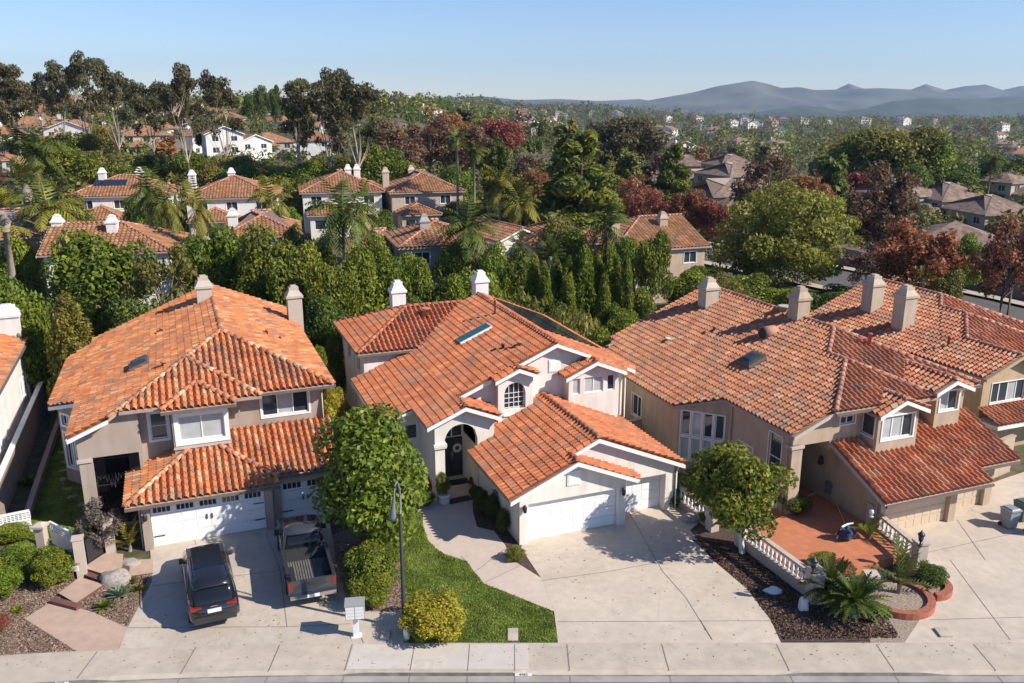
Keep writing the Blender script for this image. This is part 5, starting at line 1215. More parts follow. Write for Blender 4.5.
X, Y = F1.W(2.72, -5.05); suv(X, Y, F1.th+R(2), 'black sport utility car with red tail lights parked on the left driveway', 'paint_black').scale = (1.03,1.17,1.12)
X, Y = F1.W(6.95, -4.45); pickup(X, Y, F1.th-R(2), 'grey pickup truck with an empty ribbed load bed parked under the round tree').scale = (1.02,1.12,1.12)
X, Y = F1.W(-9.6, 1.0); suv(X, Y, F1.th, 'silver car mostly cut off by the left edge beside the white house', 'paint_silver')
# ------------------------------------------------------------------ foliage
def leafquads(blobs, n, size, rs, aspect=.55, up=.35, shell=.16, fill=.25, axis=None):
    "blobs: array rows cx cy cz rx ry rz"
    B = np.array(blobs, float); w = (B[:,3]*B[:,5]+B[:,3]*B[:,4]); w /= w.sum()
    k = rs.choice(len(B), n, p=w)
    d = rs.normal(size=(n,3)); d[:,2] += .25; d /= np.linalg.norm(d, axis=1)[:,None]
    r = 1-np.abs(rs.normal(0, shell, n)); m = rs.rand(n) < fill; r[m] *= rs.rand(m.sum())**.5; r = np.clip(r, 0, 1.15)
    c = B[k,:3]+d*B[k,3:]*r[:,None]
    nn = d+rs.normal(0,.8,(n,3)); nn[:,2] += up; nn /= np.linalg.norm(nn, axis=1)[:,None]
    t = rs.normal(size=(n,3)); 
    if axis is not None: t = t*.35+np.array(axis)
    t -= (t*nn).sum(1)[:,None]*nn; t /= np.linalg.norm(t, axis=1)[:,None]+1e-9
    b = np.cross(nn, t); s = size*rs.uniform(.45,1.5,n)[:,None]
    V = np.stack([c-t*s, c-b*s*aspect+t*s*.1, c+t*s, c+b*s*aspect+t*s*.1], 1)
    V[:,1,:] -= nn*s*.12; V[:,3,:] -= nn*s*.12
    clump = rs.rand(len(B)); val = np.clip(rs.rand(n)*.65+clump[k]*.35, 0, .999)
    return V, val
def crown_blobs(rs, K, R_, Rz, cz, br=.34, cx=0, cy=0, lower=-.45):
    out = []
    for i in range(K):
        while True:
            d = rs.normal(size=3); d /= np.linalg.norm(d)
            if d[2] > lower: break
        f = rs.uniform(.42,.92); b = br*rs.uniform(.55,1.35)
        out.append((cx+d[0]*R_*f, cy+d[1]*R_*f, cz+d[2]*Rz*f, R_*b, R_*b, Rz*b*.85))
    return out
def make_root(name): return empty(name, (0,0,0))
def finish_tree(root, V, val, m, trunk_bm, bark):
    quads_mesh('crown', V.reshape(-1,3), len(val), 'leaf', val, m, root)
    if trunk_bm is not None: finish('trunk', trunk_bm, bark, root)
    return root
def limbs(bm, rs, base, top, r0, blobs, n=7):
    base = Vector(base); top = Vector(top)
    tube(bm, [base, base.lerp(top,.5)+Vector((rs.uniform(-.1,.1),rs.uniform(-.1,.1),0)), top], [r0, r0*.75, r0*.5], 8)
    idx = rs.permutation(len(blobs))[:n]
    for i in idx:
        e = Vector(blobs[i][:3]); s = base.lerp(top, rs.uniform(.55,1)); mid = s.lerp(e,.5)+Vector((0,0,abs(e.z-s.z)*.12))
        tube(bm, [s, mid, e], [r0*.4, r0*.26, r0*.08], 5)
# unit prototypes: built about 1 unit = metre at natural size; (natural width, natural height)
NAT = {}
def proto(kind, seed):
    rs = np.random.RandomState(seed); bm = bmesh.new(); bark = M['bark']; r = make_root('tree')
    if kind == 'round':      # broadleaf with trunk
        bl = crown_blobs(rs, 26, 2.6, 2.2, 3.9); bl.append((0,0,3.7,1.7,1.7,1.4)); V, val = leafquads(bl, 9500, .12, rs); limbs(bm, rs, (0,0,-.3), (0,0,3.0), .16, bl); nat = (5.9, 6.3)
    elif kind == 'dense':    # dense to the ground
        bl = crown_blobs(rs, 34, 2.6, 2.9, 3.2, .36, lower=-.95); bl.append((0,0,3.1,2.35,2.35,2.6)); V, val = leafquads(bl, 15000, .125, rs); limbs(bm, rs, (0,0,-.3), (0,0,3.0), .16, bl, 5); nat = (6.0, 6.4)
    elif kind == 'sparse':
        bl = crown_blobs(rs, 22, 2.7, 2.4, 4.2, .26); V, val = leafquads(bl, 2400, .14, rs, fill=.5); limbs(bm, rs, (0,0,-.3), (0,0,3.2), .13, bl, 18); bark = M['bark_pale']; nat = (6.0, 6.7)
    elif kind == 'column':
        bl = []
        for i in range(60):
            z = rs.uniform(.3,5.9); q = 1.05*(1-(z/6.6)**1.8)*rs.uniform(.25,1)**.6; a = rs.rand()*6.28; bl.append((q*math.cos(a), q*math.sin(a), z, .2+.1*rs.rand(), .2+.1*rs.rand(), rs.uniform(.5,1.0)))
        bl.append((0,0,2.6,.65,.65,2.6)); V, val = leafquads(bl, 11000, .095, rs, aspect=.35, up=.1, axis=(0,0,1)); tube(bm, [(0,0,-.3),(0,0,5)], [.14,.05], 7); nat = (2.3, 6.8)
    elif kind == 'pine':
        bl = []
        for i in range(13):
            z = 2+i*.78; R_ = 3.6*(1-(i/13.5)**1.25)+.25
            for k in range(max(3, int(7*(1-i/15)))):
                a = rs.rand()*6.28; q = R_*rs.uniform(.45,.95); bl.append((q*math.cos(a), q*math.sin(a), z-.25*q*.3+rs.uniform(-.3,.3), R_*.38+.35, R_*.38+.35, .75)); 
        V, val = leafquads(bl, 24000, .30, rs, aspect=.4, up=.5, fill=.3); tube(bm, [(0,0,-.3),(0,0,12)], [.32,.05], 8)
        for b_ in bl[::3]: tube(bm, [(0,0,b_[2]+.2), b_[:3]], [.09,.03], 5)
        nat = (8.2, 12.6)
    elif kind == 'euc':
        bl = []; tips = []
        for i in range(17):
            a = rs.rand()*6.28; q = rs.uniform(.4,4.2); z = 15.6-q*.7+rs.uniform(-4.2,1.4); tips.append((q*math.cos(a), q*math.sin(a), z))
            for k in range(3): bl.append((q*math.cos(a)+rs.normal()*.6, q*math.sin(a)+rs.normal()*.6, z+rs.normal()*.45, rs.uniform(.75,1.25), rs.uniform(.75,1.25), rs.uniform(.5,.85)))
        for i in range(5):
            a = rs.rand()*6.28; bl.append((2.4*math.cos(a), 2.4*math.sin(a), rs.uniform(8,11), .8, .8, .6)); tips.append(bl[-1][:3])
        V, val = leafquads(bl, 6500, .24, rs, up=.2, aspect=.4)
        f1 = Vector((rs.uniform(-.4,.4),rs.uniform(-.4,.4),5)); tube(bm, [(0,0,-.4),(f1.x*.3,f1.y*.3,2.5),f1], [.26,.2,.17], 8)
        fk = [f1+Vector((rs.uniform(-1.6,1.6),rs.uniform(-1.6,1.6),rs.uniform(4.5,6))) for _ in range(3)]
        for k_ in fk: tube(bm, [f1, f1.lerp(k_,.5)+Vector((.15,.1,0)), k_], [.14,.1,.07], 7)
        for t_ in tips:
            s = min(fk, key=lambda q: (q-Vector(t_)).length) if t_[2] > 11 else f1
            tube(bm, [s, s.lerp(Vector(t_),.5)+Vector((0,0,-.3)), t_], [.06,.04,.02], 5)
        bark = M['bark_pale']; nat = (9.0, 17.6)
    elif kind == 'bare':
        bl = crown_blobs(rs, 40, 2.7, 3.2, 4.1, .24, lower=-.85); V, val = leafquads(bl, 5200, .13, rs, fill=.6); limbs(bm, rs, (0,0,-.3), (0,0,3.4), .13, bl, 24); bark = M['bark']; nat = (6.2, 7.7)
    elif kind == 'wide':
        bl = crown_blobs(rs, 90, 6.4, 4.7, 4.2, .2, lower=-.9); bl += crown_blobs(rs, 14, 4.4, 3.0, 4.4, .3); V, val = leafquads(bl, 30000, .15, rs, fill=.15); limbs(bm, rs, (0,0,-.3), (0,0,3.2), .3, bl, 16); nat = (13.0, 9.0)
    elif kind == 'juniper':
        bl = [(rs.uniform(-3,3), rs.uniform(-1.6,1.6), rs.uniform(.3,1.5)+.4, rs.uniform(.7,1.2), rs.uniform(.7,1.2), rs.uniform(.4,.8)) for _ in range(30)]
        V, val = leafquads(bl, 5000, .17, rs, aspect=.3); bm.free(); bm = None; nat = (7.6, 2.8)
    r['nat'] = nat; finish_tree(r, V, val, LM['green'], bm, bark); return r
def palmproto(kind, seed):
    rs = np.random.RandomState(seed); r = make_root('palm_tree'); Q = []; val = []
    H = {'queen':7.0,'tall':12.0,'fan':5.5,'low':.5,'sago':.35}[kind]; nf = {'queen':28,'tall':30,'fan':34,'low':12,'sago':70}[kind]; L = {'queen':3.0,'tall':2.3,'fan':1.7,'low':2.0,'sago':1.25}[kind]
    for i in range(nf):
        a = i*2.4+rs.uniform(-.2,.2); e = math.radians(rs.uniform(-25 if kind not in('low','sago') else 12, 78)); seg = 12; p = np.array([0,0,H],float); u = np.array([math.cos(a)*math.cos(e), math.sin(a)*math.cos(e), math.sin(e)]); sd = np.array([-math.sin(a), math.cos(a), 0.])
        v0 = rs.rand()*.5
        for s in range(seg):
            t = s/seg; step = L/seg
            if kind == 'fan' and s < seg*.55: p = p+u*step; u = u+np.array([0,0,-.05]); u /= np.linalg.norm(u); continue
            ll = (.75 if kind in ('queen','tall') else .9 if kind == 'fan' else .42 if kind == 'sago' else .55)*math.sin(math.pi*(t*.82+.15))*L/3*1.15
            for sg in ((-1,1) if kind == 'sago' else (-1,1,-1,1)):
                dr = sd*sg*rs.uniform(.55,.95)+u*.55+np.array([0,0,-.35 if kind in('queen','tall') else .05]); dr /= np.linalg.norm(dr); tip = p+dr*ll*rs.uniform(.8,1.15); w_ = u*step*(.30 if kind != 'sago' else .42)
                Q.append([p-w_, p+w_, tip+w_*.25, tip-w_*.25]); val.append(min(.999, v0+rs.rand()*.45))
            w2 = sd*.03; q = p+u*step; Q.append([p-w2, p+w2, q+w2*.8, q-w2*.8]); val.append(.6)
            p = q; u = u+np.array([0,0,-(.145 if kind in ('queen',) else .15 if kind == 'tall' else .06)*(1 if kind != 'sago' else 1.3)]); u /= np.linalg.norm(u)
    bm = bmesh.new(); rr = {'queen':.17,'tall':.2,'fan':.22,'low':.16,'sago':.2}[kind]
    tube(bm, [(0,0,-.3),(.03,0,H*.5),(0,0,H+.05)], [rr*1.2, rr*.85, rr*.8], 9)
    if kind in ('queen','tall','fan'): tube(bm, [(0,0,H-.7),(0,0,H-.2),(0,0,H+.15)], [rr*.9, rr*1.5, rr*.6], 9)
    finish('trunk', bm, M['palm_bark'], r); quads_mesh('fronds', np.array(Q).reshape(-1,3), len(Q), 'leaf', np.array(val), LM['palm'], r)
    r['nat'] = {'queen':(4.6,8.6),'tall':(4.0,13.6),'fan':(3.4,6.9),'low':(3.2,2.4),'sago':(2.2,1.4)}[kind]; return r
PROT = {}
def get(kind, var=0):
    k = (kind, var)
    if k not in PROT:
        PROT[k] = palmproto(kind, 11+var*7) if kind in ('queen','tall','fan','low','sago') else proto(kind, 5+var*13)
        PROT[k]['used'] = 0
    return PROT[k]
NV = {'round':3,'dense':3,'sparse':2,'column':2,'pine':2,'euc':4,'bare':3,'wide':1,'juniper':2,'queen':2,'tall':1,'fan':2,'low':1,'sago':2}
trng = random.Random(4)
def plant(kind, X, Y, W, Ht, leaf, label, cat='tree', group=None, z=None, name=None, var=None, rz=None, flat=1.0):
    if var is None: var = trng.randrange(NV[kind])
    p = get(kind, var); nat = p['nat']
    if not p['used']: o = p; p['used'] = 1
    else: o = copy_tree(p)
    o.name = name or ('palm_tree' if kind in ('queen','tall','fan') else 'tree')
    o.location = (X, Y, terr(X, Y) if z is None else z)
    s = W/nat[0]; o.scale = (s, s*flat, Ht/nat[1]); o.rotation_euler = (0,0,trng.uniform(0,6.28) if rz is None else rz)
    for c in o.children:
        if c.name.startswith(('crown','fronds')):
            c.material_slots[0].link = 'OBJECT'; c.material_slots[0].material = LM[leaf]
    o['label'] = label; o['category'] = cat
    if group: o['group'] = group
    elif 'group' in o: del o['group']
    for k_ in ('nat','used'):
        if o is not p and k_ in o: del o[k_]
    return o
def put(kind, x, yt, wpx, Y, leaf, label, zb=None, **k):
    "place by image column, top row, width in px and depth"
    zg_ = terr(0, Y); X = at(x, Y, 3); zg_ = terr(X, Y) if zb is None else zb
    H = ztop(yt, Y)-zg_; X = at(x, Y, zg_+H*.6); D = Y*CC+(CH-3)*CS
    return plant(kind, X, Y, wpx/CF*D, H, leaf, label, z=zg_, **k)
# ---- front gardens
X, Y = G(379,547); 
o = plant('dense', X, Y, 6.4, 7.0, 'lime_soft', 'large round bright green tree between the left driveway and the centre lawn', var=0, name='tree')
X, Y = G(742,553)
rs = np.random.RandomState(3); r = empty('tree', (X, Y, 0), 0, 'round citrus-green tree with a whitewashed trunk in the bark bed by the balustrade', 'tree')
bl = crown_blobs(rs, 44, 2.4, 2.1, 3.35, .34, cx=-.4, cy=.4, lower=-.75); bl.append((-.35,.3,3.2,1.6,1.6,1.4)); V, val = leafquads(bl, 14500, .11, rs); bm = bmesh.new(); limbs(bm, rs, (0,0,0), (0,0,1.9), .15, bl, 12); finish_tree(r, V, val, LM['lime'] if 'lime_soft' not in LM else LM['lime_soft'], bm, M['bark_white'])
def shrub(x, y, w, h, leaf, label, kind='dense', cat='shrub', flat=1.0, z=0, **k):
    X, Y = G(x, y); return plant(kind, X, Y, w, h, leaf, label, cat, z=z, name='shrub', flat=flat, **k)
shrub(372,586,2.6,1.9,'green','tall dark green shrub on the bark strip right of the pickup truck', flat=1.5, rz=0)
shrub(373,604,2.2,1.5,'hedge','lower dark green shrub nearest the mailbox on the bark strip', rz=1)
shrub(436,634,2.9,1.7,'yellow','yellow-green clipped shrub at the street edge of the centre lawn', rz=2)
shrub(424,640,1.3,1.0,'lime','small lime green bush between the street lamp and the yellow shrub')
shrub(515,560,1.1,.65,'olive','low grey-green bush at the corner of the white garage'); 
for i, (x, y, w, h) in enumerate([(477,500,1.0,.9),(483,512,1.2,1.2),(492,520,1.1,1.5),(503,533,.9,1.3)]): shrub(x, y, w, h, 'dark', ['low dark shrub by the front door in the side bed','dark shrub second from the front door in the side bed','upright dark shrub in the middle of the side bed','dark shrub nearest the garage corner in the side bed'][i])
shrub(672,505,1.2,1.7,'dark','dark conical shrub at the right pillar of the white garage','column')
for i, (x, y, w, h, lf) in enumerate([(18,577,2.0,1.5,'lime'),(40,577,1.9,1.5,'hedge'),(57,583,2.1,1.7,'hedge'),(3,597,1.9,1.6,'lime'),(14,540,2.2,1.0,'hedge'),(-16,590,2.6,1.7,'hedge')]):
    shrub(x, y, w, h, lf, ['large clipped green shrub in front of the lattice fence at the left edge','yellow-green clipped shrub left of the fence post','dark green clipped shrub nearest the gate','bright shrub cut off by the left edge in front of the fence','low green bush behind the lattice fence','clipped shrub at the extreme left edge of the front yard'][i])
X, Y = G(104,556); plant('bare', X, Y, 2.6, 3.1, 'grey', 'small grey leafless tree leaning over the garden gate', var=0)
X, Y = G(89,556); plant('dense', X, Y, 1.6, 1.9, 'olive', 'olive bush under the grey tree beside the gate', 'shrub', name='shrub')
X, Y = G(130,551); plant('low', X, Y, 2.1, 1.9, 'palm_y', 'young yellow-green palm beside the left garage pillar', 'palm', name='palm_tree')
def rosette(x, y, r, n, leaf, label, name='agave', z=.02, h=.55):
    rs = np.random.RandomState(int(x)); Q = []; val = []
    for i in range(n):
        a = i*2.4; e = R(15+60*(i/n)); L_ = r*(1-.25*i/n); u = np.array([math.cos(a)*math.cos(e), math.sin(a)*math.cos(e), math.sin(e)*h*1.6]); sd = np.array([-math.sin(a), math.cos(a), 0])*.07*r/.5
        m_ = u*L_*.45+np.array([0,0,-.02]); t_ = u*L_+np.array([0,0,-.06]); o_ = np.zeros(3); v_ = rs.rand()
        Q += [[o_-sd*.7, o_+sd*.7, m_+sd, m_-sd], [m_-sd, m_+sd, t_+sd*.05, t_-sd*.05]]; val += [v_, v_]
    X, Y = G(x, y); o = quads_mesh(name, np.array(Q).reshape(-1,3), len(Q), 'leaf', np.array(val), LM[leaf]); o.location = (X, Y, z); tag(o, label, 'plant'); return o
rosette(120,596,.75,30,'agave','pale striped agave in front of the boulder'); rosette(104,608,.6,30,'palm','dark green agave nearest the terracotta path'); rosette(138,590,.5,26,'olive','small olive succulent clump beside the left driveway')
rosette(131,583,.5,26,'olive','small grey-green succulent behind the pale agave'); rosette(17,612,.45,20,'lime','low yellow-green succulent in the bark left of the path'); rosette(384,655-30,.1,4,'olive','tiny weed by the mailbox path')
rosette(783,600,.32,20,'lime','small lime bromeliad in the bark bed below the balustrade'); rosette(766,575,.3,18,'olive','small pale plant in the middle of the bark bed'); rosette(753,578,.3,18,'grey','small dry plant in the bark bed nearest the driveway')
rosette(100,447+25,.5,20,'dark','dark plant at the foot of the entry of the taupe house'); rosette(27,484,.8,22,'palm','spiky dark plant against the side wall in the narrow side yard')
X, Y = G(2,629); o = plant('dense', X, Y, .8, .7, 'red', 'small red flowering bush at the left edge of the front bed', 'shrub', name='shrub')
X, Y = G(853,616); plant('sago', X, Y, 2.8, 1.7, 'dark', 'larger sago palm with long dark fronds at the corner of the terrace', 'palm', var=0, name='sago_palm', z=.2)
X, Y = G(828,604); plant('sago', X, Y, 2.5, 1.9, 'dark', 'second sago palm behind and left of the larger one', 'palm', var=1, name='sago_palm', z=.2)
X, Y = G(898,596); plant('low', X, Y, 2.8, 2.9, 'palm', 'broad-leaved palm growing in the curved brick planter', 'palm', name='palm_tree')
shrub(930,585,1.5,1.1,'dark','low dark bush beside the smaller brick planter'); X,Y = G(868,548); plant('low', X, Y, 1.8, 1.3, 'green', 'small leafy plant at the foot of the beige garage on the terrace', 'plant', name='plant', z=.45)
shrub(820,577,1.6,.8,'yellow','golden orange shrub spilling over the terrace edge', z=.45); shrub(838,583,1.5,.7,'orange','orange dry shrub behind the sago palms on the terrace', z=.45)
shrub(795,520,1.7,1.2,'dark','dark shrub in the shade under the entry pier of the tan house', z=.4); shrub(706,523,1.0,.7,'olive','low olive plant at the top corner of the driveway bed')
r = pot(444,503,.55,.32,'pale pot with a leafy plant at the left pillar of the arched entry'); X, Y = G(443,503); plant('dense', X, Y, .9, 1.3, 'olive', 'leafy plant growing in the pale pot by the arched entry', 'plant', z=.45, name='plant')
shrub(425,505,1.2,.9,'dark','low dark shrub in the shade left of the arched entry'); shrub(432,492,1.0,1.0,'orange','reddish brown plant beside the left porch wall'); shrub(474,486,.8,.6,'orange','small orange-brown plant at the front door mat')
# grass blades on the lawns
def grass(poly, n, seed):
    rs = np.random.RandomState(seed); P = np.array(gp_(poly)); lo, hi = P.min(0), P.max(0); pts = []
    while len(pts) < n:
        c = rs.uniform(lo, hi); ins = False; j = len(P)-1
        for i in range(len(P)):
            if (P[i,1] > c[1]) != (P[j,1] > c[1]) and c[0] < (P[j,0]-P[i,0])*(c[1]-P[i,1])/(P[j,1]-P[i,1])+P[i,0]: ins = not ins
            j = i
        if ins: pts.append(c)
    c = np.c_[np.array(pts), np.full(n,.018)]; a = rs.uniform(0,6.28,n); s = np.c_[np.cos(a),np.sin(a),np.zeros(n)]*.028; t = rs.normal(0,.03,(n,3)); t[:,2] = rs.uniform(.03,.075,n)
    V = np.stack([c-s, c+s, c+t+s*.2, c+t-s*.2], 1); v_ = np.clip(rs.rand(n)*.6+.4*(np.sin(c[:,0]*1.7)*np.cos(c[:,1]*1.3)*.5+.5), 0, .999)
    tag(quads_mesh('grass', V.reshape(-1,3), n, 'leaf', v_, LM['grass']), 'short green lawn grass', 'grass', kind='stuff')
grass([(372,528),(385,520),(422.6,513.5),(423,526),(428,541),(436,549),(445,555),(467,562),(474.5,573),(484,584),(552,611.5),(557.8,642.5),(405,643),(403,612),(402,560),(386,550)], 60000, 1)
grass([(12,548),(30,515),(46,470),(62,436),(76,432),(80,470),(98,505),(92,530),(70,545)], 26000, 2)
# bark chips / ground litter
def inside(c, P):
    ins = False; j = len(P)-1
    for i in range(len(P)):
        if (P[i][1] > c[1]) != (P[j][1] > c[1]) and c[0] < (P[j][0]-P[i][0])*(c[1]-P[i][1])/(P[j][1]-P[i][1])+P[i][0]: ins = not ins
        j = i
    return ins
PATHS = [gp_([(24.6,619),(51,602),(77,606),(92,612),(128,628),(118,650),(77,652)]), gp_([(59,596),(80,580),(104,587),(76,606)]), gp_([(124,562),(153,560),(153,574),(131,577)])]
def litter(poly, n, seed, m, lab):
    rs = np.random.RandomState(seed); P = np.array(gp_(poly)); lo, hi = P.min(0), P.max(0); pts = []
    while len(pts) < n:
        c = rs.uniform(lo, hi); ins = False; j = len(P)-1
        for i in range(len(P)):
            if (P[i,1] > c[1]) != (P[j,1] > c[1]) and c[0] < (P[j,0]-P[i,0])*(c[1]-P[i,1])/(P[j,1]-P[i,1])+P[i,0]: ins = not ins
            j = i
        if ins and not any(inside(c, q) for q in PATHS): pts.append(c)
    c = np.c_[np.array(pts), rs.uniform(.008,.03,n)]; t = rs.normal(size=(n,3))*[1,1,.4]; t /= np.linalg.norm(t,axis=1)[:,None]; b = rs.normal(size=(n,3)); b = np.cross(t,b); b /= np.linalg.norm(b,axis=1)[:,None]; s = rs.uniform(.025,.07,n)[:,None]
    V = np.stack([c-t*s, c-b*s*.5, c+t*s, c+b*s*.5], 1)
    tag(quads_mesh('bark_chips', V.reshape(-1,3), n, 'leaf', rs.rand(n)*.999, m), lab, 'bark chips', kind='stuff')
CH_ = attrmat('bark_chips', 'leaf', [(0,(.05,.03,.022)),(.5,(.13,.075,.05)),(1,(.30,.20,.14))], rough=.9)
CL_ = attrmat('pale_bark_chips', 'leaf', [(0,(.10,.065,.045)),(.5,(.23,.155,.11)),(1,(.42,.31,.23))], rough=.9)
DL_ = attrmat('dry_leaves', 'leaf', [(0,(.14,.09,.04)),(.5,(.30,.20,.08)),(1,(.22,.26,.07))], rough=.8)
LITTER_EXTRA = 1
litter([(0,600),(50,560),(110,556),(150,575),(128,625),(118,650),(0,654)], 14000, 3, CL_, 'bark mulch of the left front bed')
litter([(692,540),(741,545),(815,600),(880,606),(900,638),(784,640),(770,619),(747,589),(712,558)], 16000, 4, CH_, 'dark bark mulch of the bed below the balustrade')
litter([(390,515),(402,560),(404,612),(366,612),(349,604),(330,560)], 5000, 5, CL_, 'reddish bark mulch under the shrubs by the mailbox')
litter([(530,550),(690,530),(710,558),(770,619),(780,640),(560,641),(545,590)], 120, 6, DL_, 'stray dry leaves blown across the centre driveway')
litter([(155,585),(330,560),(350,620),(364,643),(120,650),(130,626)], 150, 7, DL_, 'stray dry leaves on the left driveway')
litter([(0,652),(1010,640),(1010,660),(0,672)], 200, 8, DL_, 'stray dry leaves along the sidewalk')
# ---- hedge band behind the front houses
GH = 'tall garden trees forming the green belt behind the front row'
near = [('dense',-5,268,95,60,'hedge','broad yellow-green tree behind the white house at the left edge'),('dense',28,300,60,58,'hedge','dense green tree between the white house and the pale cypress'),
 ('column',72,284,62,56,'maple','pale green cypress beside the rear of the taupe house'),('dense',98,228,118,70,'green','big dark ficus-like tree in front of the white house with two chimneys'),
 ('sparse',165,238,80,66,'olive','thin grey-green tree with bare branches showing behind the taupe house roof'),('dense',140,290,70,62,'dark','dark bushy tree right behind the taupe tile roof'),
 ('dense',182,300,60,60,'green','green tree beside the left chimney of the taupe house'),('round',222,224,84,74,'green','tall green tree above the left ridge of the taupe house'),('dense',262,232,80,70,'green','dense green tree left of centre in the belt'),
 ('dense',296,240,70,67,'green','dense tree above the right chimney of the taupe house'),('dense',330,258,60,64,'hedge','tall hedge tree first left of the wing chimney'),('dense',362,250,66,68,'hedge','tall hedge tree directly above the wing chimney'),
 ('dense',392,262,56,70,'hedge','hedge tree right of the wing chimney'),('dense',420,262,54,70,'hedge','hedge tree between the two white chimneys'),('dense',447,270,50,68,'hedge','hedge tree just left of the ridge chimney'),('dense',480,262,60,72,'hedge','hedge tree behind the ridge chimney'),
 ('juniper',520,284,90,66,'olive','sprawling juniper-like shrub beyond the solar panels'),('juniper',580,300,90,62,'olive','sprawling olive shrub filling the gap between the white and tan roofs'),
 ('column',534,250,30,72,'hedge','slim dark conifer leftmost of the row of four'),('column',556,246,34,71,'hedge','slim conifer second in the row of four'),('column',584,241,36,70,'hedge','slim conifer third in the row of four'),('column',612,242,36,70,'hedge','slim conifer rightmost of the row of four'),
 ('round',652,226,44,74,'green','slender leafy tree in front of the house with the white patio cover'),('dense',622,300,40,66,'lime','yellow-green shrub at the rear corner of the tan house'),('dense',640,290,44,70,'green','green shrub behind the rear corner of the tan house'),
 ('dense',690,272,60,84,'hedge','green shrub left of the tan chimney beyond the tan roof'),('dense',742,270,70,84,'hedge','low hedge mass beyond the ridge of the tan roof'),('dense',785,284,60,82,'hedge','green shrub between the tan chimneys'),('dense',828,290,50,82,'dark','dark shrub at the right end of the hedge beyond the tan roof'),
 ('round',332,386,34,50,'yellow','yellow-leaved lemon tree in the gap between the taupe and white houses'),('dense',345,330,46,60,'dark','dark shrub deep in the gap behind the taupe house'),('dense',322,350,30,54,'green','green bush in the gap against the taupe side wall'),
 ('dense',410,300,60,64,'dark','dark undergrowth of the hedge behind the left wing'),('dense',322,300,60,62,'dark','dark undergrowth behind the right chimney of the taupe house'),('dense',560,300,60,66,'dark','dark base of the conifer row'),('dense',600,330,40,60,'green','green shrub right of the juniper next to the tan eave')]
for k, x, yt, w, Y, lf, lb in near: put(k, x, yt, w, Y, lf, lb, zb=0, group=GH)
for i, (x, yt, w, Y) in enumerate([(545,258,26,69),(570,249,30,70),(598,247,30,71),(626,256,26,69),(568,270,30,67),(604,266,28,67)]): put('column', x, yt, w, Y, ('green','hedge')[i % 2], 'slim feathery conifer filling the row behind the centre house', zb=0, group='slim conifers packed in a row behind the centre house')
put('dense',722,272,60,80,'olive','olive shrub at the left of the gap between the tan roof and the rear street',zb=0,group=GH); put('dense',850,284,70,84,'dark','dark bush against the rear street right of the large yellow-green tree',zb=0,group=GH)
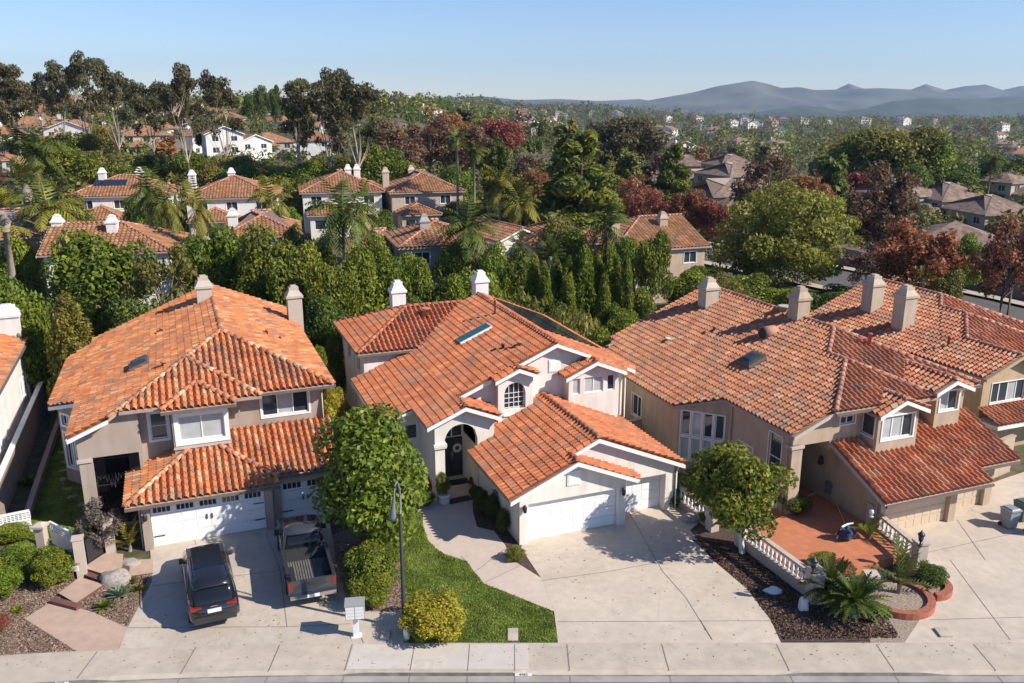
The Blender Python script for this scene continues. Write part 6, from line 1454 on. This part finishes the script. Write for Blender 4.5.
# ---- second band
mid = [('fan',8,188,60,80,'palm_y','yellowing palm at the left edge above the ochre house'),('fan',30,160,56,96,'palm_y','yellow-green palm clump in front of the solar-panel house'),('queen',52,186,60,86,'palm_y','drooping yellow-green palm left of the solar-panel house'),('queen',38,130,60,112,'palm','tall drooping dark palm at the left'),
 ('round',58,138,80,140,'green','feathery green tree left of the solar-panel house'),('round',95,150,60,150,'olive','olive tree behind the solar-panel house'),('queen',152,170,44,92,'palm','palm in front of the solar-panel house'),('queen',168,186,36,90,'palm_y','yellow palm between the two tiled houses with twin chimneys'),
 ('queen',200,186,34,86,'palm_y','yellowish palm in front of the second tiled house'),('queen',272,182,40,96,'palm_y','palm between the second and third tiled houses'),('queen',344,188,66,80,'palm','tall queen palm standing in front of the third tiled house'),('queen',362,186,34,84,'palm_y','smaller palm right beside the queen palm'),
 ('queen',467,207,60,82,'palm','palm standing at the right corner of the small grey house'),('queen',500,168,44,108,'palm_y','yellow-green palm right of the twin tall palms'),('queen',520,188,40,98,'palm_y','palm in front of the big pine'),('fan',550,238,34,76,'palm','fan palm in front of the low tiled roofs'),('queen',606,206,46,84,'palm','palm in front of the long tiled roof'),('fan',520,232,34,80,'palm','fan palm in the gap of the tile roofs'),
 ('tall',457,127,30,124,'palm','tall slim palm left of a pair'),('tall',474,140,30,118,'palm','tall slim palm right of a pair'),
 ('pine',581,126,118,106,'pine','big dark pine rising behind the low tiled roofs'),('column',499,134,44,122,'dark','dark conical conifer left of the big pine'),
 ('dense',376,140,60,150,'green','green tree at the foot of the largest eucalyptus'),('round',330,150,60,158,'olive','olive tree below the fork of the eucalyptus'),('dense',425,168,70,140,'hedge','bright green dense tree above the fourth tiled house'),('dense',405,164,50,136,'green','dense tree behind the fourth tiled house roof'),('dense',455,168,44,134,'lime','lime green tree right of the fourth tiled house'),
 ('bare',392,118,70,175,'brown','brown leafless tree right of the tall eucalyptus'),('bare',430,108,70,190,'brown','brown winter tree in the middle distance'),('round',448,110,60,200,'orange','rusty orange tree in the middle distance'),('bare',470,120,60,190,'brown','brown leafless tree left of the red trees'),
 ('round',500,118,52,210,'red','dull red tree far behind the conical conifer'),('bare',522,150,60,150,'brown','purplish leafless tree beside the big pine'),('bare',540,165,50,138,'red','reddish leafless tree left of the big pine'),('bare',632,166,54,125,'red','dull red tree right of the big pine'),('bare',650,182,50,118,'red','red-leaved tree above the long tiled roof'),
 ('round',624,116,84,185,'euc','grey-green tall tree right of the big pine'),('bare',610,160,44,150,'olive','grey leafless tree beside the pine'),('pine',674,140,56,140,'pine','dark conifer above the tan house chimney'),('bare',655,150,50,150,'purple','purple-grey tree left of the dark conifer'),('round',692,188,46,116,'red','bright red tree right of the tan far chimney'),('round',716,196,40,112,'red','low red tree beside the grey roof'),
 ('wide',785,182,150,96,'maple','very large round yellow-green tree beside the rear street'),('bare',768,150,92,135,'brown','rusty brown tree above the large yellow-green tree'),('bare',805,168,60,126,'orange','red-leaved tree right of the rusty brown tree'),
 ('bare',880,158,90,112,'brown','tall dark brownish tree with drooping branches'),('dense',893,175,70,114,'euc','dark mass of foliage under the tall brownish tree'),('round',868,124,110,185,'olive','tall olive tree behind the dark brownish tree'),('round',905,122,90,180,'olive','tall olive-green tree at the right centre'),('dense',935,140,70,178,'green','dark green round tree above the brown-roofed houses'),
 ('bare',920,206,100,84,'orange','orange and rust autumn tree beside the rear street'),('round',908,222,70,86,'orange','lower orange part-bare tree by the rear street'),('fan',922,268,30,80,'palm_y','small fan palm under the orange tree'),('bare',1010,212,86,82,'red','dark red autumn tree at the right edge'),('bare',875,236,60,92,'purple','low bare shrub tree left of the orange autumn tree'),('dense',945,268,44,80,'olive','olive bush below the orange autumn tree'),('round',1015,232,60,84,'purple','dull purple tree at the right edge'),('dense',966,236,38,96,'lime','lime green shrub between the orange and dark red trees'),
 ('dense',958,160,60,172,'dark','dark tree behind the brown roofs'),('dense',990,158,60,176,'dark','dark tree right of the distant palm'),('dense',1018,158,50,176,'dark','dark tree at the right edge behind the brown roofs'),('dense',912,168,50,160,'dark','dark tree left of the brown roofs'),('tall',989,156,22,165,'palm','small palm rising above the brown roofs'),
 ('round',230,150,60,160,'olive','olive tree on the slope behind the second tiled house'),('juniper',225,190,90,128,'olive','silvery shrubs on the slope right of the second tiled house'),('juniper',262,172,90,140,'yellow','yellow flowering shrubs on the slope'),('juniper',290,184,70,134,'olive','grey-green slope shrubs left of the third tiled house'),('round',190,150,60,165,'lime','yellow-green tree on the slope above the chimneys'),('round',120,160,60,150,'green','green tree behind the left tiled houses'),
 ('dense',60,215,60,92,'green','green tree beside the white house with two chimneys'),('dense',205,232,50,82,'green','green bush in front of the red-roofed wing'),('dense',310,226,50,82,'dark','dark tree in front of the third tiled house'),('dense',490,240,50,78,'green','bush in front of the white gable'),('round',560,210,60,90,'olive','olive bush under the pine'),('dense',700,262,50,92,'green','green shrub at the corner by the rear street')]
for k, x, yt, w, Y, lf, lb in mid: put(k, x, yt, w, Y, lf, lb)
more = [('round',186,232,44,84,'olive'),('round',240,226,40,80,'lime'),('dense',290,222,44,84,'olive'),('round',320,232,40,80,'green'),('dense',375,238,46,82,'green'),('dense',400,250,44,80,'hedge'),('round',455,238,44,82,'lime'),('dense',485,236,40,82,'olive'),('dense',520,250,44,80,'green'),('round',540,222,50,94,'dark'),('dense',575,232,50,86,'green'),('dense',600,238,44,84,'olive'),('round',625,232,40,82,'green'),
 ('dense',20,232,50,84,'lime'),('round',5,215,60,90,'palm_y'),('dense',75,196,50,112,'olive'),('round',140,192,36,112,'green'),('dense',165,206,34,100,'green'),('round',285,206,34,112,'lime'),('dense',385,212,36,108,'green'),('round',480,200,44,112,'olive'),('dense',515,206,44,110,'green'),('dense',455,196,40,128,'olive'),('round',560,188,50,118,'green'),
 ('dense',300,160,60,148,'green'),('dense',270,158,60,156,'olive'),('dense',240,160,50,150,'dark'),('round',150,150,50,170,'dark'),('round',75,128,50,190,'green'),('round',100,124,44,200,'olive'),('dense',30,130,50,200,'green'),('dense',345,158,60,152,'hedge'),('dense',215,158,40,152,'olive'),('dense',135,164,44,150,'olive')]
for k, x, yt, w, Y, lf in more: put(k, x, yt, w, Y, lf, 'leafy garden tree growing between the tiled houses of the rows behind the green belt', group='garden trees between the rear rows of houses')
# eucalyptus skyline
for i, (x, yt, w, Y, v_) in enumerate([(12,48,56,190,0),(-20,52,50,185,1),(58,56,34,200,2),(82,45,44,190,3),(114,48,46,178,1),(148,70,44,185,0),(184,58,46,158,2),(221,64,46,165,3),(296,62,52,150,0),(330,68,46,152,2),(356,57,70,146,1),(128,76,30,230,3),(38,66,30,240,1)]):
    put('euc', x, yt, w, Y, 'euc', ['tall eucalyptus near the left edge above the hillside roofs','eucalyptus cut off by the left edge','slim eucalyptus left of the big dark-crowned pair','large dark-crowned eucalyptus rising highest at the left','tall eucalyptus with an umbrella crown','eucalyptus with a low broken crown','tall eucalyptus with a pale forked trunk behind the white gabled house','eucalyptus with a loose crown of separate clumps','eucalyptus with pale trunk left of the tallest pair','left eucalyptus of the dense pair near the centre','broadest eucalyptus with white trunks near the centre','small distant eucalyptus on the ridge','small eucalyptus in the second row on the left ridge'][i], var=v_)
for i, (x, yt, w, Y) in enumerate([(262,84,16,260),(275,82,14,250),(250,92,18,280)]): put('round', x, yt, w, Y, 'dark', ['small dark round-topped tree on the skyline','slim dark tree on the skyline beside the round-topped one','low dark tree on the skyline left of the round-topped one'][i])
# ---- background houses
def bgroof(root, planes, caps, tm, near, name='roof', barges=()):
    if near: return roof_part(root, planes, caps, barges, (), tm=tm, cm='cap_c', ns=4, pit=.42, crs=.5, hgt=.10, name=name)
    return roof_part(root, planes, (), barges, (), tm=tm, cm='cap_c', ns=1, pit=.6, crs=.6, name=name, step=0.0)
def bghouse(label, X, Y, rot, w, d, h, tm='tile_far', wm='white_stucco', chims=((.3,.5),), axis='x', h0=True, h1=True, wing=True, near=True, z=None, group=None, solar=False, pitch=.4):
    z0 = terr(X, Y) if z is None else z
    root = empty('house', (X, Y, z0), rot, label, 'house', group)
    o = .45; pl, caps, bar = hip_planes(-w/2-o, w/2+o, -d/2-o, d/2+o, h, pitch, axis, h0, h1)
    bgroof(root, pl, caps, tm, near, barges=bar)
    bm = bmesh.new(); P = [(-w/2,-d/2),(w/2,-d/2),(w/2,d/2),(-w/2,d/2)]
    def zt(a, b):
        q = []
        if axis == 'x': q.append(d/2+o-abs(b)); q += [a+w/2+o] if h0 else []; q += [w/2+o-a] if h1 else []
        else: q.append(w/2+o-abs(a)); q += [b+d/2+o] if h0 else []; q += [d/2+o-b] if h1 else []
        return h+pitch*min(q)-.18
    wins = []
    for i in range(4):
        p0, p1 = P[i], P[(i+1)%4]; L_ = math.hypot(p1[0]-p0[0], p1[1]-p0[1]); ops = []
        if i != 2:
            n = max(1, int(L_/3.6))
            for k in range(n):
                c = L_*(k+.5)/n; ops.append((c-.75, c+.75, h-1.75, h-.55)); 
                if h > 4.5: ops.append((c-.8, c+.8, 1.0, 2.3))
        wseg(bm, p0, p1, -2.5, zt, ops); wins += [(p0, p1, q) for q in ops]
    finish('wall', bm, M[wm], root)
    for p0, p1, q in wins: window(root, p0, p1, *q, 2, 1, trim=.0 if not near else .07)
    if wing:
        ww, wd, wh = w*.5, 4.2, 2.9; wx = -w*.18; pl, caps, bar = hip_planes(wx-ww/2-o, wx+ww/2+o, -d/2-wd-o, -d/2+.2, wh, pitch, 'y', True, False)
        bgroof(root, pl, caps, tm, near, 'lower_roof'); bm = bmesh.new()
        Q = [(wx-ww/2,-d/2-wd),(wx+ww/2,-d/2-wd),(wx+ww/2,-d/2),(wx-ww/2,-d/2)]
        wseg(bm, Q[3], Q[0], -2.5, wh-.1); wseg(bm, Q[0], Q[1], -2.5, wh-.1, [(.6, ww-.6, .9, 2.2)]); wseg(bm, Q[1], Q[2], -2.5, wh-.1); finish('wing_wall', bm, M[wm], root); window(root, Q[0], Q[1], .6, ww-.6, .9, 2.2, 3, 1)
    for cx, cy in chims: chimney(root, (cx-.5)*w, (cy-.5)*d, h-.5, h+pitch*min(w,d)/2+1.1, .95, .95, wm)
    if solar:
        T = Matrix.Translation((-w*.12, -d*.22, h+pitch*(d*.28+o)+.15)) @ Matrix.Rotation(math.atan(pitch),4,'X'); bm = bmesh.new()
        for i in range(4): bx(bm, -2.2+i*1.1, -1.15+i*1.1, -.8,.8,0,.05,T=T)
        finish('solar_panels', bm, M['solar'], root)
    return root
def hput(label, x, ye, wpx, Y, rot=21, d=11, h=5.6, **k):
    "house by eave row"
    D = Y*CC+12*CS; z = ztop(ye, Y)-h; w = wpx/CF*D
    X = at(x, Y, z+h); return bghouse(label, X, Y+d/2, R(rot), w, d, h, z=z, **k)
hput('white two-storey house mostly behind the big dark tree, with a tall chimney at its left', 95, 253, 118, 80, 12, 10, 5.2, wm='bright_stucco', chims=((.02,.5),(.5,.35)), wing=False, axis='x', h0=False)
hput('ochre stucco house cut off at the left edge with orange tiled roof', -12, 238, 50, 84, 20, 10, 5.4, wm='ochre', chims=(), wing=False)
hput('white house with solar panels and two white chimneys', 110, 196, 92, 120, 12, 11, 5.6, wm='bright_stucco', chims=((.22,.7),(.62,.7)), solar=True)
hput('white house with twin chimneys left of the queen palm', 222, 198, 86, 122, 12, 12, 5.6, wm='bright_stucco', chims=((.02,.5),(.45,.75)))
hput('red-roofed house wing just left of the queen palm', 250, 236, 70, 86, 15, 9, 3.2, wm='white_stucco', chims=((.1,.3),), wing=False)
hput('grey-white house with two close chimneys behind the queen palm', 332, 192, 78, 124, 14, 12, 5.6, wm='white_stucco', chims=((.62,.6),(.74,.6)), solar=False)
hput('house with a beige chimney at each end of its tiled roof', 416, 192, 72, 126, 16, 12, 5.6, wm='beige', chims=((.0,.5),(.42,.75)))
hput('small grey house with a blue-grey chimney on its tiled roof behind the hedge', 430, 246, 84, 84, 16, 9, 5.4, wm='grey_stucco', chims=((.35,.35),), wing=False)
hput('pale house low behind the queen palm with a tiled roof', 372, 252, 60, 88, 14, 8, 3.0, wm='white_stucco', chims=(), wing=False)
hput('white-gabled house between the small grey house and the low tiled roofs', 500, 240, 50, 92, 30, 9, 4.0, wm='white_stucco', chims=(), wing=False, axis='y', h0=False, h1=False)
hput('low orange-tiled house in front of the big pine', 556, 244, 76, 90, 16, 9, 3.4, wm='beige', chims=(), wing=False)
hput('tan house with two chimneys, blue windows and a white patio cover', 642, 249, 104, 90, 20, 12, 5.6, wm='tan', chims=((.15,.3),(.72,.35)), wing=False, axis='x', h1=False)
root = empty('patio_cover', (at(680,86,3), 86, 0), R(20), 'white slatted patio cover in front of the tan house by the rear street', 'patio cover')
bm = bmesh.new(); bx(bm, -4,4,-1.6,1.6,2.7,2.8); finish('canopy', bm, M['patio_white'], root)
for sx in (-3.8,0,3.8):
    bm = bmesh.new(); bx(bm, sx-.08,sx+.08,-1.5,-1.34,0,2.7); finish('post', bm, M['patio_white'], root)
# hillside left
hill = [(63,130,44,250,'white gabled house alone on the left hillside, with a chimney','bright_stucco',5.2,((.45,.4),),False,False),(18,124,60,300,'white-walled house with orange roof at the left edge of the hillside','bright_stucco',5,((.3,.5),),True,True),(20,143,50,230,'low orange-roofed house at the left edge below the hillside row','white_stucco',4,(),True,True),
 (50,112,50,340,'small orange-roofed house high on the left hillside','white_stucco',5,((.5,.5),),True,True),(-6,160,40,190,'grey-walled house at the left edge behind the palms','grey_stucco',5,(),True,True),(136,135,46,225,'beige house with a tall chimney on the left hillside','beige',5.5,((.35,.3),),True,True),(120,142,40,240,'pale house behind the eucalyptus trunks','beige',5,(),True,True),
 (214,134,36,215,'white house with a front gable on the hillside','bright_stucco',5.5,((.5,.5),),False,False),(240,142,34,222,'white house right of the gabled one with an arched porch','bright_stucco',4.5,(),False,False),(188,136,26,235,'white house with a tall thin chimney half hidden by eucalyptus','bright_stucco',5.5,((.3,.4),),True,True),(310,140,40,225,'white and red-roofed house behind the eucalyptus trunks','bright_stucco',5,((.7,.5),),True,True),
 (262,142,46,235,'low house with a dark porch on the hillside','grey_stucco',3.5,(),True,True),(86,106,40,380,'orange-roofed house near the skyline at the left','white_stucco',5,((.4,.5),),True,True),(104,118,34,330,'pinkish-roofed house half hidden by trees on the hillside','bright_stucco',5,((.4,.5),),True,True),(150,112,36,370,'orange-roofed house near the skyline behind the umbrella eucalyptus','white_stucco',5,((.4,.5),),True,True),
 (205,112,30,380,'small red-roofed house near the skyline above the white gable','white_stucco',5,((.3,.5),),True,True),(245,110,34,390,'small pale house near the skyline','bright_stucco',5,(),True,True),(5,102,40,420,'small house on the skyline at the left edge','white_stucco',5,((.5,.5),),True,True),(296,116,34,350,'red-roofed house near the skyline behind the eucalyptus crowns','white_stucco',5,((.6,.5),),True,True)]
for x, ye, w, Y, lb, wm, h, ch, a0, a1 in hill: hput(lb, x, ye, w, Y, trng.choice((10,25,-20,40)), 11, h, wm=wm, chims=ch, h0=a0, h1=a1, near=False, axis='x' if a0 else 'y', wing=(w > 40))
for x, ye, w, Y, lb, wm in [(35,128,34,270,'small red-roofed house half hidden behind the first eucalyptus trunks','white_stucco'),(100,132,30,250,'pale house between the hillside trees right of the gabled house','bright_stucco'),(78,114,30,330,'small orange-roofed house above the white gabled hillside house','white_stucco'),(160,128,30,265,'small pale house behind the forked eucalyptus','white_stucco'),(-4,134,40,250,'orange-roofed house at the left edge in the middle of the hillside','bright_stucco'),(28,108,36,360,'orange-roofed house in the upper row at the far left','white_stucco'),
   (175,116,28,340,'small red-roofed house in the upper row behind the forked eucalyptus','beige'),(225,118,30,330,'small orange-roofed house in the upper row right of the gable','white_stucco'),(275,122,34,300,'red-roofed house in the upper row left of the tallest eucalyptus','white_stucco'),(322,126,30,290,'small house behind the white eucalyptus trunks','bright_stucco'),(120,104,30,420,'tiny roof on the skyline right of the umbrella eucalyptus','white_stucco'),(64,100,30,430,'tiny roof on the skyline left of the umbrella eucalyptus','beige')]:
    hput(lb, x, ye, w, Y, trng.choice((10,25,-20,40)), 10, 5, wm=wm, chims=((.4,.5),), near=False, wing=False)
right = [(962,200,60,150,'brown hip-roofed house with white gables in the right middle distance','beige',5.2),(1006,214,64,140,'brown-roofed house with dark garage at the right edge','beige',4.5),(1018,182,60,170,'brown-roofed house behind, at the right edge','beige',5),(910,196,50,152,'brown-roofed house with a skylight left of the hip-roofed one','grey_stucco',5),
 (975,246,90,112,'large dark brown roof below the brown-roofed houses','beige',3.4),(726,196,40,150,'grey-brown low roof just behind the red trees','beige',4),(735,176,44,190,'tan-walled house with brown roof above the rusty tree','beige',5),(700,182,34,200,'small tan house with brown roof left of the rusty tree','beige',5),(735,166,40,215,'brown-roofed house in the trees further up','beige',5),
 (652,182,24,210,'small house with solar panels among the red trees','white_stucco',4),(690,166,36,230,'low pinkish-roofed house among trees','beige',4)]
for x, ye, w, Y, lb, wm, h in right: hput(lb, x, ye, w, Y, trng.choice((12,28,-18)), 12, h, wm=wm, tm='tile_brown', chims=(), near=False, wing=True)
# distant town: copies of a few small houses
protoH = [bghouse('x', 0, 0, 0, 13, 10, 5, wm=w_, tm=t_, chims=((.3,.5),), near=False, wing=False, z=0, axis=a_, h0=hp, h1=hp) for w_, t_, a_, hp in (('bright_stucco','tile_far','x',True),('white_stucco','tile_far','y',False),('beige','tile_brown','x',True),('bright_stucco','tile_brown','y',False))]
used = [0]*4; NH = 0; occupied = []
for i in range(200):
    Y = 360*math.exp(trng.random()*2.35); x = trng.uniform(-30,1050)
    if Y < 420 and x < 420: continue
    X = at(x, Y, 5); k = trng.randrange(4) if x < 700 or Y > 600 else trng.choice((0,2,2,3))
    o = protoH[k] if not used[k] else copy_tree(protoH[k]); used[k] = 1; NH += 1
    s = trng.uniform(.8,1.1); o.location = (X, Y, terr(X, Y)+(1.0 if Y < 600 else 2.5)); o.scale = (s,s,s); o.rotation_euler = (0,0,trng.uniform(-.7,.7))
    wt = 'white-walled' if k in (0,1,3) else 'beige-walled'; rt = 'red-tiled' if k < 2 else 'brown-roofed'
    o['label'] = f'small distant {rt} {wt} house among the trees of the valley'; o['category'] = 'house'; o['group'] = 'distant houses scattered across the wooded valley'
    occupied.append((X, Y))
# ---- trees of the middle distance, individually (small crowns)
def farproto(seed, kind):
    rs = np.random.RandomState(seed); r = make_root('tree'); bm = bmesh.new()
    if kind == 0: bl = crown_blobs(rs, 12, 3.2, 3.2, 5.0, .42, lower=-.7)
    elif kind == 1: bl = crown_blobs(rs, 14, 2.4, 4.2, 6.2, .36)
    else: bl = [(rs.uniform(-.3,.3), rs.uniform(-.3,.3), 1+i*.9, 1.5*(1-i/11)+.2, 1.5*(1-i/11)+.2, .9) for i in range(10)]
    V, val = leafquads(bl, 950, .42, rs); tube(bm, [(0,0,-.5),(0,0,5)], [.2,.1], 5); finish_tree(r, V, val, LM['far'], bm, M['bark']); return r
FP = [farproto(40+i, (0,0,1,1,2,0)[i]) for i in range(6)]; fu = [0]*6
fw = [('far',34),('dark',14),('green',14),('olive',24),('brown',9),('orange',4),('red',2),('euc',14),('lime',7),('yellow',1),('purple',1)]
pick = [a for a, b in fw for _ in range(b)]
adj = {'far':'dull green','dark':'dark green','green':'green','olive':'olive','brown':'brown winter','orange':'rust-coloured','red':'reddish','euc':'grey-green','lime':'yellow-green','yellow':'yellow','purple':'purplish bare'}
cnt = 0
while cnt < 130:
    Y = 135*math.exp(trng.random()*1.15); x = trng.uniform(-25,1050); X = at(x, Y, 5)
    if any((X-a)**2+(Y-b)**2 < 60 for a, b in occupied): continue
    # keep the rear street and hillside house fronts open
    if 640 < x and Y < 150: continue
    if x < 330 and Y < 150: continue
    k = trng.randrange(6); o = FP[k] if not fu[k] else copy_tree(FP[k]); fu[k] = 1; cnt += 1
    s = trng.uniform(.75,1.35); hz = s*trng.uniform(.8,1.15)*(.62 if (x < 330 and Y < 330) else 1)
    o.location = (X, Y, terr(X, Y)); o.scale = (s, s, hz); o.rotation_euler = (0,0,trng.uniform(0,6.28)); lf = trng.choice(pick)
    for c in o.children:
        if c.name.startswith('crown'): c.material_slots[0].link = 'OBJECT'; c.material_slots[0].material = LM[lf]
    nm = ('slender' if k in (2,3) else 'conical' if k == 4 else 'rounded')
    o['label'] = f'{nm} {adj[lf]} tree in the woods of the middle distance'; o['category'] = 'tree'; o['group'] = 'middle distance trees'
# ---- the wooded plain beyond: one mass
def woodland(name, Y0, Y1, N, nl, size, seed, Rm, mats, label, xl=-420, xr=1440, pw=1.0):
    N = int(N*1.45)
    for mi, (mk, frac) in enumerate(mats):
        rs = np.random.RandomState(seed+mi); n = int(N*frac)
        Y = Y0*np.exp(rs.rand(n)**pw*math.log(Y1/Y0)); x = rs.uniform(xl, xr, n); X = np.array([at(a, b, 5) for a, b in zip(x, Y)])
        blobs = []
        for a, b in zip(X, Y):
            g_ = terr(a, b); s = rs.uniform(.6,1.25)*Rm*(1+.35*min(1,b/3000)); hh = rs.uniform(.8,1.5)
            blobs.append((a, b, g_+s*hh*.9, s, s, s*hh)); blobs.append((a+rs.normal()*s*.6, b+rs.normal()*s*.6, g_+s*hh*.6, s*.7, s*.7, s*.7))
        V, val = leafquads(blobs, n*nl, size, rs, fill=.1); 
        B = np.array(blobs)
        tag(quads_mesh(name, V.reshape(-1,3), len(val), 'leaf', val, LM[mk]), label, 'woodland', kind='stuff')
woodland('woodland', 128, 420, 1100, 110, .45, 50, 2.3, [('far',.4),('olive',.3),('dark',.3)], 'undergrowth and low trees between the houses of the middle distance')
woodland('woodland', 400, 1500, 3600, 60, .9, 60, 3.8, [('far',.32),('dark',.14),('olive',.24),('brown',.14),('lime',.10),('orange',.03),('purple',.03)], 'wooded suburb stretching across the valley')
woodland('woodland', 1500, 3500, 3600, 34, 2.3, 70, 7.0, [('far',.45),('dark',.2),('olive',.25),('brown',.1)], 'far wooded plain below the mountains', pw=.9)
# ---- mountains
def mountain(name, prof, Y, depth, base, m, seed):
    "prof: list of (image x, image y) of the skyline; a real ridge with slopes front and back"
    import mathutils
    xs_ = np.linspace(prof[0][0], prof[-1][0], 170); px_ = [p[0] for p in prof]; py_ = [p[1] for p in prof]; bm = bmesh.new(); rows = []
    zc = [ztop(np.interp(x, px_, py_), Y) for x in xs_]; Xc = [at(x, Y, 100) for x in xs_]
    for j in range(25):
        t = j/24*2-1; row = []
        for X, z in zip(Xc, zc):
            f = (1-abs(t))**1.15; nz = mathutils.noise.fractal(Vector((X*.0022+seed, t*2.1+seed, seed*.3)), 1.0, 2.0, 5)
            row.append(bm.verts.new((X+nz*60*(1-f)*1, Y+t*depth, base+(z-base)*f*(1+.45*nz*(1-f)))))
        rows.append(row)
    for a, b in zip(rows[:-1], rows[1:]):
        for i in range(len(a)-1): bm.faces.new((a[i], a[i+1], b[i+1], b[i])).smooth = True
    tag(finish(name, bm, m), kind='structure')
M['hill_far'] = mat('hill_scrub', (.13,.115,.085), .95, .45, .006, var2=.4, scale2=.0016); M['hill_near'] = mat('hill_chaparral', (.060,.062,.036), .95, .4, .01, var2=.3, scale2=.003)
mountain('mountains', [(-80,112),(380,106),(400,97),(440,99),(480,96),(520,100),(560,99),(600,101),(640,99),(680,106),(1150,108)], 6600, 420, -40, M['hill_far'], 1)
mountain('mountains', [(780,104),(810,96),(835,90),(848,83.5),(862,88),(885,93),(905,92),(925,84),(945,90),(965,86),(985,84.5),(1003,90),(1020,86),(1060,84),(1120,90)], 6300, 380, -40, M['hill_far'], 2)
mountain('mountains', [(600,108),(640,102),(668,97),(695,92),(718,86),(740,82.5),(752,80.5),(768,84),(782,88),(800,87),(815,90),(840,89.5),(880,88),(920,90),(960,93),(1000,96),(1060,94),(1140,98)], 5500, 600, -60, M['hill_far'], 3)
mountain('hills', [(690,117),(760,112),(800,106),(825,107),(850,112),(870,108),(895,101),(930,98),(970,99),(1010,97),(1060,96),(1140,99)], 4300, 420, -70, M['hill_near'], 4)
mountain('hills', [(760,116),(790,110),(812,108),(840,112),(856,110),(872,109),(890,117),(920,121),(980,118),(1080,112),(1160,112)], 3700, 330, -75, M['hill_near'], 5)
# ---- haze box
me = bpy.data.meshes.new('haze'); bm = bmesh.new(); bx(bm, -7600, 7600, -80, 7400, -120, 330); bm.to_mesh(me); bm.free()
hz = bpy.data.objects.new('haze', me); link(hz); hz['kind'] = 'stuff'; hz['label'] = 'thin blue air haze over the valley'; hz['category'] = 'haze'
m = bpy.data.materials.new('air_haze'); m.use_nodes = True; nt = m.node_tree; nt.nodes.clear()
out = nt.nodes.new('ShaderNodeOutputMaterial'); pv = nt.nodes.new('ShaderNodeVolumePrincipled'); pv.inputs['Color'].default_value = (.50,.74,1,1); pv.inputs['Density'].default_value = HAZE; pv.inputs['Anisotropy'].default_value = .2
nt.links.new(pv.outputs['Volume'], out.inputs['Volume']); me.materials.append(m)
# ---- light, sky, camera
w = bpy.data.worlds.new('World'); sc.world = w; w.use_nodes = True; nt = w.node_tree
sky = nt.nodes.new('ShaderNodeTexSky'); sky.sky_type = 'NISHITA'; sky.sun_disc = False
SUNV = Vector((.948,-.318,0)).normalized()*math.cos(R(36.5))+Vector((0,0,math.sin(R(36.5))))
sky.sun_elevation = R(36.5); sky.sun_rotation = math.atan2(SUNV.x, SUNV.y); sky.altitude = 100; sky.air_density = 1.0; sky.dust_density = 0.0; sky.ozone_density = 2.2
tn = nt.nodes.new('ShaderNodeMix'); tn.data_type = 'RGBA'; tn.blend_type = 'MULTIPLY'; tn.inputs['Factor'].default_value = 1; tn.inputs['B'].default_value = (.84,.93,1.20,1)
nt.links.new(sky.outputs['Color'], tn.inputs['A']); nt.links.new(tn.outputs['Result'], nt.nodes['Background'].inputs['Color']); nt.nodes['Background'].inputs['Strength'].default_value = .092
sl = bpy.data.lights.new('sun', 'SUN'); sl.energy = 5.0; sl.angle = R(.5); sl.color = (1,.925,.82)
so = bpy.data.objects.new('sun', sl); COL.objects.link(so); so.rotation_euler = (-SUNV).to_track_quat('-Z','Y').to_euler()
cam = bpy.data.cameras.new('camera'); cam.sensor_width = 36; cam.lens = 36*CF/1024; cam.clip_end = 40000; cam.clip_start = .5
co = bpy.data.objects.new('camera', cam); COL.objects.link(co); co.location = (0,0,CH); co.rotation_euler = (math.pi/2-CP,0,0); sc.camera = co
sc.view_settings.view_transform = 'Standard'; sc.view_settings.look = 'None'; sc.view_settings.exposure = 0.45; sc.view_settings.gamma = 1
sc.render.engine = 'CYCLES'; sc.cycles.max_bounces = 5; sc.cycles.volume_bounces = 0; sc.cycles.transparent_max_bounces = 4
for p_ in list(PROT.values()):
    for k_ in ('nat','used'):
        if k_ in p_: del p_[k_]
